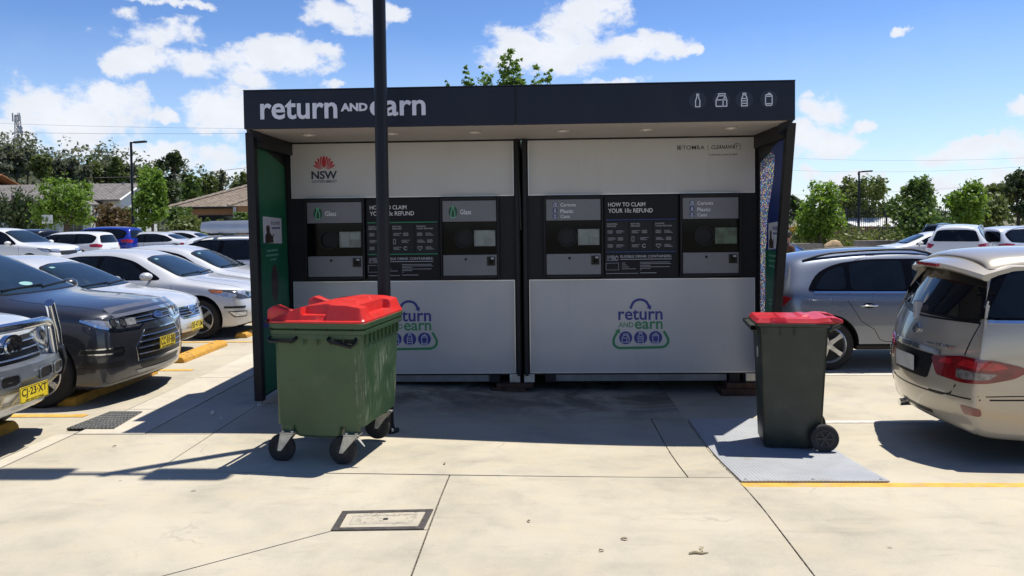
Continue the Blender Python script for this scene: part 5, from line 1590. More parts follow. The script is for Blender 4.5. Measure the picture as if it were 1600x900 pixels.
# information boards
def board(x0, x1, rule):
    mb = KB(); mb.box(x0, x1, 8.262, 8.294, 1.105, 1.935); B = mb.build('information_board', INFO, K, bevel=0.003)
    f2 = lambda u, v, q_: (u, 8.2618 - q_, v)
    w_ = x1 - x0; X = lambda t: x0 + t * w_
    mb = KB(); add_text(mb, 'HOW TO CLAIM', f2, X(.055), X(.555), 1.826, 1.868, .0012, .006); add_text(mb, 'YOUR 10c REFUND', f2, X(.055), X(.655), 1.762, 1.806, .0012, .006); mb.build('lettering', WHITEP, B)
    mb = KB()
    for zz in (1.690, 1.360): ribbon(mb, [(X(.02), zz), (X(.97), zz)], .010, f2, .0012)
    mb.build('rule', rule, B)
    tb = KB()
    for i in range(3):
        a, b = X(.02 + .325 * i), X(.02 + .325 * i + .30)
        mb = KB(); mb.box(a, b, 8.2598, 8.2617, 1.375, 1.672); mb.build('instruction_column', INFO2, B)
        f3 = lambda u, v, q_: (u, 8.2597 - q_, v)
        h1, h2 = (('DIGITAL', 'REFUND'), ('RETAIL', 'REFUND'), ('DONATE', 'YOUR REFUND'))[i]
        add_text(tb, h1, f3, a + .012, a + .012 + .0155 * len(h1), 1.640, 1.655, .001, .012); add_text(tb, h2, f3, a + .012, a + .012 + .0155 * len(h2), 1.617, 1.632, .001, .012)
        for r_ in range(3):
            zz = 1.565 - r_ * .072
            ic = (i + r_) % 2
            u0 = a + (.02 if ic == 0 else .125)
            if r_ == 2 and i == 2: ribbon(tb, [(u0 + .025, zz - .022), (u0, zz + .006), (u0 + .006, zz + .018), (u0 + .016, zz + .018), (u0 + .025, zz + .008), (u0 + .034, zz + .018), (u0 + .044, zz + .018), (u0 + .05, zz + .006)], .004, f3, .001, True)
            elif r_ == 2 and i == 1: ribbon(tb, arc(u0 + .02, zz, .017, 30, 330, 10), .006, f3, .001)
            elif r_ == 1 and i == 1: ribbon(tb, [(u0, zz - .025), (u0 + .022, zz - .025), (u0 + .022, zz + .022), (u0, zz + .022)], .004, f3, .001, True)
            else:
                for q_ in range(3): ribbon(tb, [(u0 + q_ * .018, zz - .012), (u0 + q_ * .018 + .012, zz - .012), (u0 + q_ * .018 + .012, zz + .010), (u0 + q_ * .018 + .006, zz + .018), (u0 + q_ * .018, zz + .010)], .003, f3, .001, True)
            t0 = a + (.105 if ic == 0 else .02)
            for q_ in range(3): ribbon(tb, [(t0, zz + .012 - q_ * .011), (t0 + (.07, .085, .055)[(q_ + i) % 3], zz + .012 - q_ * .011)], .0035, f3, .0008)
    add_text(tb, 'ELIGIBLE DRINK CONTAINERS:', f2, X(.215), X(.905), 1.300, 1.326, .001, .014)
    ribbon(tb, [(X(.215), 1.283), (X(.905), 1.283)], .006, f2, .0008)
    for i, fnc in enumerate((bottle, carton, pet, can)): fnc(f2, tb, X(.045 + .04 * i), 1.272, .05, .0035)
    ribbon(tb, [(X(.02), 1.175), (X(.19), 1.175), (X(.19), 1.245), (X(.02), 1.245)], .003, f2, .001, True)
    for i in range(4): ribbon(tb, [(X(.235), 1.245 - i * .020), (X((.28, .30, .33, .42)[i]), 1.245 - i * .020)], .004, f2, .0008)
    for i in range(6): ribbon(tb, [(X(.48), 1.252 - i * .016), (X((.88, .90, .62, .88, .62, .30)[i] if i < 5 else .5), 1.252 - i * .016)], .004, f2, .0008)
    ribbon(tb, [(X(.02), 1.138), (X(.45), 1.138)], .004, f2, .0008); ribbon(tb, [(X(.48), 1.142), (X(.70), 1.142)], .005, f2, .0008)
    tag(tb.build('small_print', GTXT, B), kind='stuff')
board(-1.842, -1.072, GREENP); board(.628, 1.385, BLUEP)

# side fins
mb = KB(); mb.prism([(7.30,.055),(8.33,.055),(8.33,2.53),(7.30,2.53)], lambda a, b, q: (q + (-.035 if b > 1 else 0.0), a, b), -2.69, -2.652); FL = mb.build('side_wall', CH, K, bevel=0.004)
mb = KB(); mb.prism([(7.26,.05),(7.35,.05),(7.35,2.53),(7.26,2.53)], lambda a, b, q: (q + (-.03 if b > 1 else 0.0), a, b), -2.692, -2.612); mb.build('front_post', CH, K, bevel=0.008)
mb = KB(); mb.lathe([(.018, .0), (.018, .05)], (-2.65, 7.31, 0), 'z', 10); mb.lathe([(.035, -.002), (.035, .008)], (-2.65, 7.31, 0), 'z', 12); mb.build('foot', STEEL, K)
def lf(d): return lambda a, b, q: (-2.652 - .035 * (b - .055) / 2.475 + d + q, a, b)
VG = mat('vinyl_green', (.010, .125, .060), .5, var=.10, vscale=3, dirt=(.02,.16,.085), ds=5, da=.5)
mb = KB(); mb.prism([(7.37,.075),(8.24,.075),(8.24,2.28),(7.37,2.475)], lf(.0), 0.0, .003); V1 = mb.build('vinyl_panel', VG, K)
PW = mat('poster_white', (.62,.64,.68), .5, var=.04)
SKIN = mat('print_dark_figure', (.055,.032,.026), .6, var=.3, vscale=20)
def poster(fn, y0, y1, z0, z1, par, dirn):
    mb = KB(); mb.prism([(y0,z0+.02),(y1,z0),(y1,z1-.02),(y0,z1)], fn, 0.0, .003); p = mb.build('poster', PW, par)
    f2 = lambda a, b, q: fn(a, b, .003 + q)
    w_ = y1 - y0; h_ = z1 - z0
    # generic printed figure with a raised hand
    Y = lambda t: y0 + t * w_ if dirn > 0 else y1 - t * w_
    Z = lambda t: z0 + t * h_
    mb = KB()
    mb.prism([(Y(.08),Z(.06)),(Y(.52),Z(.06)),(Y(.50),Z(.22)),(Y(.56),Z(.36)),(Y(.52),Z(.38)),(Y(.46),Z(.28)),(Y(.40),Z(.36)),(Y(.33),Z(.42)),(Y(.33),Z(.62)),(Y(.28),Z(.68)),(Y(.18),Z(.68)),(Y(.14),Z(.60)),(Y(.16),Z(.42)),(Y(.08),Z(.32))], f2, 0.0, .001)
    mb.build('printed_figure', SKIN, p)
    mb = KB()
    add_text(mb, 'PLEASE' if dirn > 0 else 'ESAELP'[::-1], (lambda a, b, q: f2(a, b, q)) if dirn > 0 else (lambda a, b, q: f2(y0 + y1 - a, b, q)), y0 + .42 * w_, y0 + .90 * w_, Z(.70), Z(.82), .001, .012)
    mb.build('lettering', NAVYP, p); mb = MB(S, KO)
    for q_ in range(4): ribbon(mb, [(Y(.46 + q_ * .12), Z(.58)), (Y(.55 + q_ * .12), Z(.58))], .02, f2, .001)
    tag(mb.build('small_print', NAVYP, p), kind='stuff')
poster(lf(.003), 7.54, 8.07, 1.49, 1.765, K, 1)
mb = KB()
for i, (zz, w_) in enumerate(((1.43, .34), (1.385, .40), (1.34, .18), (.86, .26), (.82, .28))):
    for q in range(int(w_ / .045)): ribbon(mb, [(7.80 - w_ / 2 + q * .045, zz), (7.80 - w_ / 2 + q * .045 + .034, zz)], .018, lf(.0031), .001)
tag(mb.build('small_print', mat('print_pale_green', (.16,.36,.26), .55, var=.05), V1), kind='stuff')
mb = KB(); mb.prism(ellipse(7.82, 1.10, .10, .19, 24), lf(.003), 0.0, .0012); mb.build('printed_picture', mat('print_brown', (.06,.035,.035), .5, var=.6, vscale=12), V1)
mb = KB(); mb.prism(rrect(7.46, 7.86, .70, .80, .03), lf(.003), 0.0, .0012); mb.build('navy_label', NAVYP, V1)

# right fin: front edge leans back towards the ground
PERF = [(8.02,.60),(8.24,.60),(8.24,2.25),(7.80,2.34),(7.64,2.27),(7.74,2.0),(7.90,1.75),(7.97,1.3)]
mb = KB()
fx = lambda a, b, q: (q, a, b)
for pc in ([(7.86,.055),(8.33,.055),(8.33,.60),(8.24,.60),(8.02,.60),(7.725,.60)], [(7.725,.60),(8.02,.60),(7.97,1.3),(7.55,1.3)], [(7.55,1.3),(7.97,1.3),(7.90,1.75),(7.44,1.75)], [(7.44,1.75),(7.90,1.75),(7.74,2.0),(7.375,2.0)],
           [(7.375,2.0),(7.74,2.0),(7.64,2.27),(7.31,2.27)], [(7.31,2.27),(7.64,2.27),(7.80,2.34),(7.80,2.53),(7.24,2.53)], [(7.80,2.34),(8.24,2.25),(8.24,2.53),(7.80,2.53)], [(8.24,.60),(8.33,.60),(8.33,2.53),(8.24,2.53)]):
    mb.prism(pc, fx, 2.192, 2.235)
FR = mb.build('side_wall', CH, K)
mb = KB(); mb.prism([(7.80,.05),(7.88,.05),(7.27,2.53),(7.19,2.53)], lambda a, b, q: (q, a, b), 2.165, 2.245); mb.build('front_post', CH, K, bevel=0.008)
def rf(d): return lambda a, b, q: (2.192 - d - q, a, b)
dm = bpy.data.materials.new('vinyl_dots'); dm.use_nodes = True
t = NT(dm.node_tree); b = t.n['Principled BSDF']; g = t.node('ShaderNodeTexCoord').outputs['Object']
vo = t.node('ShaderNodeTexVoronoi', feature='F1'); t.set(vo, 'Vector', g); t.set(vo, 'Scale', 46.0); t.set(vo, 'Randomness', 0.9)
hs = t.node('ShaderNodeHueSaturation'); t.l.new(vo.outputs['Color'], hs.inputs['Color']); t.set(hs, 'Saturation', 1.1); t.set(hs, 'Value', 1.25)
dot = t.ramp(vo.outputs['Distance'], 0.30, 0.42, 1.0, 0.0)
cr_ = t.node('ShaderNodeValToRGB'); cr_.color_ramp.interpolation = 'CONSTANT'
sc1 = t.node('ShaderNodeSeparateColor'); t.l.new(vo.outputs['Color'], sc1.inputs[0]); t.l.new(sc1.outputs[0], cr_.inputs[0])
for pos_, cc in ((0.0, (.95,.90,.80)), (.14, (.95,.55,.12)), (.28, (.92,.20,.22)), (.42, (.95,.85,.20)), (.56, (.20,.50,.95)), (.70, (.90,.80,.45)), (.80, (.25,.80,.40)), (.92, (.95,.55,.70))):
    e_ = cr_.color_ramp.elements[0] if pos_ == 0.0 else cr_.color_ramp.elements.new(pos_)
    e_.position = pos_; e_.color = c4(cc)
cr_.color_ramp.elements.remove(cr_.color_ramp.elements[-1])
dcol = t.mix(dot, (0.05, 0.07, 0.15, 1), cr_.outputs[0])
t.set(b, 'Base Color', dcol); t.set(b, 'Roughness', 0.45)
tl = t.node('ShaderNodeBsdfTranslucent'); t.set(tl, 'Color', dcol); mxs = t.node('ShaderNodeMixShader'); t.set(mxs, 0, 0.85)
t.l.new(b.outputs[0], mxs.inputs[1]); t.l.new(tl.outputs[0], mxs.inputs[2]); t.l.new(mxs.outputs[0], t.n['Material Output'].inputs[0])
VB = mat('vinyl_blue', (.010, .035, .19), .45, var=.12, vscale=3)
mb = KB()
for pc in ([(7.86,.09),(8.24,.09),(8.24,.60),(8.02,.60),(7.735,.60)], [(7.735,.60),(8.02,.60),(7.97,1.3),(7.56,1.3)], [(7.56,1.3),(7.97,1.3),(7.90,1.75),(7.45,1.75)], [(7.45,1.75),(7.90,1.75),(7.74,2.0),(7.385,2.0)], [(7.385,2.0),(7.74,2.0),(7.64,2.27),(7.36,2.27)], [(7.36,2.27),(7.64,2.27),(7.80,2.34),(7.36,2.445)]):
    mb.prism(pc, rf(.0), 0.0, .003)
V2 = mb.build('vinyl_panel', VB, K)
mb = KB(); mb.add([(2.206, a, b) for a, b in PERF], [tuple(range(len(PERF)))]); mb.build('perforated_panel', dm, FR)
mb = KB(); mb.prism([(7.76,.12),(8.00,.12),(7.98,1.38),(7.52,1.38)], rf(.003), 0.0, .0009); mb.build('green_panel', VG, V2)
poster(rf(.0042), 7.52, 7.86, 1.385, 1.66, K, -1)
mb = KB()
for i, zz in enumerate((1.33, 1.28, 1.23, .90, .86)):
    for q in range(5): ribbon(mb, [(7.62 + q * .05, zz), (7.62 + q * .05 + .036, zz)], .016, rf(.0041), .001)
tag(mb.build('small_print', mat('print_pale_green', (.16,.36,.26)), V2), kind='stuff')

# timber packing under the kiosk
WOOD = mat('packing_timber', (0.060, 0.030, 0.018), 0.85, var=0.45, vscale=14, bump=0.5, bscale=40)
for n_, lab, pcs in (('timber_block', 'stack of weathered timber packers under the middle of the kiosk', [(-.56,-.20,8.20,8.46,-.075,-.035),(-.50,-.12,8.21,8.44,-.035,.010)]),
                     ('timber_block', 'red brown timber packers under the right end of the kiosk', [(1.80,2.22,8.19,8.48,-.125,-.05),(1.86,2.20,8.21,8.46,-.05,.010)])):
    o = thing(n_, lab, 'timber block', (pcs[0][0] * S + .2, 8.33 * S, pcs[0][4] * S), 0, 'timber packers under the kiosk')
    for x0, x1, y0, y1, z0, z1 in pcs:
        mb = MB(S, o.location); mb.box(x0, x1, y0, y1, z0, z1); mb.build('packer', WOOD, o, bevel=0.006)
# ================================================================== bins, posts, covers and other street furniture
GRN = bpy.data.materials.new('bin_green'); GRN.use_nodes = True
t = NT(GRN.node_tree); b = t.n['Principled BSDF']; g = t.node('ShaderNodeTexCoord').outputs['Object']
sp = t.node('ShaderNodeSeparateXYZ'); t.set(sp, 0, g)
base_n = t.noise(g, 2.4, 6.0, 0.6)
gc = t.mix(t.ramp(base_n, 0.3, 0.7), (0.029, 0.068, 0.027, 1), (0.041, 0.088, 0.036, 1))
m1 = t.node('ShaderNodeMapping'); t.set(m1, 'Vector', g); t.set(m1, 'Scale', (60.0, 60.0, 3.0))
scr = t.noise(m1.outputs[0], 1.0, 6.0, 0.72, 0.9)
pat = t.noise(g, 3.6, 6.0, 0.62, 0.4)
side = t.math('MULTIPLY', t.ramp(sp.outputs[0], 0.285, 0.31), t.math('MULTIPLY', t.ramp(sp.outputs[2], 0.30, 0.42), t.ramp(sp.outputs[2], 0.98, 0.82)))
wear = t.math('MULTIPLY', t.math('MULTIPLY', t.ramp(scr, 0.47, 0.64), t.ramp(pat, 0.38, 0.62)), side)
gc = t.mix(t.math('MULTIPLY', wear, 0.75), gc, (0.42, 0.45, 0.36, 1))
gc = t.mix(t.math('MULTIPLY', t.ramp(t.noise(g, 6.0, 8.0, 0.7, 0.6), 0.56, 0.74), 0.35), gc, (0.11, 0.12, 0.085, 1))
t.set(b, 'Base Color', gc); t.set(b, 'Roughness', t.math('MULTIPLY_ADD', wear, 0.3, 0.42))
bn = t.node('ShaderNodeBump'); t.set(bn, 'Strength', 0.12); t.set(bn, 'Distance', 0.003); t.set(bn, 'Height', t.noise(g, 90, 3)); t.l.new(bn.outputs[0], b.inputs['Normal'])
REDL = mat('lid_red', (0.60, 0.026, 0.022), 0.36, var=0.10, vscale=5, dirt=(0.62, 0.13, 0.11), ds=7, da=0.25, bump=0.08, bscale=70)
REDL2 = mat('lid_crimson', (0.48, 0.012, 0.022), 0.36, var=0.10, vscale=5, dirt=(0.55, 0.14, 0.14), ds=9, da=0.4, bump=0.08, bscale=70)
DKG = mat('bin_dark_green', (0.017, 0.024, 0.016), 0.48, var=0.14, vscale=5, dirt=(0.05, 0.05, 0.04), ds=5, da=0.45, bump=0.15, bscale=90)

def rr3(u, v, r, z, n=5, cu=0.0, cv=0.0): return [(a + cu, b_ + cv, z) for a, b_ in rrect(-u, u, -v, v, r, n)]

bx, by = -1.535 * S, 5.934 * S
GB = thing('wheeled_bin', 'large green four wheeled bin with domed red lid in front of the left post', 'bin', (bx, by, gz(bx, by)), R(-8))
mb = MB(S)
mb.loft([rr3(.330, .355, .05, .275, cu=-.018, cv=-.006), rr3(.333, .366, .055, .34, cu=-.015, cv=-.004), rr3(.335, .415, .06, .955), rr3(.337, .418, .06, .985)])
body = mb.build('body', GRN, GB, smooth=35, merge=True)
mb = MB(S); mb.loft([rr3(.15, .345, .03, .190, cu=-.04), rr3(.175, .360, .04, .205, cu=-.04), rr3(.190, .3635, .04, .30, cu=-.04)]); mb.build('belly', GRN, GB, smooth=40)
mb = MB(S)
mb.loft([rr3(.340, .425, .06, .935), rr3(.358, .443, .06, .938), rr3(.360, .446, .06, .965), rr3(.350, .436, .06, .972), rr3(.362, .450, .06, .980), rr3(.365, .452, .06, 1.012), rr3(.350, .436, .06, 1.020)])
mb.build('rim', GRN, GB, smooth=30, bevel=0.0)
mb = MB(S)
for i in range(9): mb.box(.334, .352, -.36 + i * .085, -.352 + i * .085, .86, .94)
for i in range(7): mb.box(-.30 + i * .10, -.292 + i * .10, -.436, -.42, .86, .938)
mb.box(-.335, .335, -.436, -.418, .905, .937)
tag(mb.build('rim_rib', GRN, GB, bevel=0.003), kind='stuff')
# domed lid as one moulded height field, with grip pockets and raised ribs
def lid_h(u, v):
    prof = [(-.36, 0.0), (-.335, .012), (-.30, .028), (-.13, .094), (.04, .112), (.20, .108), (.312, .092), (.345, .018), (.36, 0.0)]
    for (a, ha), (c_, hc) in zip(prof[:-1], prof[1:]):
        if a <= u <= c_:
            tt = (u - a) / (c_ - a); h = ha + (hc - ha) * (tt + 0.35 * (tt * tt * (3 - 2 * tt) - tt)); break
    e = min(v + .447, .447 - v)
    k = smst((e - .020) / .030)
    h = h * k
    # front grip pocket and right-hand grip pocket
    if v < -.345 and -.115 < u < .075: h = min(h, .040 + .2 * max(0, v + .37))
    if u > .265 and -.27 < v < .20: h = min(h, .030)
    # raised ribs
    if abs(v - .10) < .012 and -.1 < u < .22 or abs(v + .16) < .012 and -.02 < u < .22: h += .007 * k
    if abs(u - .20) < .010 and -.16 < v < .10: h += .006 * k
    if abs(u + .19) < .008 and abs(v) < .34: h -= .006 * k
    return h
mb = MB(S); NU, NV = 64, 72; V = []
for j in range(NV + 1):
    for i in range(NU + 1):
        u = -.36 + .72 * i / NU; v = -.447 + .894 * j / NV
        # rounded plan corners
        cu_, cv_ = abs(u) - .30, abs(v) - .387
        if cu_ > 0 and cv_ > 0:
            d_ = math.hypot(cu_, cv_)
            if d_ > .06: u = math.copysign(.30 + cu_ * .06 / d_, u); v = math.copysign(.387 + cv_ * .06 / d_, v)
        V.append((u, v, 1.028 + lid_h(u, v)))
n0 = len(V)
F = [(j * (NU + 1) + i, j * (NU + 1) + i + 1, (j + 1) * (NU + 1) + i + 1, (j + 1) * (NU + 1) + i) for j in range(NV) for i in range(NU)]
edge = [i for i in range(NU + 1)] + [(j) * (NU + 1) + NU for j in range(1, NV + 1)] + [NV * (NU + 1) + i for i in range(NU - 1, -1, -1)] + [j * (NU + 1) for j in range(NV - 1, 0, -1)]
for q in edge: V.append((V[q][0], V[q][1], 1.004))
for k in range(len(edge)):
    k2 = (k + 1) % len(edge); F.append((edge[k2], edge[k], n0 + k, n0 + k2))
mb.add(V, F); LID = mb.build('lid', REDL, GB, smooth=38)
for v in (-.34, .34):
    mb = MB(S); mb.loft([[(-.40, v - .035, 1.00), (-.40, v + .035, 1.00), (-.39, v + .035, 1.105), (-.39, v - .035, 1.105)], [(-.34, v - .05, 1.02), (-.34, v + .05, 1.02), (-.33, v + .05, 1.135), (-.33, v - .05, 1.135)], [(-.26, v - .04, 1.045), (-.26, v + .04, 1.045), (-.25, v + .035, 1.105), (-.25, v - .035, 1.105)], [(-.19, v - .03, 1.06), (-.19, v + .03, 1.06), (-.19, v + .02, 1.095), (-.19, v - .02, 1.095)]])
    mb.build('hinge_horn', REDL, LID, smooth=40, bevel=0.012)
mb = MB(S); mb.tube([(-.39, -.40, 1.02), (-.39, .40, 1.02)], .014, 8); mb.build('hinge_rod', BLACK, GB, smooth=60)
for u0, u1, dz in ((-.345, -.145, 0.0), (.10, .295, -.035)):
    mb = MB(S)
    mb.tube([(u0, -.425, .915), (u0, -.455, .905), (u0 + .02, -.475, .895), (u1 - .02, -.475, .895 + dz), (u1, -.455, .905 + dz * .6), (u1, -.425, .915)], .013, 8)
    mb.box(u0 + .03, u1 - .03, -.427, -.4185, .875, .90); mb.build('handle', BLACK, GB, smooth=50)
for u in (-.33, -.15, .085, .27):
    mb = MB(S); mb.lathe([(.001, -.452), (.008, -.452), (.009, -.444)], (u, 0, .972), 'y', 10, caps=False); mb.build('rivet', BLACK, GB)
# corner pockets and castors
CAST = mat('castor_zinc', (0.52, 0.50, 0.43), 0.4, 0.6, var=0.2, vscale=14)
wt_ = MB(S); wt_.lathe([(.045, -.022), (.085, -.026), (.098, -.018), (.102, 0), (.098, .018), (.085, .026), (.045, .022)], (0,0,0), 'y', 32, caps=True)
WT = wt_.mesh('tyre', RUBBER, 40)
wh_ = MB(S); wh_.lathe([(.001, -.030), (.012, -.030), (.018, -.027), (.046, -.0235), (.046, -.02)], (0,0,0), 'y', 24, caps=False); wh_.lathe([(.001, .030), (.046, .0235)], (0,0,0), 'y', 24, caps=False)
WH = wh_.mesh('hub', mat('hub_black', (.02,.02,.02), .6, var=.2), 40)
for u, v, du, dv in ((-.255, -.345, -.060, -.03), (.225, -.345, -.075, -.03), (.225, .325, -.06, .0), (-.255, .325, -.06, .02)):
    mb = MB(S); mb.box(u - .055, u + .055, v - .045, v + .045, .215, .225)
    mb.lathe([(.001, .222), (.012, .222), (.012, .236), (.001, .236)], (u - .035, v - .03, 0), 'z', 8, caps=False); mb.lathe([(.001, .222), (.012, .222), (.012, .236), (.001, .236)], (u + .035, v - .03, 0), 'z', 8, caps=False)
    mb.lathe([(.028, .2), (.034, .205), (.034, .215)], (u, v, 0), 'z', 14)
    for s_ in (-1, 1):
        y = v + s_ * .036
        mb.loft([[(u - .055, y - .003, .212), (u + .045, y - .003, .212), (u + .045, y + .003, .212), (u - .055, y + .003, .212)], [(u + du - .014, y + dv * .3 - .003, .092), (u + du + .014, y + dv * .3 - .003, .092), (u + du + .014, y + dv * .3 + .003, .092), (u + du - .014, y + dv * .3 + .003, .092)]])
    mb.lathe([(.012, v - .044), (.012, v + .044)], (u + du, 0, .102), 'y', 10)
    cs = mb.build('castor', CAST, GB, bevel=0.001)
    w1 = link('tyre', WT, cs, ((u + du) * S, v * S, .103 * S)); link('hub', WH, cs, ((u + du) * S, v * S, .103 * S))
    mb = MB(S); mb.loft([rr3(.050, .044, .02, .225, 4, u - .012, v * .9), rr3(.052, .046, .02, .30, 4, u - .012, v * .9)]); mb.build('castor_pocket', GRN, GB, smooth=40)
mb = MB(S); mb.tube([(.265, -.365, .205), (.30, -.375, .17), (.325, -.38, .145)], [.012, .011, .006], 6, flat=.5); mb.build('brake_pedal', CAST, GB, smooth=60)

# two wheeled bin on the ramp plate
bx, by = 1.955 * S, 6.40 * S
WB = thing('wheelie_bin', 'dark green two wheeled bin with flat crimson lid standing on the steel ramp plate', 'bin', (bx, by, gz(bx, by) + .008), R(-7))
mb = MB(S)
def wsec(u0, u1, v, r, z): return [(a, b_, z) for a, b_ in rrect(u0, u1, -v, v, r, 4)]
mb.loft([wsec(-.225, .15, .165, .03, .012), wsec(-.235, .165, .175, .035, .04), wsec(-.240, .205, .185, .035, .18), wsec(-.255, .225, .205, .035, .62), wsec(-.270, .240, .222, .035, .93), wsec(-.272, .242, .224, .035, .985)])
mb.build('body', DKG, WB, smooth=35)
mb = MB(S); mb.loft([wsec(-.275, .250, .228, .035, .955), wsec(-.30, .262, .236, .035, .962), wsec(-.302, .264, .238, .035, .982), wsec(-.285, .255, .228, .035, .988)]); mb.build('rim', DKG, WB, smooth=30)
mb = MB(S); mb.box(-.345, -.29, -.21, .21, .962, .974); mb.box(-.345, -.335, -.21, .21, .945, .964); mb.box(-.33, -.28, -.20, .20, .925, .932); mb.build('front_lip', DKG, WB, bevel=0.004)
mb = MB(S)
for u in (-.235, -.115, -.01): mb.box(u - .006, u + .006, -.236, -.212, .895, .958)
for v in (-.12, 0, .12): mb.box(-.288, -.26, v - .006, v + .006, .88, .957)
tag(mb.build('rim_rib', DKG, WB, bevel=0.003), kind='stuff')
def wl(u, v):
    e = min(u + .295, .262 - u, .235 - abs(v)); k = smst(e / .022)
    h = .028 * k
    if -.115 < u < .11 and abs(v) < .15: h += .006 * k
    if .02 < u < .14 and abs(v) < .13: h += .012 * smst((u - .02) / .05) * smst((.14 - u) / .03) * smst((.13 - abs(v)) / .02)
    if u > .13: h += .012 * smst((u - .13) / .1)
    if u < -.115 and abs(v) < .15: h -= .004
    if -.19 < u < -.075 and v < -.195: h += .010 * k
    return h
mb = MB(S); NU, NV = 60, 44; V = []
for j in range(NV + 1):
    for i in range(NU + 1):
        u = -.295 + .557 * i / NU; v = -.235 + .47 * j / NV
        V.append((u, v, .992 + wl(u, v)))
n0 = len(V)
F = [(j * (NU + 1) + i, j * (NU + 1) + i + 1, (j + 1) * (NU + 1) + i + 1, (j + 1) * (NU + 1) + i) for j in range(NV) for i in range(NU)]
edge = [i for i in range(NU + 1)] + [(j) * (NU + 1) + NU for j in range(1, NV + 1)] + [NV * (NU + 1) + i for i in range(NU - 1, -1, -1)] + [j * (NU + 1) for j in range(NV - 1, 0, -1)]
for q in edge: V.append((V[q][0], V[q][1], .986))
for k in range(len(edge)):
    k2 = (k + 1) % len(edge); F.append((edge[k2], edge[k], n0 + k, n0 + k2))
mb.add(V, F); WL = mb.build('lid', REDL2, WB, smooth=38)
for v in (-.15, .15):
    mb = MB(S); mb.loft([[(.23, v - .05, .985), (.23, v + .05, .985), (.23, v + .05, 1.035), (.23, v - .05, 1.035)], [(.30, v - .045, .980), (.30, v + .045, .980), (.30, v + .04, 1.030), (.30, v - .04, 1.030)], [(.355, v - .03, .985), (.355, v + .03, .985), (.355, v + .025, 1.008), (.355, v - .025, 1.008)]])
    mb.build('lid_handle', REDL2, WL, smooth=40, bevel=0.01)
mb = MB(S); mb.tube([(.315, -.22, .968), (.315, .22, .968)], .013, 8)
for v in (-.2, .2): mb.tube([(.245, v, .93), (.28, v, .955), (.315, v, .968)], .016, 8)
mb.build('grab_bar', DKG, WB, smooth=60)
mb = MB(S); mb.tube([(.205, -.24, .107), (.205, .24, .107)], .012, 8); mb.build('axle', STEEL, WB)
w2 = MB(S); w2.lathe([(.07, -.02), (.098, -.022), (.106, -.014), (.108, 0), (.106, .014), (.098, .022), (.07, .02)], (0,0,0), 'y', 36, caps=True)
WT2 = w2.mesh('tyre', RUBBER, 40)
w2 = MB(S); w2.lathe([(.001, -.026), (.014, -.028), (.02, -.018), (.05, -.016), (.066, -.024), (.073, -.021)], (0,0,0), 'y', 28, caps=False)
for k in range(6):
    a = k * math.pi / 3; c_, s_ = math.cos(a), math.sin(a)
    w2.loft([[(r_ * c_ - o_ * s_, -.027 if q_ else -.014, r_ * s_ + o_ * c_) for o_, q_ in ((-.006, 0), (.006, 0), (.006, 1), (-.006, 1))] for r_ in (.015, .068)])
WH2 = w2.mesh('hub', mat('hub_black', (.02,.02,.02)), 40)
for v in (-.225, .225):
    w1 = link('wheel', WT2, WB, (.205 * S, v * S, .107 * S), (0, 0, 0 if v < 0 else math.pi)); link('hub', WH2, w1)
mb = MB(S)
for q in range(4): mb.box(-.2652, -.2625, -.08 + q * .012, -.075 + q * .012 + .02 * (q % 2), .70, .78)
tag(mb.build('stencil', mat('stencil_white', (.40,.41,.40), .7, var=.1), WB), kind='stuff')

# steel ramp plate with raised tread pattern
PL = bpy.data.materials.new('tread_plate'); PL.use_nodes = True
t = NT(PL.node_tree); b = t.n['Principled BSDF']; g = t.node('ShaderNodeNewGeometry').outputs['Position']
rt = t.node('ShaderNodeMapping'); t.set(rt, 'Vector', g); t.set(rt, 'Rotation', (0, 0, R(45)))
ck = t.node('ShaderNodeTexBrick'); t.set(ck, 'Vector', rt.outputs[0]); t.set(ck, 'Scale', 13.0); t.set(ck, 'Mortar Size', 0.03); t.set(ck, 'Color1', (1,1,1,1)); t.set(ck, 'Color2', (.6,.6,.6,1)); t.set(ck, 'Mortar', (0,0,0,1))
nb_ = t.noise(g, 2.2, 7.0, 0.65)
pc = t.mix(t.ramp(nb_, 0.3, 0.7), (0.37, 0.385, 0.40, 1), (0.46, 0.47, 0.48, 1))
pc = t.mix(t.math('MULTIPLY', t.ramp(t.noise(g, 5.0, 8, .7, .6), .52, .72), .5), pc, (0.30, 0.26, 0.20, 1))
t.set(b, 'Base Color', t.mix(t.math('MULTIPLY', ck.outputs['Fac'], 0.45), pc, (0.24, 0.25, 0.27, 1)))
sxp = t.node('ShaderNodeSeparateXYZ'); t.set(sxp, 0, g)
rib = t.math('PINGPONG', t.math('MULTIPLY', sxp.outputs[0], 34.0), 0.5)
rib2 = t.math('PINGPONG', t.math('MULTIPLY', sxp.outputs[1], 22.0), 0.5)
rb_ = t.math('MULTIPLY', t.ramp(rib, 0.22, 0.34), t.ramp(rib2, 0.04, 0.14, 0.4, 1.0))
t.set(b, 'Base Color', t.mix(t.math('MULTIPLY', rb_, 0.32), pc, (0.20, 0.21, 0.225, 1)))
t.set(b, 'Metallic', 0.0); t.set(b, 'Roughness', 0.45)
bn = t.node('ShaderNodeBump'); t.set(bn, 'Strength', 0.3); t.set(bn, 'Distance', 0.002); t.set(bn, 'Height', t.math('SUBTRACT', 1.0, rb_)); t.l.new(bn.outputs[0], b.inputs['Normal'])
mb = MB(); sheet(mb, [(1.285, 5.25), (2.24, 5.25), (2.24, 7.2), (1.285, 7.2)], 0.006, 0.012, 0.2)
PT = tag(mb.build('ramp_plate', PL), 'grey steel tread plate ramp lying under the wheelie bin', 'ramp plate')
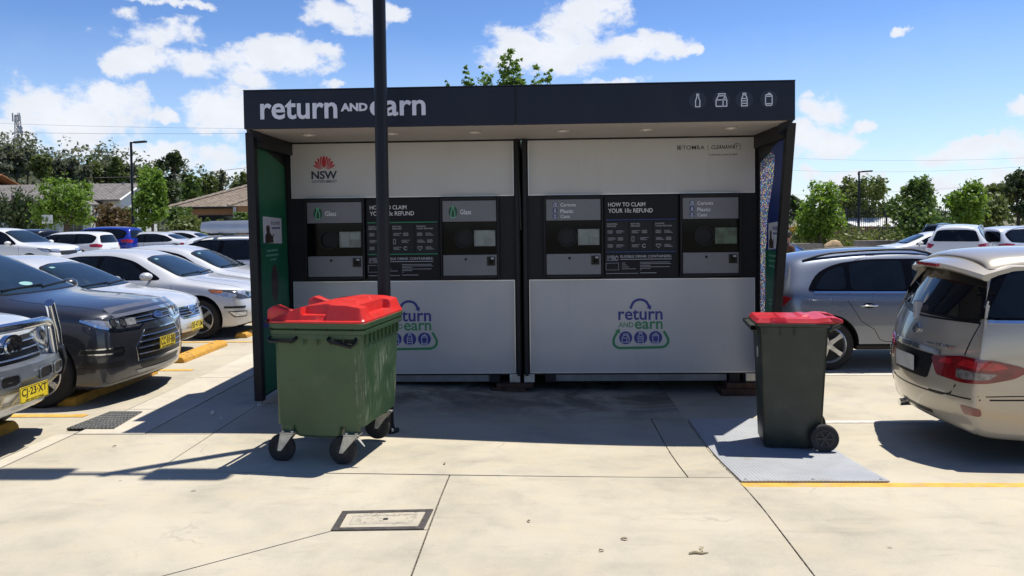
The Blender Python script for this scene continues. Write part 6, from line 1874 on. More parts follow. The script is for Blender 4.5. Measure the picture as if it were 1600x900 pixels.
for x in (1.32, 1.76, 2.20):
    mb = MB(S); mb.lathe([(.012, 0), (.012, .004), (.001, .006)], (x, 5.285, gz(x * S, 5.285 * S) / S + .005), 'z', 10, caps=False); mb.build('bolt', STEEL, PT)

# pit cover
cv = [(-1.187,4.306),(-.676,4.329),(-.664,4.63),(-1.195,4.596)]
PC = thing('pit_cover', 'rectangular pit cover with dark steel frame and concrete infill in the footpath', 'pit cover', (-.93 * S, 4.46 * S, gz(-.93 * S, 4.46 * S)))
mb = MB(S, PC.location)
def inset(q, a): 
    cxm = sum(p[0] for p in q) / 4; cym = sum(p[1] for p in q) / 4
    return [(p[0] + math.copysign(a, cxm - p[0]), p[1] + math.copysign(a, cym - p[1])) for p in q]
o_ = cv; i_ = inset(cv, .036)
mb.loft([[(x, y, .001) for x, y in o_], [(x, y, .007) for x, y in o_], [(x, y, .007) for x, y in i_], [(x, y, -.01) for x, y in i_]], (False, False)); mb.build('frame', mat('cover_frame', (.095,.085,.08), .6, .5, var=.25, vscale=20), PC)
mb = MB(S, PC.location); q_ = inset(cv, .040); rp = []
mb.loft([[(x, y, .001) for x, y in q_], [(x, y, .0055) for x, y in q_]]); li = mb.build('infill', CONC2, PC, bevel=0.003)
mb = MB(S, PC.location); mb.lathe([(.016, .0055), (.016, .0075), (.001, .0075)], (-.915, 4.472, 0), 'z', 12, caps=False); mb.build('key_hole', mat('key_hole', (.03,.028,.025), .8, var=.2), li)
mb = MB(S, PC.location); rng = random.Random(5)
q2 = inset(cv, .085)
ribbon(mb, [(p[0], p[1]) for p in q2], .004, lambda u, v, d: (u, v, .0056 + d), .0006, True)
for k in range(46):
    x = rng.uniform(-1.08, -.74); y = rng.uniform(4.38, 4.56); a = rng.uniform(0, 3.14); L_ = rng.uniform(.012, .035)
    ribbon(mb, [(x, y), (x + L_ * math.cos(a), y + L_ * math.sin(a)), (x + L_ * 1.5 * math.cos(a + .6), y + L_ * 1.5 * math.sin(a + .6))], .003, lambda u, v, d: (u, v, .0056 + d), .0005)
tag(mb.build('scratches', mat('scratch', (.28,.25,.20), .9, var=.2), li), kind='stuff')

# drain grate in the kerb
DG = thing('drain_grate', 'square steel drain grate set in the kerb by the yellow bay line', 'drain grate', (-3.79 * S, 6.75 * S, 0))
gq = [(-3.985,6.46),(-3.585,6.46),(-3.64,7.045),(-3.935,7.045)]
def gl(u, v): # bilinear over the grate
    a = Vector(gq[0]).lerp(Vector(gq[1]), u); b_ = Vector(gq[3]).lerp(Vector(gq[2]), u); p = a.lerp(b_, v); return p
mb = MB(S, DG.location); mb.loft([[(x, y, -.004) for x, y in gq], [(x, y, .0062) for x, y in gq]]); mb.build('pit', mat('pit_shade', (.012,.012,.012), .95, var=.2), DG)  # dark sheet just below the bars, painted as the shade in the holes
GS = mat('grate_steel', (.24,.24,.23), .55, .5, var=.25, vscale=30)
nb = 13
for k in range(nb):
    mb = MB(S, DG.location); u = k / (nb - 1); h_ = .012
    a0, a1, b0, b1 = gl(max(0, u - h_), 0), gl(min(1, u + h_), 0), gl(max(0, u - h_), 1), gl(min(1, u + h_), 1)
    mb.loft([[(p.x, p.y, .006) for p in (a0, a1, b1, b0)], [(p.x, p.y, .014) for p in (a0, a1, b1, b0)]]); mb.build('bar', GS, DG)
for k in range(10):
    mb = MB(S, DG.location); v = k / 9; h_ = .016
    a0, a1, b0, b1 = gl(0, max(0, v - h_)), gl(1, max(0, v - h_)), gl(1, min(1, v + h_)), gl(0, min(1, v + h_))
    mb.loft([[(p.x, p.y, .006) for p in (a0, a1, b0, b1)], [(p.x, p.y, .0125) for p in (a0, a1, b0, b1)]]); mb.build('cross_bar', GS, DG)

# wheel stops
WS = mat('wheel_stop_yellow', (0.58, 0.30, 0.035), 0.72, var=0.16, vscale=7, dirt=(0.20, 0.13, 0.06), ds=6, da=0.55, bump=0.4, bscale=40)
for i, (y0, y1, lab) in enumerate(((4.9, 6.53, 'yellow wheel stop at the left edge under the bull bar'), (7.35, 8.97, 'shaded yellow wheel stop under the dark grey wagon'),
                       (9.64, 11.0, 'bright yellow wheel stop in the sun in front of the silver sedan'), (11.73, 13.1, 'yellow wheel stop beside the kiosk post in front of the silver hatchback'))):
    ym = (y0 + y1) / 2 * S
    o = thing('wheel_stop', lab, 'wheel stop', (-4.53 * S, ym, gz(-4.53 * S, ym) - .014), 0, 'yellow wheel stops')
    mb = MB(S); h_ = (y1 - y0) / 2
    prof = [(-.095, 0), (.095, 0), (.088, .045), (.062, .082), (-.062, .082), (-.088, .045)]
    mb.loft([[(a, -h_, b_ * .8) for a, b_ in prof], [(a, -h_ + .03, b_) for a, b_ in prof], [(a, h_ - .03, b_) for a, b_ in prof], [(a, h_, b_ * .8) for a, b_ in prof]])
    mb.build('block', WS, o, bevel=0.006)
    for v in (-.55, .55):
        mb = MB(S); mb.lathe([(.02, .0822), (.02, .086), (.001, .088)], (0, v * h_, 0), 'z', 10, caps=False); mb.build('fixing_bolt', STEEL, o)

# black lamp posts
POLE = mat('pole_black', (0.007, 0.007, 0.0085), 0.42, 0.0, var=0.15, vscale=3, spec=0.3)
px_, py_ = -1.311 * S, 6.509 * S
LP = thing('lamp_post', 'tall black lamp post rising in front of the kiosk behind the green bin', 'lamp post', (px_, py_, gz(px_, py_)), 0, 'black car park lamp posts')
mb = MB(S); mb.lathe([(.060, .0), (.060, .3), (.0535, .34), (.051, 5.78), (.001, 5.79)], (0,0,0), 'z', 28, caps=True); mb.build('pole', POLE, LP, smooth=40)
mb = MB(S); mb.lathe([(.105, .0), (.105, .014), (.065, .016)], (0,0,0), 'z', 24); bp = mb.build('base_plate', POLE, LP, smooth=30)
for a in range(4):
    mb = MB(S); mb.lathe([(.012, .014), (.012, .04), (.001, .042)], (.085 * math.cos(a * 1.571 + .785), .085 * math.sin(a * 1.571 + .785), 0), 'z', 8, caps=False); mb.build('bolt', STEEL, bp)
for s_ in (-1, 1):
    mb = MB(S); mb.tube([(0, 0, 5.72), (s_ * .30, 0, 5.74)], .03, 10); ar = mb.build('arm', POLE, LP, smooth=60)
    mb = MB(S); mb.prism(rrect(-.29, .29, -.125, .125, .04), lambda a, b_, q: (s_ * .57 + a, b_, q), 5.70, 5.77); mb.build('luminaire', POLE, LP, bevel=0.008)
    mb = MB(S); mb.prism(rrect(-.2, .2, -.09, .09, .02), lambda a, b_, q: (s_ * .60 + a, b_, q), 5.694, 5.70); mb.build('lamp_lens', LENS, LP)
def lamp_post(x, y, h, z, lab, sgn, box=False):
    o = thing('lamp_post', lab, 'lamp post', (x, y, z), 0, 'black car park lamp posts')
    mb = MB(); mb.lathe([(.10, 0), (.10, .6), (.075, .64), (.068, h), (.001, h + .01)], (0,0,0), 'z', 14); mb.build('pole', POLE, o, smooth=40)
    mb = MB(); mb.tube([(0, 0, h - .05), (sgn * .3, 0, h - .02)], .045, 8); mb.build('arm', POLE, o)
    mb = MB(); mb.prism(rrect(-.36, .36, -.16, .16, .05), lambda a, b_, q: (sgn * .55 + a, b_, q + sgn * a * .06), h - .06, h + .04); mb.build('luminaire', POLE, o)
    if box:
        mb = MB(); mb.box(-.42, -.08, -.2, .12, .0, .85); mb.build('switch_box', BLACK, o, bevel=0.02)
lamp_post(-24.0, 46.0, 6.55, 0.18, 'black lamp post with right-hand lamp among the cars on the far left', 1)
lamp_post(22.5, 58.0, 5.2, -0.12, 'black lamp post with a box at its foot beyond the blue grey crossover', 1, True)

# litter
PAPER = mat('paper_scrap', (.62,.60,.55), .8, var=.15, vscale=30)
LEAF = mat('dry_leaf', (.20,.13,.06), .85, var=.4, vscale=30)
def crumple(name, lab, cat, x, y, r, h, m, seed, group=None):
    rng = random.Random(seed); mb = MB(); n = 9
    lp = [[(r * q * rng.uniform(.7, 1.2) * math.cos(2 * math.pi * k / n), r * q * rng.uniform(.6, 1.1) * math.sin(2 * math.pi * k / n), h * z_ * rng.uniform(.7, 1.2)) for k in range(n)] for q, z_ in ((.8, .0), (1.0, .35), (.75, .75), (.3, 1.0))]
    mb.loft(lp)
    o = mb.build(name, m, None, loc=(x * S, y * S, gz(x * S, y * S))); tag(o, lab, cat, group)
for i, (px, py, r, h, lab) in enumerate(((-2.97, 6.98, .028, .035, 'crumpled white paper scrap in the shade left of the kiosk post'), (-2.83, 6.83, .016, .016, 'tiny pale paper scrap beside the crumpled paper'))):
    crumple('paper_scrap', lab, 'litter', px, py, r, h, PAPER, i + 3)
for i, (px, py, lab) in enumerate(((-.72, 5.62, 'brown dry leaf near the green bin'), (-.1, 4.45, 'dark curled leaf right of the pit cover'), (.41, 4.2, 'curled brown leaf in the middle of the footpath'), (.28, 4.05, 'small dark leaf in the sunny foreground'), (-3.3, 5.95, 'brown leaf on the kerb at left'))):
    rng = random.Random(i); mb = MB(); L_ = .016 + .008 * rng.random(); a = rng.uniform(0, 6.28)
    pts = [(-L_, 0, .004), (-L_ * .4, L_ * .38, .010), (L_ * .5, L_ * .33, .012), (L_, 0, .006), (L_ * .5, -L_ * .33, .014), (-L_ * .4, -L_ * .38, .008)]
    R2 = Matrix.Rotation(a, 3, 'Z')
    P_ = [R2 @ Vector(p) for p in pts]
    mb.loft([[p for p in P_], [p + Vector((0, 0, .002)) for p in P_]])
    o = mb.build('dry_leaf', LEAF, None, loc=(px * S, py * S, gz(px * S, py * S))); tag(o, lab, 'leaf')
o = MB(); o.tube([(0, 0, .006), (.035, .01, .01), (.07, 0, .008), (.11, .015, .006)], [.006, .008, .006, .003], 6); o.tube([(.06, 0, .008), (.085, .05, .02), (.075, .085, .01)], [.005, .008, .003], 6, flat=.4)
tag(o.build('twig', mat('twig_pale', (.34,.28,.17), .85, var=.3, vscale=30), None, loc=(.72 * S, 4.02 * S, gz(.72 * S, 4.02 * S))), 'pale dry twig with a leaf in the right foreground', 'twig')
# ================================================================== parked cars, in place
bullbar_wagon((-6.82, 6.54, gz(-6.9, 6.6) - .014), R(0))
dark_suv((-6.80, 9.04, gz(-6.7, 9) - .014), R(0))
silver_sedan((-7.50, 11.48, gz(-7.3, 11.5) - .014), R(0))
silver_hatch((-7.18, 13.9, gz(-6.9, 13.9) - .014), R(0))
second_sedan((-7.5, 16.35, gz(-7.5, 16.3) - .014), R(0))
bw = white_roofbox_wagon((-6.35, 19.0, gz(-6.1, 19) - .014), R(0))
# roof box resting on the rails
h = bw.bvh.ray_cast(Vector((0, 0, 5)), Vector((0, 0, -1)))[0]
rb = MB(); lp = []
for x, k, zl in ((-1.25, .35, .12), (-1.18, .75, .05), (-.9, .95, .0), (.6, 1.0, .0), (1.05, .85, .0), (1.2, .5, .02)):
    lp.append([(x, -.40 * k, zl), (x, .40 * k, zl), (x, .42 * k, .12), (x, .34 * k, .12 + .18 * k), (x, -.34 * k, .12 + .18 * k), (x, -.42 * k, .12)])
rb.loft(lp)
BOX = thing('roof_box', 'long silver roof box strapped on top of the white wagon', 'roof box', (-6.95, 19.0, gz(-6.1, 19) + h.z + .075), 0)
rb.build('shell', paint('paint_box_silver', (.52, .53, .56), .2, .35), BOX, smooth=40)
for xq in (-.7, .6):
    rb = MB(); rb.box(xq - .05, xq + .05, -.55, .55, -.04, .0); rb.build('cross_bar', BLACK, BOX)

FL = 'cars parked in the far rows on the left'
FRG = 'cars parked in the far rows on the right'
far_suv('white sport utility wagon with black mirror at the far left edge', (-19.4, 28.6, gz(-18, 28) - .0), R(-8), ('white', (.72, .73, .74)), 4.7, 1.88, 1.70, FL)
far_suv('black wagon roof showing behind the white sport utility wagon', (-23.2, 34.5, gz(-18, 28)), R(160), ('black', (.015, .016, .02)), 4.5, 1.8, 1.62, FL, .4)
far_suv('small white wagon with tinted rear window left of the blue wagon', (-20.0, 32.5, gz(-18, 28)), R(180), ('white', (.72, .73, .74)), 4.4, 1.78, 1.50, FL)
far_suv('bright blue sport utility wagon with red tail light', (-20.4, 35.5, gz(-18, 28)), R(180), ('blue', (.008, .03, .32)), 4.6, 1.85, 1.68, FL, .3)
far_sedan('silver luxury sedan with round red tail light right of the blue wagon', (-18.2, 36.0, gz(-16, 28)), R(180), ('silver', (.50, .52, .55)), 4.8, 1.83, 1.47, FL)
far_sedan('pale silver sedan just behind the luxury sedan', (-18.4, 39.2, gz(-16, 28)), R(178), ('pale_silver', (.50, .51, .53)), 4.8, 1.83, 1.47, FL)

grey_crossover((5.13, 11.55, gz(5, 11) - .02), R(0))
gold_van((5.62, 7.22, gz(5, 8) - .02), R(-2))
far_sedan('white sedan with its windscreen facing left beyond the crossover roof', (14.5, 30.5, gz(9, 25)), R(172), ('white', (.72, .73, .74)), 4.8, 1.82, 1.44, FRG, 0.0)
far_suv('black wagon with white roof rails at the back on the right', (18.6, 38.0, gz(9, 25)), R(60), ('black', (.015, .016, .02)), 4.6, 1.85, 1.68, FRG, .4, True)
far_suv('white sport utility wagon with big red tail light and dark rear window', (14.1, 27.5, gz(9, 25)), R(58), ('white', (.72, .73, .74)), 4.6, 1.83, 1.74, FRG, 0, True)
far_suv('pale blue white wagon with roof rails at the right edge', (16.7, 28.0, gz(9, 25)), R(18), ('ice', (.60, .65, .74)), 4.5, 1.80, 1.64, FRG, .1, True)
far_sedan('bright blue hatchback roof showing behind the kiosk fin', (6.2, 22.0, gz(6, 22)), R(5), ('sky_blue', (.03, .14, .45)), 4.2, 1.75, 1.46, FRG, .2)
# ================================================================== background: trees, houses, fences, wires
def leafmat(name, c1, c2, trans=0.35):
    m = bpy.data.materials.new(name); m.use_nodes = True
    t = NT(m.node_tree); t.n.remove(t.n['Principled BSDF'])
    gi = t.node('ShaderNodeNewGeometry'); rnd = gi.outputs['Random Per Island']
    pn = t.noise(gi.outputs['Position'], 0.9, 3.0, 0.6)
    f = t.math('ADD', t.math('MULTIPLY', rnd, 0.65), t.ramp(pn, 0.3, 0.7, 0.0, 0.35))
    col = t.mix(f, c4(c1), c4(c2))
    d = t.node('ShaderNodeBsdfPrincipled'); t.set(d, 'Base Color', col); t.set(d, 'Roughness', 0.5); d.inputs['Specular IOR Level'].default_value = 0.35
    tr = t.node('ShaderNodeBsdfTranslucent'); t.set(tr, 'Color', t.mix(0.5, col, (c2[0] * 1.2, c2[1] * 1.3, c2[2] * 0.6, 1)))
    mx = t.node('ShaderNodeMixShader'); t.set(mx, 0, trans); t.l.new(d.outputs[0], mx.inputs[1]); t.l.new(tr.outputs[0], mx.inputs[2])
    t.l.new(mx.outputs[0], t.n['Material Output'].inputs[0])
    return m
LM_BRIGHT = leafmat('leaf_bright', (0.085, 0.165, 0.020), (0.20, 0.31, 0.05), 0.45)
LM_MID = leafmat('leaf_mid', (0.052, 0.10, 0.022), (0.13, 0.20, 0.05), 0.38)
LM_DARK = leafmat('leaf_dark', (0.038, 0.062, 0.024), (0.085, 0.115, 0.045), 0.32)
LM_GUM = leafmat('leaf_gum', (0.085, 0.10, 0.062), (0.18, 0.19, 0.13), 0.36)
LM_OLIVE = leafmat('leaf_olive', (0.075, 0.11, 0.028), (0.16, 0.19, 0.06), 0.36)
LM_RED = leafmat('leaf_bronze', (0.085, 0.055, 0.022), (0.17, 0.115, 0.055), 0.3)
LM_YEL = leafmat('flower_yellow', (0.40, 0.22, 0.02), (0.60, 0.38, 0.03), 0.3)
BARK = mat('bark', (0.10, 0.075, 0.055), 0.9, var=0.35, vscale=6, bump=0.6, bscale=18)

def leaves(lobes, n, size, seed, up=0.35, droop=0.0, clump=18, spread=0.22, shell=0.45):
    rng = random.Random(seed)
    wts = [(l[3] * l[4] * l[5]) ** (2 / 3) for l in lobes]; tot = sum(wts)
    V = []; F = []
    cl = max(1, n // clump)
    for _ in range(cl):
        q = rng.uniform(0, tot); i = 0
        while i < len(lobes) - 1 and q > wts[i]: q -= wts[i]; i += 1
        cx, cy, cz, rx, ry, rz = lobes[i]
        while True:
            a = Vector((rng.gauss(0, 1), rng.gauss(0, 1), rng.gauss(0, 1)))
            if a.length > 1e-3: break
        a.normalize(); rad = shell + (1 - shell) * rng.random() ** 0.6
        rad *= rng.uniform(0.86, 1.10)
        c = Vector((cx + a.x * rx * rad, cy + a.y * ry * rad, cz + a.z * rz * rad))
        cr = spread * (rx * ry * rz) ** (1 / 3) * rng.uniform(0.6, 1.3)
        for _k in range(clump):
            p = c + Vector((rng.gauss(0, cr), rng.gauss(0, cr), rng.gauss(0, cr * 0.8) - abs(rng.gauss(0, droop))))
            nr = (Vector((rng.gauss(0, 1), rng.gauss(0, 1), rng.gauss(0, 1))).normalized() + a * 0.6 + Vector((0, 0, up))).normalized()
            t = nr.orthogonal().normalized(); t.rotate(Matrix.Rotation(rng.uniform(0, 6.28), 3, nr)); b = nr.cross(t)
            L_ = size * rng.uniform(0.55, 1.25); w_ = L_ * rng.uniform(0.45, 0.7)
            if droop: t = (t + Vector((0, 0, -1.2))).normalized(); b = nr.cross(t).normalized()
            k = len(V)
            V += [p - t * L_ * .5, p + b * w_ * .5 + nr * L_ * .08, p + t * L_ * .5, p - b * w_ * .5 - nr * L_ * .05]
            F.append((k, k + 1, k + 2, k + 3))
    return V, F

def leaf_obj(name, V, F, m, parent=None):
    me = bpy.data.meshes.new(name); me.from_pydata([tuple(v) for v in V], [], F); me.materials.append(m)
    return link(name, me, parent)

def tree(name, label, x, y, z, top, w, crown0, m, n, size, seed, form='round', group=None, cat='tree', droop=0.0, trunk=True, shell=0.45, lobes=None):
    """crown from height crown0 to top (above its base), width w."""
    rng = random.Random(seed)
    o = thing(name, label, cat, (x, y, z), rng.uniform(0, 6.28) if lobes is None else 0.0, group)
    H = top - crown0; r = w / 2
    if lobes is None:
        L_ = []
        if form == 'round':
            L_.append((0, 0, crown0 + H * .48, r * .72, r * .72, H * .42))
            for k in range(9):
                a = rng.uniform(0, 6.28); q = rng.uniform(.35, .62) * r; s_ = rng.uniform(.32, .5)
                L_.append((q * math.cos(a), q * math.sin(a), crown0 + H * rng.uniform(.18, .86), r * s_, r * s_, H * s_ * .55))
        elif form == 'cone':
            for k in range(10):
                t_ = k / 9; rr = r * (1.0 - t_ * .82) * rng.uniform(.75, 1.05); a = rng.uniform(0, 6.28)
                L_.append((rr * .35 * math.cos(a), rr * .35 * math.sin(a), crown0 + H * (.08 + .84 * t_), rr * .75, rr * .75, H * .12))
        elif form == 'column':
            for k in range(6): L_.append((0, 0, crown0 + H * (k + .5) / 6, r * (1 - .5 * abs(k - 2) / 4), r * (1 - .5 * abs(k - 2) / 4), H * .12))
        elif form == 'gum':
            for k in range(8):
                a = rng.uniform(0, 6.28); q = rng.uniform(.2, .85) * r; s_ = rng.uniform(.26, .42)
                L_.append((q * math.cos(a), q * math.sin(a), crown0 + H * rng.uniform(.15, .88), r * s_, r * s_, H * s_ * .5))
            L_.append((0, 0, top - H * .18, r * .4, r * .4, H * .17))
        elif form == 'mound':
            for k in range(8):
                a = rng.uniform(0, 6.28); q = rng.uniform(0, .5) * r
                L_.append((q * math.cos(a), q * math.sin(a), crown0 + H * rng.uniform(.25, .55), r * .55, r * .55, H * .42))
    else: L_ = lobes
    V, F = leaves(L_, n, size, seed, droop=droop, shell=shell)
    cr = leaf_obj('crown', V, F, m, o)
    if trunk:
        mb = MB(); tr_ = max(.06, r * .055) + .02 * top / 5
        lean = rng.uniform(-.03, .03) * top
        mb.tube([(0, 0, -.15), (lean * .3, 0, crown0 * .6), (lean, lean * .5, crown0 + H * .4), (lean, lean * .5, crown0 + H * .82)], [tr_ * 1.25, tr_, tr_ * .7, tr_ * .2], 9)
        mb.build('trunk', BARK, o, smooth=60)
        lm = MB()
        for k, l in enumerate(L_[:8]):
            z0 = crown0 * .8 + H * .10 * (k % 4)
            st = Vector((lean * .6, lean * .3, min(z0, l[2] - .1)))
            en = Vector(l[:3]); md = st.lerp(en, .5) + Vector((0, 0, .08 * H))
            lm.tube([st, md, en], [tr_ * .45, tr_ * .3, tr_ * .1], 6)
        if lm.v:
            lo = lm.build('limb', BARK, o, smooth=60); lo['kind'] = 'stuff'
    return o

def at(px, d):
    return (d * math.tan(math.atan((px - 800.0) / 1250.0) - R(2.25)), d)
def hz_(px): return 344.0 - 0.012 * (px - 800.0)
def zz(px, py, d):
    x, y = at(px, d)
    return 1.904 + (hz_(px) - py) / 1250.0 * (y * math.cos(R(2.25)) - x * math.sin(R(2.25)))

def ptree(name, label, px, d, top, wpx, bot, m, n, seed, form='round', base=0.0, group=None, cat='tree', size=None, droop=0.0, trunk=True, shell=0.45):
    x, y = at(px, d); w_ = wpx / 1250.0 * d * 0.98
    zt = zz(px, top, d) - base; zb = max(0.12, zz(px, bot, d) - base)
    return tree(name, label, x, y, base, zt, w_, zb, m, n, size or max(.16, .0052 * d), seed, form, group, cat, droop, trunk, shell)

# ---- left: hill with its wood, tower and pylon
mb = MB(); NX, NY = 40, 14; V = []
for j in range(NY + 1):
    for i in range(NX + 1):
        x = -230 + 200 * i / NX; y = 105 + 190 * j / NY
        e = math.exp(-(((x + 128) / 62.0) ** 2 + ((y - 190) / 52.0) ** 2))
        V.append((x, y, -1.0 + 18.5 * e + .6 * math.sin(x * .11 + y * .07)))
mb.add(V, [(j * (NX + 1) + i, j * (NX + 1) + i + 1, (j + 1) * (NX + 1) + i + 1, (j + 1) * (NX + 1) + i) for j in range(NY) for i in range(NX)])
HILL = tag(mb.build('hill', mat('hill_scrub', (.045, .055, .026), .95, var=.4, vscale=.2, world=True), smooth=60), kind='structure')
def hillz(x, y):
    e = math.exp(-(((x + 128) / 62.0) ** 2 + ((y - 190) / 52.0) ** 2)); return -1.0 + 18.5 * e
rng = random.Random(11); lob = []
for k in range(300):
    x = rng.uniform(-195, -60); y = rng.uniform(122, 196); h_ = rng.uniform(3.2, 6.5)
    lob.append((x, y, hillz(x, y) + h_ * .55, rng.uniform(2.2, 4.2), rng.uniform(2.2, 4.2), h_ * .55))
V, F = leaves(lob, 26000, 1.0, 12, shell=.6, clump=14, spread=.28)
tag(leaf_obj('hillside_wood', V, F, LM_GUM), kind='stuff')
ORD = 'first second third fourth fifth sixth seventh eighth ninth tenth eleventh twelfth'.split()
GH = 'gum trees along the ridge of the hill'
for i, (px, top, wpx, dk) in enumerate(((5, 231, 46, 0), (30, 236, 30, 0), (47, 229, 34, 0), (70, 239, 34, 1), (92, 238, 30, 0), (112, 247, 34, 2), (134, 258, 30, 0), (152, 248, 26, 1), (168, 252, 24, 0), (186, 246, 30, 1), (205, 258, 26, 0), (221, 266, 22, 1))):
    d = 132 + (i % 3) * 5; x, y = at(px, d); b_ = hillz(x, y)
    ptree('gum_tree', 'grey green gum tree on the wooded ridge, %s from the left edge of the photo' % ORD[i], px, d, top, wpx, top + 44, (LM_GUM, LM_OLIVE, LM_GUM)[dk], 1700, 40 + i, 'round', b_, GH, size=.75)

LAT = mat('lattice_steel', (.22, .23, .24), .6, .5, var=.1)
def lattice(name, lab, cat, x, y, z0, h, w0, w1, r, ant=True):
    o = thing(name, lab, cat, (x, y, z0))
    mb = MB()
    n = 12
    def cw(t_): return (w0 + (w1 - w0) * t_) / 2
    cs = [(1, 1), (-1, 1), (-1, -1), (1, -1)]
    for a, b_ in cs: mb.tube([(a * cw(0), b_ * cw(0), 0), (a * cw(1), b_ * cw(1), h)], r, 4)
    mb.build('leg', LAT, o)
    mb = MB()
    for k in range(n):
        t0, t1 = k / n, (k + 1) / n
        for q in range(4):
            a, b_ = cs[q], cs[(q + 1) % 4]
            mb.tube([(a[0] * cw(t0), a[1] * cw(t0), h * t0), (b_[0] * cw(t1), b_[1] * cw(t1), h * t1)], r * .6, 3)
            mb.tube([(a[0] * cw(t1), a[1] * cw(t1), h * t1), (b_[0] * cw(t1), b_[1] * cw(t1), h * t1)], r * .6, 3)
    br = mb.build('bracing', LAT, o); br['kind'] = 'stuff'
    if ant:
        for k, (zf, dx_) in enumerate(((.97, -.5), (.97, .7), (.93, .1), (.80, .9), (.74, 1.0), (.62, -.3))):
            mb = MB()
            if zf in (.80, .74, .62): mb.lathe([(.55, -.1), (.5, .12), (.001, .2)], (dx_ * w0, -.9, h * zf), 'y', 14, caps=True); mb.build('dish', mat('dish_white', (.55,.55,.55), .5, var=.05), o)
            else: mb.box(dx_ * w0 - .16, dx_ * w0 + .16, -.9, -.7, h * zf - 1.2, h * zf + 1.0); mb.build('antenna', mat('dish_white', (.55,.55,.55)), o)
        mb = MB(); mb.tube([(0, 0, h), (0, 0, h * 1.04)], r * .6, 4); mb.build('spike', LAT, o)
    return o
x, y = at(34, 205); lattice('radio_tower', 'thin lattice radio mast with dishes standing above the wooded hill', 'radio mast', x, y, hillz(x, y) - 2, zz(34, 181, 205) - hillz(x, y) + 2, 1.5, .9, .11)
x, y = at(172, 420); lattice('power_pylon', 'faint distant steel pylon over the treetops left of the lamp post', 'pylon', x, y, 2, zz(172, 243, 420) - 2, 4.0, 1.2, .16, False)

# ---- houses
TILE = mat('roof_tiles_grey', (.17, .155, .145), .85, var=.3, vscale=2.5, bump=0.8, bscale=9, dirt=(.27,.24,.21), ds=.8, da=.6)
TILEB = mat('roof_tiles_brown', (.20, .155, .115), .85, var=.28, vscale=3, bump=0.8, bscale=9, dirt=(.30,.26,.21), ds=.9, da=.7)
def tiles(m, sc):
    t = NT(m.node_tree); b = t.n['Principled BSDF']; g = t.node('ShaderNodeTexCoord').outputs['Object']
    sp_ = t.node('ShaderNodeSeparateXYZ'); t.set(sp_, 0, g)
    row = t.math('FRACT', t.math('MULTIPLY', sp_.outputs[2], 5.6)); colx = t.math('FRACT', t.math('MULTIPLY', t.math('ADD', sp_.outputs[0], sp_.outputs[1]), 2.9))
    hgt = t.math('ADD', row, t.math('MULTIPLY', t.math('ABSOLUTE', t.math('SUBTRACT', colx, .5)), .8))
    bn = t.node('ShaderNodeBump'); t.set(bn, 'Strength', 1.0); t.set(bn, 'Distance', 0.05); t.set(bn, 'Height', hgt); t.l.new(bn.outputs[0], b.inputs['Normal'])
tiles(TILE, 1); tiles(TILEB, 1)
WBD = mat('weatherboard_white', (.66, .66, .63), .7, var=.05)
BRK = bpy.data.materials.new('house_brick'); BRK.use_nodes = True
t = NT(BRK.node_tree); b = t.n['Principled BSDF']; g = t.node('ShaderNodeTexCoord').outputs['Object']
rt = t.node('ShaderNodeMapping'); t.set(rt, 'Vector', g); t.set(rt, 'Rotation', (R(90), 0, 0))
bk = t.node('ShaderNodeTexBrick'); t.set(bk, 'Vector', rt.outputs[0]); t.set(bk, 'Scale', 4.0); t.set(bk, 'Color1', (.30,.135,.065,1)); t.set(bk, 'Color2', (.36,.18,.09,1)); t.set(bk, 'Mortar', (.36,.30,.23,1)); t.set(bk, 'Mortar Size', .02)
t.set(b, 'Base Color', t.mix(t.ramp(t.noise(g, 1.2, 5), .3, .7, 0, .4), bk.outputs['Color'], (.40,.22,.11,1))); t.set(b, 'Roughness', .9)
HG = mat('house_glass', (.02,.025,.03), .06, var=.3, vscale=2)
def window(par, x0, x1, y, z0, z1, fr, n=2):
    mb = MB(); mb.box(x0 - .06, x1 + .06, y - .05, y + .02, z0 - .06, z1 + .06); f_ = mb.build('window', fr, par)
    for k in range(n):
        a = x0 + (x1 - x0) * k / n + .02; b_ = x0 + (x1 - x0) * (k + 1) / n - .02
        mb = MB(); mb.box(a, b_, y - .065, y - .051, z0, z1); mb.build('pane', HG, f_)
def gable(mb, x0, x1, y0, y1, ze, zr, ax='x', th=.12):
    if ax == 'x':
        ym = (y0 + y1) / 2
        for a in (y0, y1): mb.loft([[(x0, a, ze), (x0, ym, zr), (x0, ym, zr + th), (x0, a, ze + th)], [(x1, a, ze), (x1, ym, zr), (x1, ym, zr + th), (x1, a, ze + th)]])
    else:
        xm = (x0 + x1) / 2
        for a in (x0, x1): mb.loft([[(a, y0, ze), (xm, y0, zr), (xm, y0, zr + th), (a, y0, ze + th)], [(a, y1, ze), (xm, y1, zr), (xm, y1, zr + th), (a, y1, ze + th)]])
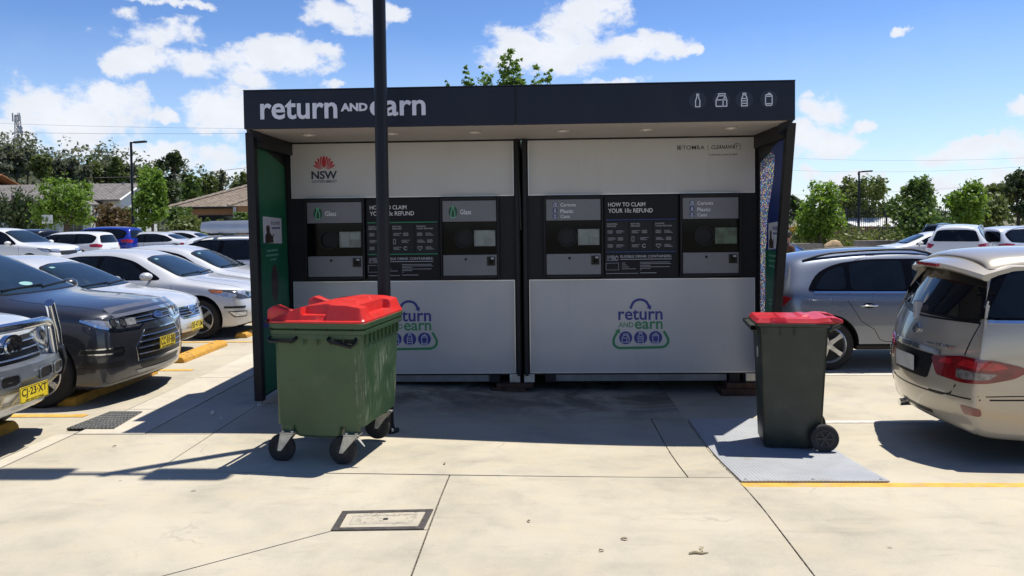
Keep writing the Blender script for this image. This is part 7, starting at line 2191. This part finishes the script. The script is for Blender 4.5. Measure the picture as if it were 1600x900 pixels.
# long grey roofed house
hx, hy = at(86, 66); H1 = thing('house', 'long low house with grey tiled roof and white gable end behind the bright tree', 'house', (hx, hy, .3))
ze, zr = zz(110, 311, 66) - .3, zz(110, 286, 66) - .3
mb = MB(); mb.box(-16, 5.2, 1.0, 7.4, -.5, ze); mb.build('wall', WBD, H1)
mb = MB(); mb.loft([[(5.0, 1.0, ze), (5.0, 7.4, ze), (5.0, 4.2, zr - .12)], [(5.2, 1.0, ze), (5.2, 7.4, ze), (5.2, 4.2, zr - .12)]]); mb.build('gable_wall', WBD, H1)
mb = MB(); gable(mb, -16.6, 5.5, .3, 8.1, ze - .2, zr); mb.build('roof', TILE, H1)
mb = MB(); mb.tube([(5.53, .3, ze - .14), (5.53, 4.2, zr + .06), (5.53, 8.1, ze - .14)], .09, 4); mb.build('bargeboard', WBD, H1)
mb = MB(); mb.box(1.0, 3.6, -1.0, 1.0, -.5, ze - .55); mb.loft([[(1.0, -1.0, ze - .55), (3.6, -1.0, ze - .55), (2.3, -1.0, ze + .25)], [(1.0, 1.0, ze - .55), (3.6, 1.0, ze - .55), (2.3, 1.0, ze + .25)]]); mb.build('porch_wall', WBD, H1)
mb = MB(); gable(mb, .7, 3.9, -1.3, 3.0, ze - .62, ze + .32, 'y'); mb.build('porch_roof', TILE, H1)
mb = MB(); mb.box(3.72, 3.92, -1.3, -1.1, -.5, ze - .62); mb.build('porch_post', WBD, H1)
window(H1, -7.2, -5.4, .98, .9, 2.2, WBD); window(H1, -4.2, -3.0, .98, .9, 2.2, WBD); window(H1, 1.5, 3.1, -1.02, .9, 2.0, WBD)
mb = MB(); mb.tube([(3.9, 4.0, zr - .6), (3.9, 4.0, zr + .25)], .09, 8); mb.build('flue', LAT, H1)
# a second roof further left, just in the frame
hx, hy = at(-72, 70); H0 = thing('house', 'orange brown roof corner of a house at the far left edge', 'house', (hx, hy, .5))
ze, zr = zz(0, 290, 70) - .5, zz(0, 270, 70) - .5
mb = MB(); mb.box(-6, 1.6, 0, 7, -.5, ze); mb.build('wall', BRK, H0)
mb = MB(); gable(mb, -6.5, 2.2, -.6, 7.6, ze - .2, zr, 'x'); mb.build('roof', mat('roof_orange', (.30,.13,.06), .85, var=.25), H0)
# brick house with hipped roof
hx, hy = at(332, 56); H2 = thing('house', 'tan brick house with brown hipped tile roof and dark front windows', 'house', (hx, hy, .2))
ze, zr = zz(330, 321, 56) - .2, zz(350, 283, 56) - .2
x0, x1 = (262 - 332) / 1250 * 56, (262 - 332) / 1250 * 56 + 15
mb = MB(); mb.box(x0 + .6, x1 - .6, .6, 9.4, -.6, ze); mb.build('wall', BRK, H2)
P = [(x0, 0, ze - .12), (x1, 0, ze - .12), (x1, 10, ze - .12), (x0, 10, ze - .12), (x0 + 4.6, 5, zr), (x1 - 4.6, 5, zr)]
mb = MB(); mb.add(P + [(p[0], p[1], p[2] - .14) for p in P[:4]], [(0,1,5,4), (1,2,5), (2,3,4,5), (3,0,4), (0,6,7,1), (1,7,8,2), (2,8,9,3), (3,9,6,0), (9,8,7,6)]); rf_ = mb.build('roof', TILEB, H2)
RC = mat('ridge_cap', (.30, .245, .19), .85, var=.25, vscale=6)
for a, b_ in ((0, 4), (4, 5), (1, 5), (3, 4)):
    mb = MB(); pa, pb = Vector(P[a]), Vector(P[b_]); n = 22
    mb.tube([pa.lerp(pb, k / n) + Vector((0, 0, .03 + .03 * (k % 2))) for k in range(n + 1)], .13, 6); mb.build('ridge_cap', RC, rf_)
# projecting front wing with its own hip
P2 = [(x0 + 5.2, -2.2, ze - .12), (x0 + 10.2, -2.2, ze - .12), (x0 + 10.2, 3.2, ze - .12), (x0 + 5.2, 3.2, ze - .12), (x0 + 7.7, 1.2, zr - .55), (x0 + 7.7, 4.2, zr - .5)]
mb = MB(); mb.box(x0 + 5.7, x0 + 9.7, -1.8, .6, -.6, ze - .01); mb.build('wall', BRK, H2)
mb = MB(); mb.add(P2, [(0,1,4), (1,2,5,4), (0,4,5,3), (0,3,2,1), (2,3,5)]); r2 = mb.build('roof', TILEB, H2)
for a, b_ in ((0, 4), (1, 4), (4, 5)):
    mb = MB(); pa, pb = Vector(P2[a]), Vector(P2[b_]); n = 14
    mb.tube([pa.lerp(pb, k / n) + Vector((0, 0, .03 + .03 * (k % 2))) for k in range(n + 1)], .12, 6); mb.build('ridge_cap', RC, r2)
mb = MB(); mb.tube([(x0, -.02, ze - .16), (x1, -.02, ze - .16)], .09, 6); mb.build('gutter', CH, H2)
window(H2, x0 + 2.0, x0 + 4.4, .58, .75, 2.25, CH, 3); window(H2, x0 + 6.4, x0 + 8.8, -1.82, .75, 2.25, CH, 3)
mb = MB(); mb.box(x0 + 4.75, x0 + 4.95, -.2, 0, -.5, ze - .15); mb.build('porch_post', WBD, H2)
mb = MB(); mb.tube([(x0 + 4.4, 5.2, zr - .3), (x0 + 4.4, 5.2, zr + .55)], .12, 8); mb.build('flue', CH, H2)

# white picket fence at the far left
x, y = at(22, 52); PF = thing('picket_fence', 'low white fence in front of the long grey roofed house', 'fence', (x, y, .2))
mb = MB(); mb.box(-3.2, 1.7, -.02, .02, .30, .40); mb.box(-3.2, 1.7, -.02, .02, .85, .95); mb.build('rail', WBD, PF)
for k in range(40):
    mb = MB(); mb.box(-3.2 + k * .123, -3.13 + k * .123, -.04, -.02, .08, 1.1); mb.build('picket', WBD, PF)
x, y = at(76, 45); SG = thing('small_sign', 'small white sign on a thin post beside the bright left tree', 'sign', (x, y, .18))
mb = MB(); mb.tube([(0, 0, 0), (0, 0, 2.35)], .035, 8); mb.build('post', LAT, SG)
mb = MB(); mb.box(-.32, .32, -.06, -.035, 1.85, 2.35); mb.build('panel', WHITEP, SG, bevel=.01)

# ---- left vegetation
ptree('plane_tree', 'bright green bushy tree left of the far left lamp post', 103, 46, 271, 92, 360, LM_BRIGHT, 4200, 1, 'round', .18)
ptree('plane_tree', 'bright green upright tree just right of the far left lamp post', 238, 43, 266, 60, 362, LM_BRIGHT, 4000, 2, 'round', .18)
ptree('weeping_tree', 'dark drooping tree at the far left edge', 22, 54, 292, 78, 345, LM_DARK, 2600, 3, 'round', .2, droop=.9)
ptree('pine_tree', 'tall dark pine behind the brick house', 275, 92, 238, 44, 300, LM_DARK, 1900, 4, 'gum', .5)
ptree('cypress_tree', 'slim dark cypress, left of a pair behind the bright upright tree', 232, 96, 262, 10, 300, LM_DARK, 500, 5, 'column', .5)
ptree('cypress_tree', 'slim dark cypress, right of a pair beside the tall pine', 248, 98, 257, 11, 300, LM_DARK, 500, 6, 'column', .5)
ptree('garden_tree', 'dark round tree under the tall pine beside the brick house', 268, 82, 282, 44, 325, LM_DARK, 1500, 7, 'round', .4)
ptree('garden_tree', 'mid green tree behind the left end of the brick house roof', 300, 88, 273, 44, 318, LM_MID, 1500, 8, 'round', .4)
ptree('garden_tree', 'lighter green tree behind the ridge of the brick house', 328, 92, 271, 34, 315, LM_OLIVE, 1300, 9, 'round', .4)
ptree('garden_tree', 'thin open tree showing above the brick house ridge', 346, 95, 269, 20, 315, LM_GUM, 600, 10, 'round', .4)
ptree('garden_tree', 'green tree behind the brick house next to the kiosk post', 382, 90, 268, 40, 315, LM_OLIVE, 1400, 15, 'round', .4)
ptree('garden_shrub', 'bronze red shrub between the bright left trees', 172, 50, 313, 76, 362, LM_RED, 2400, 11, 'mound', .2, cat='shrub', trunk=False)
ptree('garden_shrub', 'dark green shrub behind the far left lamp post', 200, 54, 318, 34, 358, LM_MID, 1200, 12, 'mound', .2, cat='shrub', trunk=False)
ptree('garden_shrub', 'dark hedge shrub under the brick house window', 280, 50, 321, 44, 352, LM_MID, 1700, 13, 'mound', .2, cat='shrub', trunk=False)
ptree('garden_shrub', 'large rounded olive shrub in front of the brick house', 295, 42, 338, 76, 376, LM_OLIVE, 3000, 14, 'mound', .2, cat='shrub', trunk=False, shell=.7)
ptree('garden_shrub', 'small round shrub, left of two under the dark window', 325, 49, 339, 13, 356, LM_MID, 380, 16, 'mound', .2, cat='shrub', trunk=False, size=.16)
ptree('garden_shrub', 'small round shrub, right of two under the dark window', 345, 49, 338, 15, 358, LM_OLIVE, 420, 17, 'mound', .2, cat='shrub', trunk=False, size=.16)
ptree('garden_shrub', 'shrub with yellow flowers left of the roof box', 340, 43, 352, 22, 364, LM_YEL, 420, 18, 'mound', .2, cat='shrub', trunk=False, size=.14)
ptree('garden_shrub', 'dark shrub between the brick house and the kiosk post', 378, 46, 325, 34, 362, LM_MID, 1500, 19, 'mound', .2, cat='shrub', trunk=False)
ptree('garden_shrub', 'dark shrub beside the small white sign', 62, 48, 335, 26, 362, LM_DARK, 900, 20, 'mound', .2, cat='shrub', trunk=False)

# ---- tree behind the kiosk: upright sprouts over the fascia
sl = []
for dx_, tp, w_ in ((-1.32, 4.86, .07), (-.92, 5.10, .13), (-.78, 4.86, .14), (-.56, 5.08, .20), (-.40, 4.9, .18), (-.10, 5.34, .20), (.04, 5.44, .24), (.18, 5.28, .18), (.32, 4.95, .12), (.60, 5.08, .16), (.74, 4.92, .13), (.88, 5.02, .10)):
    for k in range(6):
        tp_ = tp + .24; q_ = w_ * (1.5 - .20 * k)
        sl.append((dx_ * (.88 + .03 * k), .06 * (k % 2), 4.45 + (tp_ - 4.45) * (k + .5) / 6.0, q_, q_, (tp_ - 4.45) * .12))
kx_, ky_ = at(798, 17.4)
KT = tree('plane_tree', 'young bright green tree with upright shoots rising behind the kiosk roof', kx_, ky_, gz(kx_, ky_) - .02, 5.7, 2.4, 2.2, LM_BRIGHT, 9000, .070, 21, lobes=sl, shell=.1)
V, F = leaves([(0, 0, 3.2, 1.15, .9, .9)], 2600, .11, 22, shell=.4); leaf_obj('lower_crown', V, F, LM_BRIGHT, KT)

# ---- right: fence, hedge, shed, trees
PALM = mat('fence_black', (.015, .015, .016), .5, var=.1)
fd = 50.0
fx0, fx1 = at(1200, fd)[0], at(1500, fd)[0]
FN = thing('palisade_fence', 'black palisade fence behind the right-hand trees and lamp post', 'fence', (fx0, fd, -.12))
hh = zz(1320, 326, fd) + .12; lo_ = .15
n = int((fx1 - fx0) / 2.4) + 1
for k in range(n + 1):
    mb = MB(); mb.box(k * 2.4 - .05, k * 2.4 + .05, -.05, .05, -.3, hh + .05); mb.build('fence_post', PALM, FN)
for k in range(n):
    for z_ in (hh - .25, .35):
        mb = MB(); mb.box(k * 2.4 + .05, k * 2.4 + 2.35, -.02, .02, z_ - .02, z_ + .02); mb.build('rail', PALM, FN)
PKM = None
for k in range(n):
    for q in range(18):
        xq = k * 2.4 + .13 + q * .126
        if PKM is None:
            mb = MB(); mb.box(-.014, .014, -.034, -.021, lo_, hh); PKM = mb.mesh('picket', PALM)
        link('picket', PKM, FN, (xq, 0, 0))
lob = []; rng = random.Random(21)
for k in range(60):
    px = rng.uniform(1195, 1470); d = rng.uniform(43.5, 48.5); x, y = at(px, d)
    lob.append((x, y, .45 + .012 * (d - 43) * 9 * .3, rng.uniform(.6, 1.0), rng.uniform(.5, .9), rng.uniform(.45, .75)))
V, F = leaves(lob, 6000, .20, 23, shell=.5); tag(leaf_obj('ground_cover', V, F, LM_OLIVE), kind='stuff')
mb = MB(); x0_, _ = at(1335, 42.5); mb.box(x0_, x0_ + 3.6, 42.3, 42.6, -.2, .62); mb.box(x0_ - 4.0, x0_ - 1.6, 42.5, 42.8, -.2, .50)
tag(mb.build('garden_edging', mat('edging_concrete', (.24,.22,.20), .9, var=.2), bevel=.02), 'low grey concrete edging in front of the ground cover on the right', 'edging')
mb = MB(); rng = random.Random(4)
mb.loft([[(.50 * q * rng.uniform(.85, 1.1) * math.cos(2 * math.pi * k / 10), .3 * q * rng.uniform(.85, 1.1) * math.sin(2 * math.pi * k / 10), h_ * rng.uniform(.92, 1.06)) for k in range(10)] for q, h_ in ((.9, 0), (1.05, .3), (.95, .62), (.7, .80), (.3, .86))])
x, y = at(1303, 40); tag(mb.build('sandstone_boulder', mat('sandstone', (.42,.30,.17), .9, var=.3, vscale=4), None, smooth=50, loc=(x, y, -.15), bevel=.03), 'pale tan boulder showing above the crossover roof', 'boulder')
sx, sy = at(1386, 68); SH = thing('shed', 'low shed with white metal roof behind the palisade fence', 'shed', (sx, sy, -.1))
zr_ = zz(1370, 341, 68)
mb = MB(); mb.box(-2.0, 2.6, .4, 5, -.2, zr_ - .7); mb.build('wall', mat('shed_wall', (.10,.085,.07), .8, var=.2), SH)
mb = MB(); mb.loft([[(-2.3, 0, zr_ - .65), (3.0, 0, zr_ - .65), (3.0, 0, zr_ - .58), (-2.3, 0, zr_ - .58)], [(-2.3, 5.4, zr_ + .05), (3.0, 5.4, zr_ + .05), (3.0, 5.4, zr_ + .12), (-2.3, 5.4, zr_ + .12)]]); mb.build('roof', WBD, SH)
sx, sy = at(1318, 62); BW = thing('brick_wall', 'low red brick garden wall behind the palisade fence', 'wall', (sx, sy, -.1))
mb = MB(); mb.box(-4.2, 2.4, 0, .25, -.2, zz(1320, 352, 62)); mb.build('wall', BRK, BW)
ptree('plane_tree', 'bright green leafy tree nearest the kiosk on the right', 1282, 44, 286, 78, 372, LM_BRIGHT, 4600, 31, 'round', -.12)
ptree('garden_tree', 'broad olive green tree behind the right-hand lamp post', 1338, 74, 280, 100, 345, LM_OLIVE, 4600, 32, 'round', -.1)
ptree('garden_tree', 'dark tree in the distance left of the leafy right tree', 1246, 84, 306, 36, 350, LM_DARK, 1300, 33, 'round', -.1)
ptree('garden_tree', 'small dark tree low behind the white shed', 1388, 96, 311, 40, 350, LM_DARK, 1300, 34, 'round', -.1)
ptree('garden_tree', 'dense dark green tree with a tall top, left of the white wagons', 1438, 42, 274, 58, 352, LM_MID, 4200, 35, 'round', -.12)
ptree('garden_tree', 'bushy dark green tree under the tall dense tree', 1430, 41, 304, 92, 380, LM_MID, 4600, 36, 'round', -.12)
ptree('plane_tree', 'bright green tree with pointed top above the white wagons', 1508, 46, 285, 66, 365, LM_BRIGHT, 4200, 37, 'round', -.12)
ptree('plane_tree', 'spreading lighter green tree right of the pointed bright tree', 1538, 50, 306, 70, 362, LM_OLIVE, 3200, 38, 'round', -.12)
ptree('gum_tree', 'tall dark gum tree at the right edge', 1592, 80, 266, 84, 340, LM_DARK, 3600, 39, 'gum', -.1)
ptree('gum_tree', 'dark spreading gum tree beyond the right edge of the wagons', 1562, 88, 286, 84, 345, LM_OLIVE, 3200, 41, 'gum', -.1)
ptree('gum_tree', 'dark gum tree cut by the right edge of the view', 1640, 74, 280, 80, 345, LM_DARK, 2400, 42, 'round', -.1)
ptree('garden_shrub', 'yellow flowering shrub by the fence next to the kiosk', 1244, 49, 348, 20, 368, LM_YEL, 420, 43, 'mound', -.12, cat='shrub', trunk=False, size=.16)
ptree('garden_shrub', 'dark shrub under the bright pointed tree behind the white wagon', 1475, 40, 352, 60, 384, LM_DARK, 1800, 44, 'mound', -.12, cat='shrub', trunk=False)
# far belts of trees closing the horizon
for sgn, (a0, a1), sd in ((-1, (-420, 800), 51), (1, (800, 2100), 52)):
    rng = random.Random(sd); lob = []
    for k in range(230):
        px = rng.uniform(a0, a1); d = rng.uniform(150, 190); x, y = at(px, d); h_ = rng.uniform(2.8, 5.6)
        lob.append((x, y, h_ * .5, rng.uniform(2.5, 4.5), rng.uniform(2, 4), h_ * .55))
    V, F = leaves(lob, 9500, 1.2, sd, shell=.5, clump=14, spread=.28); tag(leaf_obj('distant_wood', V, F, LM_DARK), kind='stuff')

# ---- overhead wires
WIRE = mat('wire_grey', (.10,.10,.11), .6, var=.1)
def wire(lab, a, b_, sag, r):
    P_ = []
    for k in range(25):
        t_ = k / 24; p = Vector(a).lerp(Vector(b_), t_); p.z -= sag * 4 * t_ * (1 - t_); P_.append(p)
    mb = MB(); mb.tube(P_, r, 4); tag(mb.build('power_line', WIRE), lab, 'power line', 'overhead wires')
def wp(px, py, d): x, y = at(px, d); return (x, y, zz(px, py, d))
wire('upper of two thin wires crossing the clouds on the left', wp(-150, 187, 110), wp(640, 200, 118), .6, .014)
wire('lower of two thin wires crossing the clouds on the left', wp(-150, 203, 104), wp(640, 203, 112), .6, .018)
wire('dark wire sloping up towards the kiosk over the brick house', wp(150, 278, 78), wp(520, 243, 84), .5, .022)
wire('upper thin wire crossing the sky right of the kiosk', wp(1150, 243, 110), wp(1750, 237, 120), 1.0, .011)
wire('lower thin wire crossing the sky right of the kiosk', wp(1150, 262, 106), wp(1750, 246, 116), 1.2, .011)
wire('lowest wire passing the right-hand lamp post towards the right edge', wp(1200, 305, 90), wp(1760, 262, 96), .8, .011)

# ---- the person behind the crossover
def person(x, y, z, rz):
    o = thing('person', 'person with short dark hair in a brown top walking behind the crossover', 'person', (x, y, z), rz)
    J = {'pel': (0, 0, .95, .13), 'wai': (0, .01, 1.10, .125), 'che': (0, .0, 1.30, .15), 'nec': (0, .02, 1.47, .058), 'hb': (0, .02, 1.53, .055), 'hm': (0, .035, 1.62, .088), 'ht': (0, .03, 1.70, .07)}
    for s_, n_ in ((-1, 'r'), (1, 'l')):
        J.update({'sh' + n_: (s_ * .17, 0, 1.40, .065), 'el' + n_: (s_ * .24, -.03, 1.13, .043), 'wr' + n_: (s_ * .25, .09, .90, .030), 'pm' + n_: (s_ * .25, .11, .83, .034),
                  'hp' + n_: (s_ * .09, 0, .90, .10), 'kn' + n_: (s_ * .095, .05 * s_, .50, .060), 'an' + n_: (s_ * .10, -.09 * s_ , .09, .043), 'to' + n_: (s_ * .105, -.09 * s_ + .16, .035, .035)})
    E_ = [('pel', 'wai'), ('wai', 'che'), ('che', 'nec'), ('nec', 'hb'), ('hb', 'hm'), ('hm', 'ht')]
    for n_ in 'rl':
        E_ += [('che', 'sh' + n_), ('sh' + n_, 'el' + n_), ('el' + n_, 'wr' + n_), ('wr' + n_, 'pm' + n_), ('pel', 'hp' + n_), ('hp' + n_, 'kn' + n_), ('kn' + n_, 'an' + n_), ('an' + n_, 'to' + n_)]
        sx_ = -1 if n_ == 'r' else 1
        for f_, (a, L_) in enumerate(((-.6, .05), (-.25, .078), (0, .085), (.25, .08), (.5, .065))):
            k1, k2 = 'f%s%da' % (n_, f_), 'f%s%db' % (n_, f_)
            bx_, by_, bz_, _ = J['pm' + n_]
            J[k1] = (bx_ - sx_ * .008, by_ + a * .06, bz_ - .03 if f_ else bz_ - .005, .010); J[k2] = (bx_ - sx_ * .02, by_ + a * .09 + .01, bz_ - .03 - L_, .008)
            E_ += [('pm' + n_, k1), (k1, k2)]
    names = list(J); me = bpy.data.meshes.new('body'); me.from_pydata([J[k][:3] for k in names], [(names.index(a), names.index(b_)) for a, b_ in E_], [])
    ob = bpy.data.objects.new('tmp', me); COL.objects.link(ob)
    sk = ob.modifiers.new('s', 'SKIN')
    for i, k in enumerate(names): me.skin_vertices[0].data[i].radius = (J[k][3], J[k][3] * (.72 if k in ('che', 'wai', 'pel') else 1.0))
    me.skin_vertices[0].data[names.index('pel')].use_root = True
    sb = ob.modifiers.new('u', 'SUBSURF'); sb.levels = 2
    dg = bpy.context.evaluated_depsgraph_get(); m2 = bpy.data.meshes.new_from_object(ob.evaluated_get(dg)); bpy.data.objects.remove(ob)
    m2.materials.clear()
    for q in (mat('skin', (.32,.17,.11), .55, var=.06), mat('brown_top', (.085,.038,.022), .85, var=.2), mat('dark_trousers', (.03,.03,.04), .85, var=.15), BLACK): m2.materials.append(q)
    for p in m2.polygons:
        c = p.center
        p.material_index = 0
        if .93 < c.z < 1.46 and not (abs(c.x) > .2 and c.z < .98): p.material_index = 1
        if c.z <= .93 and abs(c.x) < .21: p.material_index = 2
        if c.z < .07: p.material_index = 3
        p.use_smooth = True
    link('body', m2, o)
    mb = MB(); mb.sphere((0, .015, 1.655), .098, .108, .098, 16, 10); hr = mb
    hr.v = [v if not (v.y > .06 and v.z < 1.68) else Vector((v.x * .8, .05, v.z)) for v in hr.v]
    hr.build('hair', mat('dark_hair', (.018,.013,.010), .6, var=.3, vscale=60), o, smooth=60)
    fc = MB()
    for s_ in (-1, 1): fc.sphere((s_ * .032, .118, 1.622), .012, .007, .008, 8, 6); fc.sphere((s_ * .092, .035, 1.60), .014, .02, .03, 8, 6)
    fc.sphere((0, .127, 1.592), .012, .016, .022, 8, 6); fc.sphere((0, .112, 1.552), .024, .008, .007, 8, 6)
    fc.build('face', mat('skin', (.32,.17,.11)), o, smooth=60)
px_ = at(1229, 17.6)
person(px_[0], px_[1], gz(*px_) - .014, R(-60))
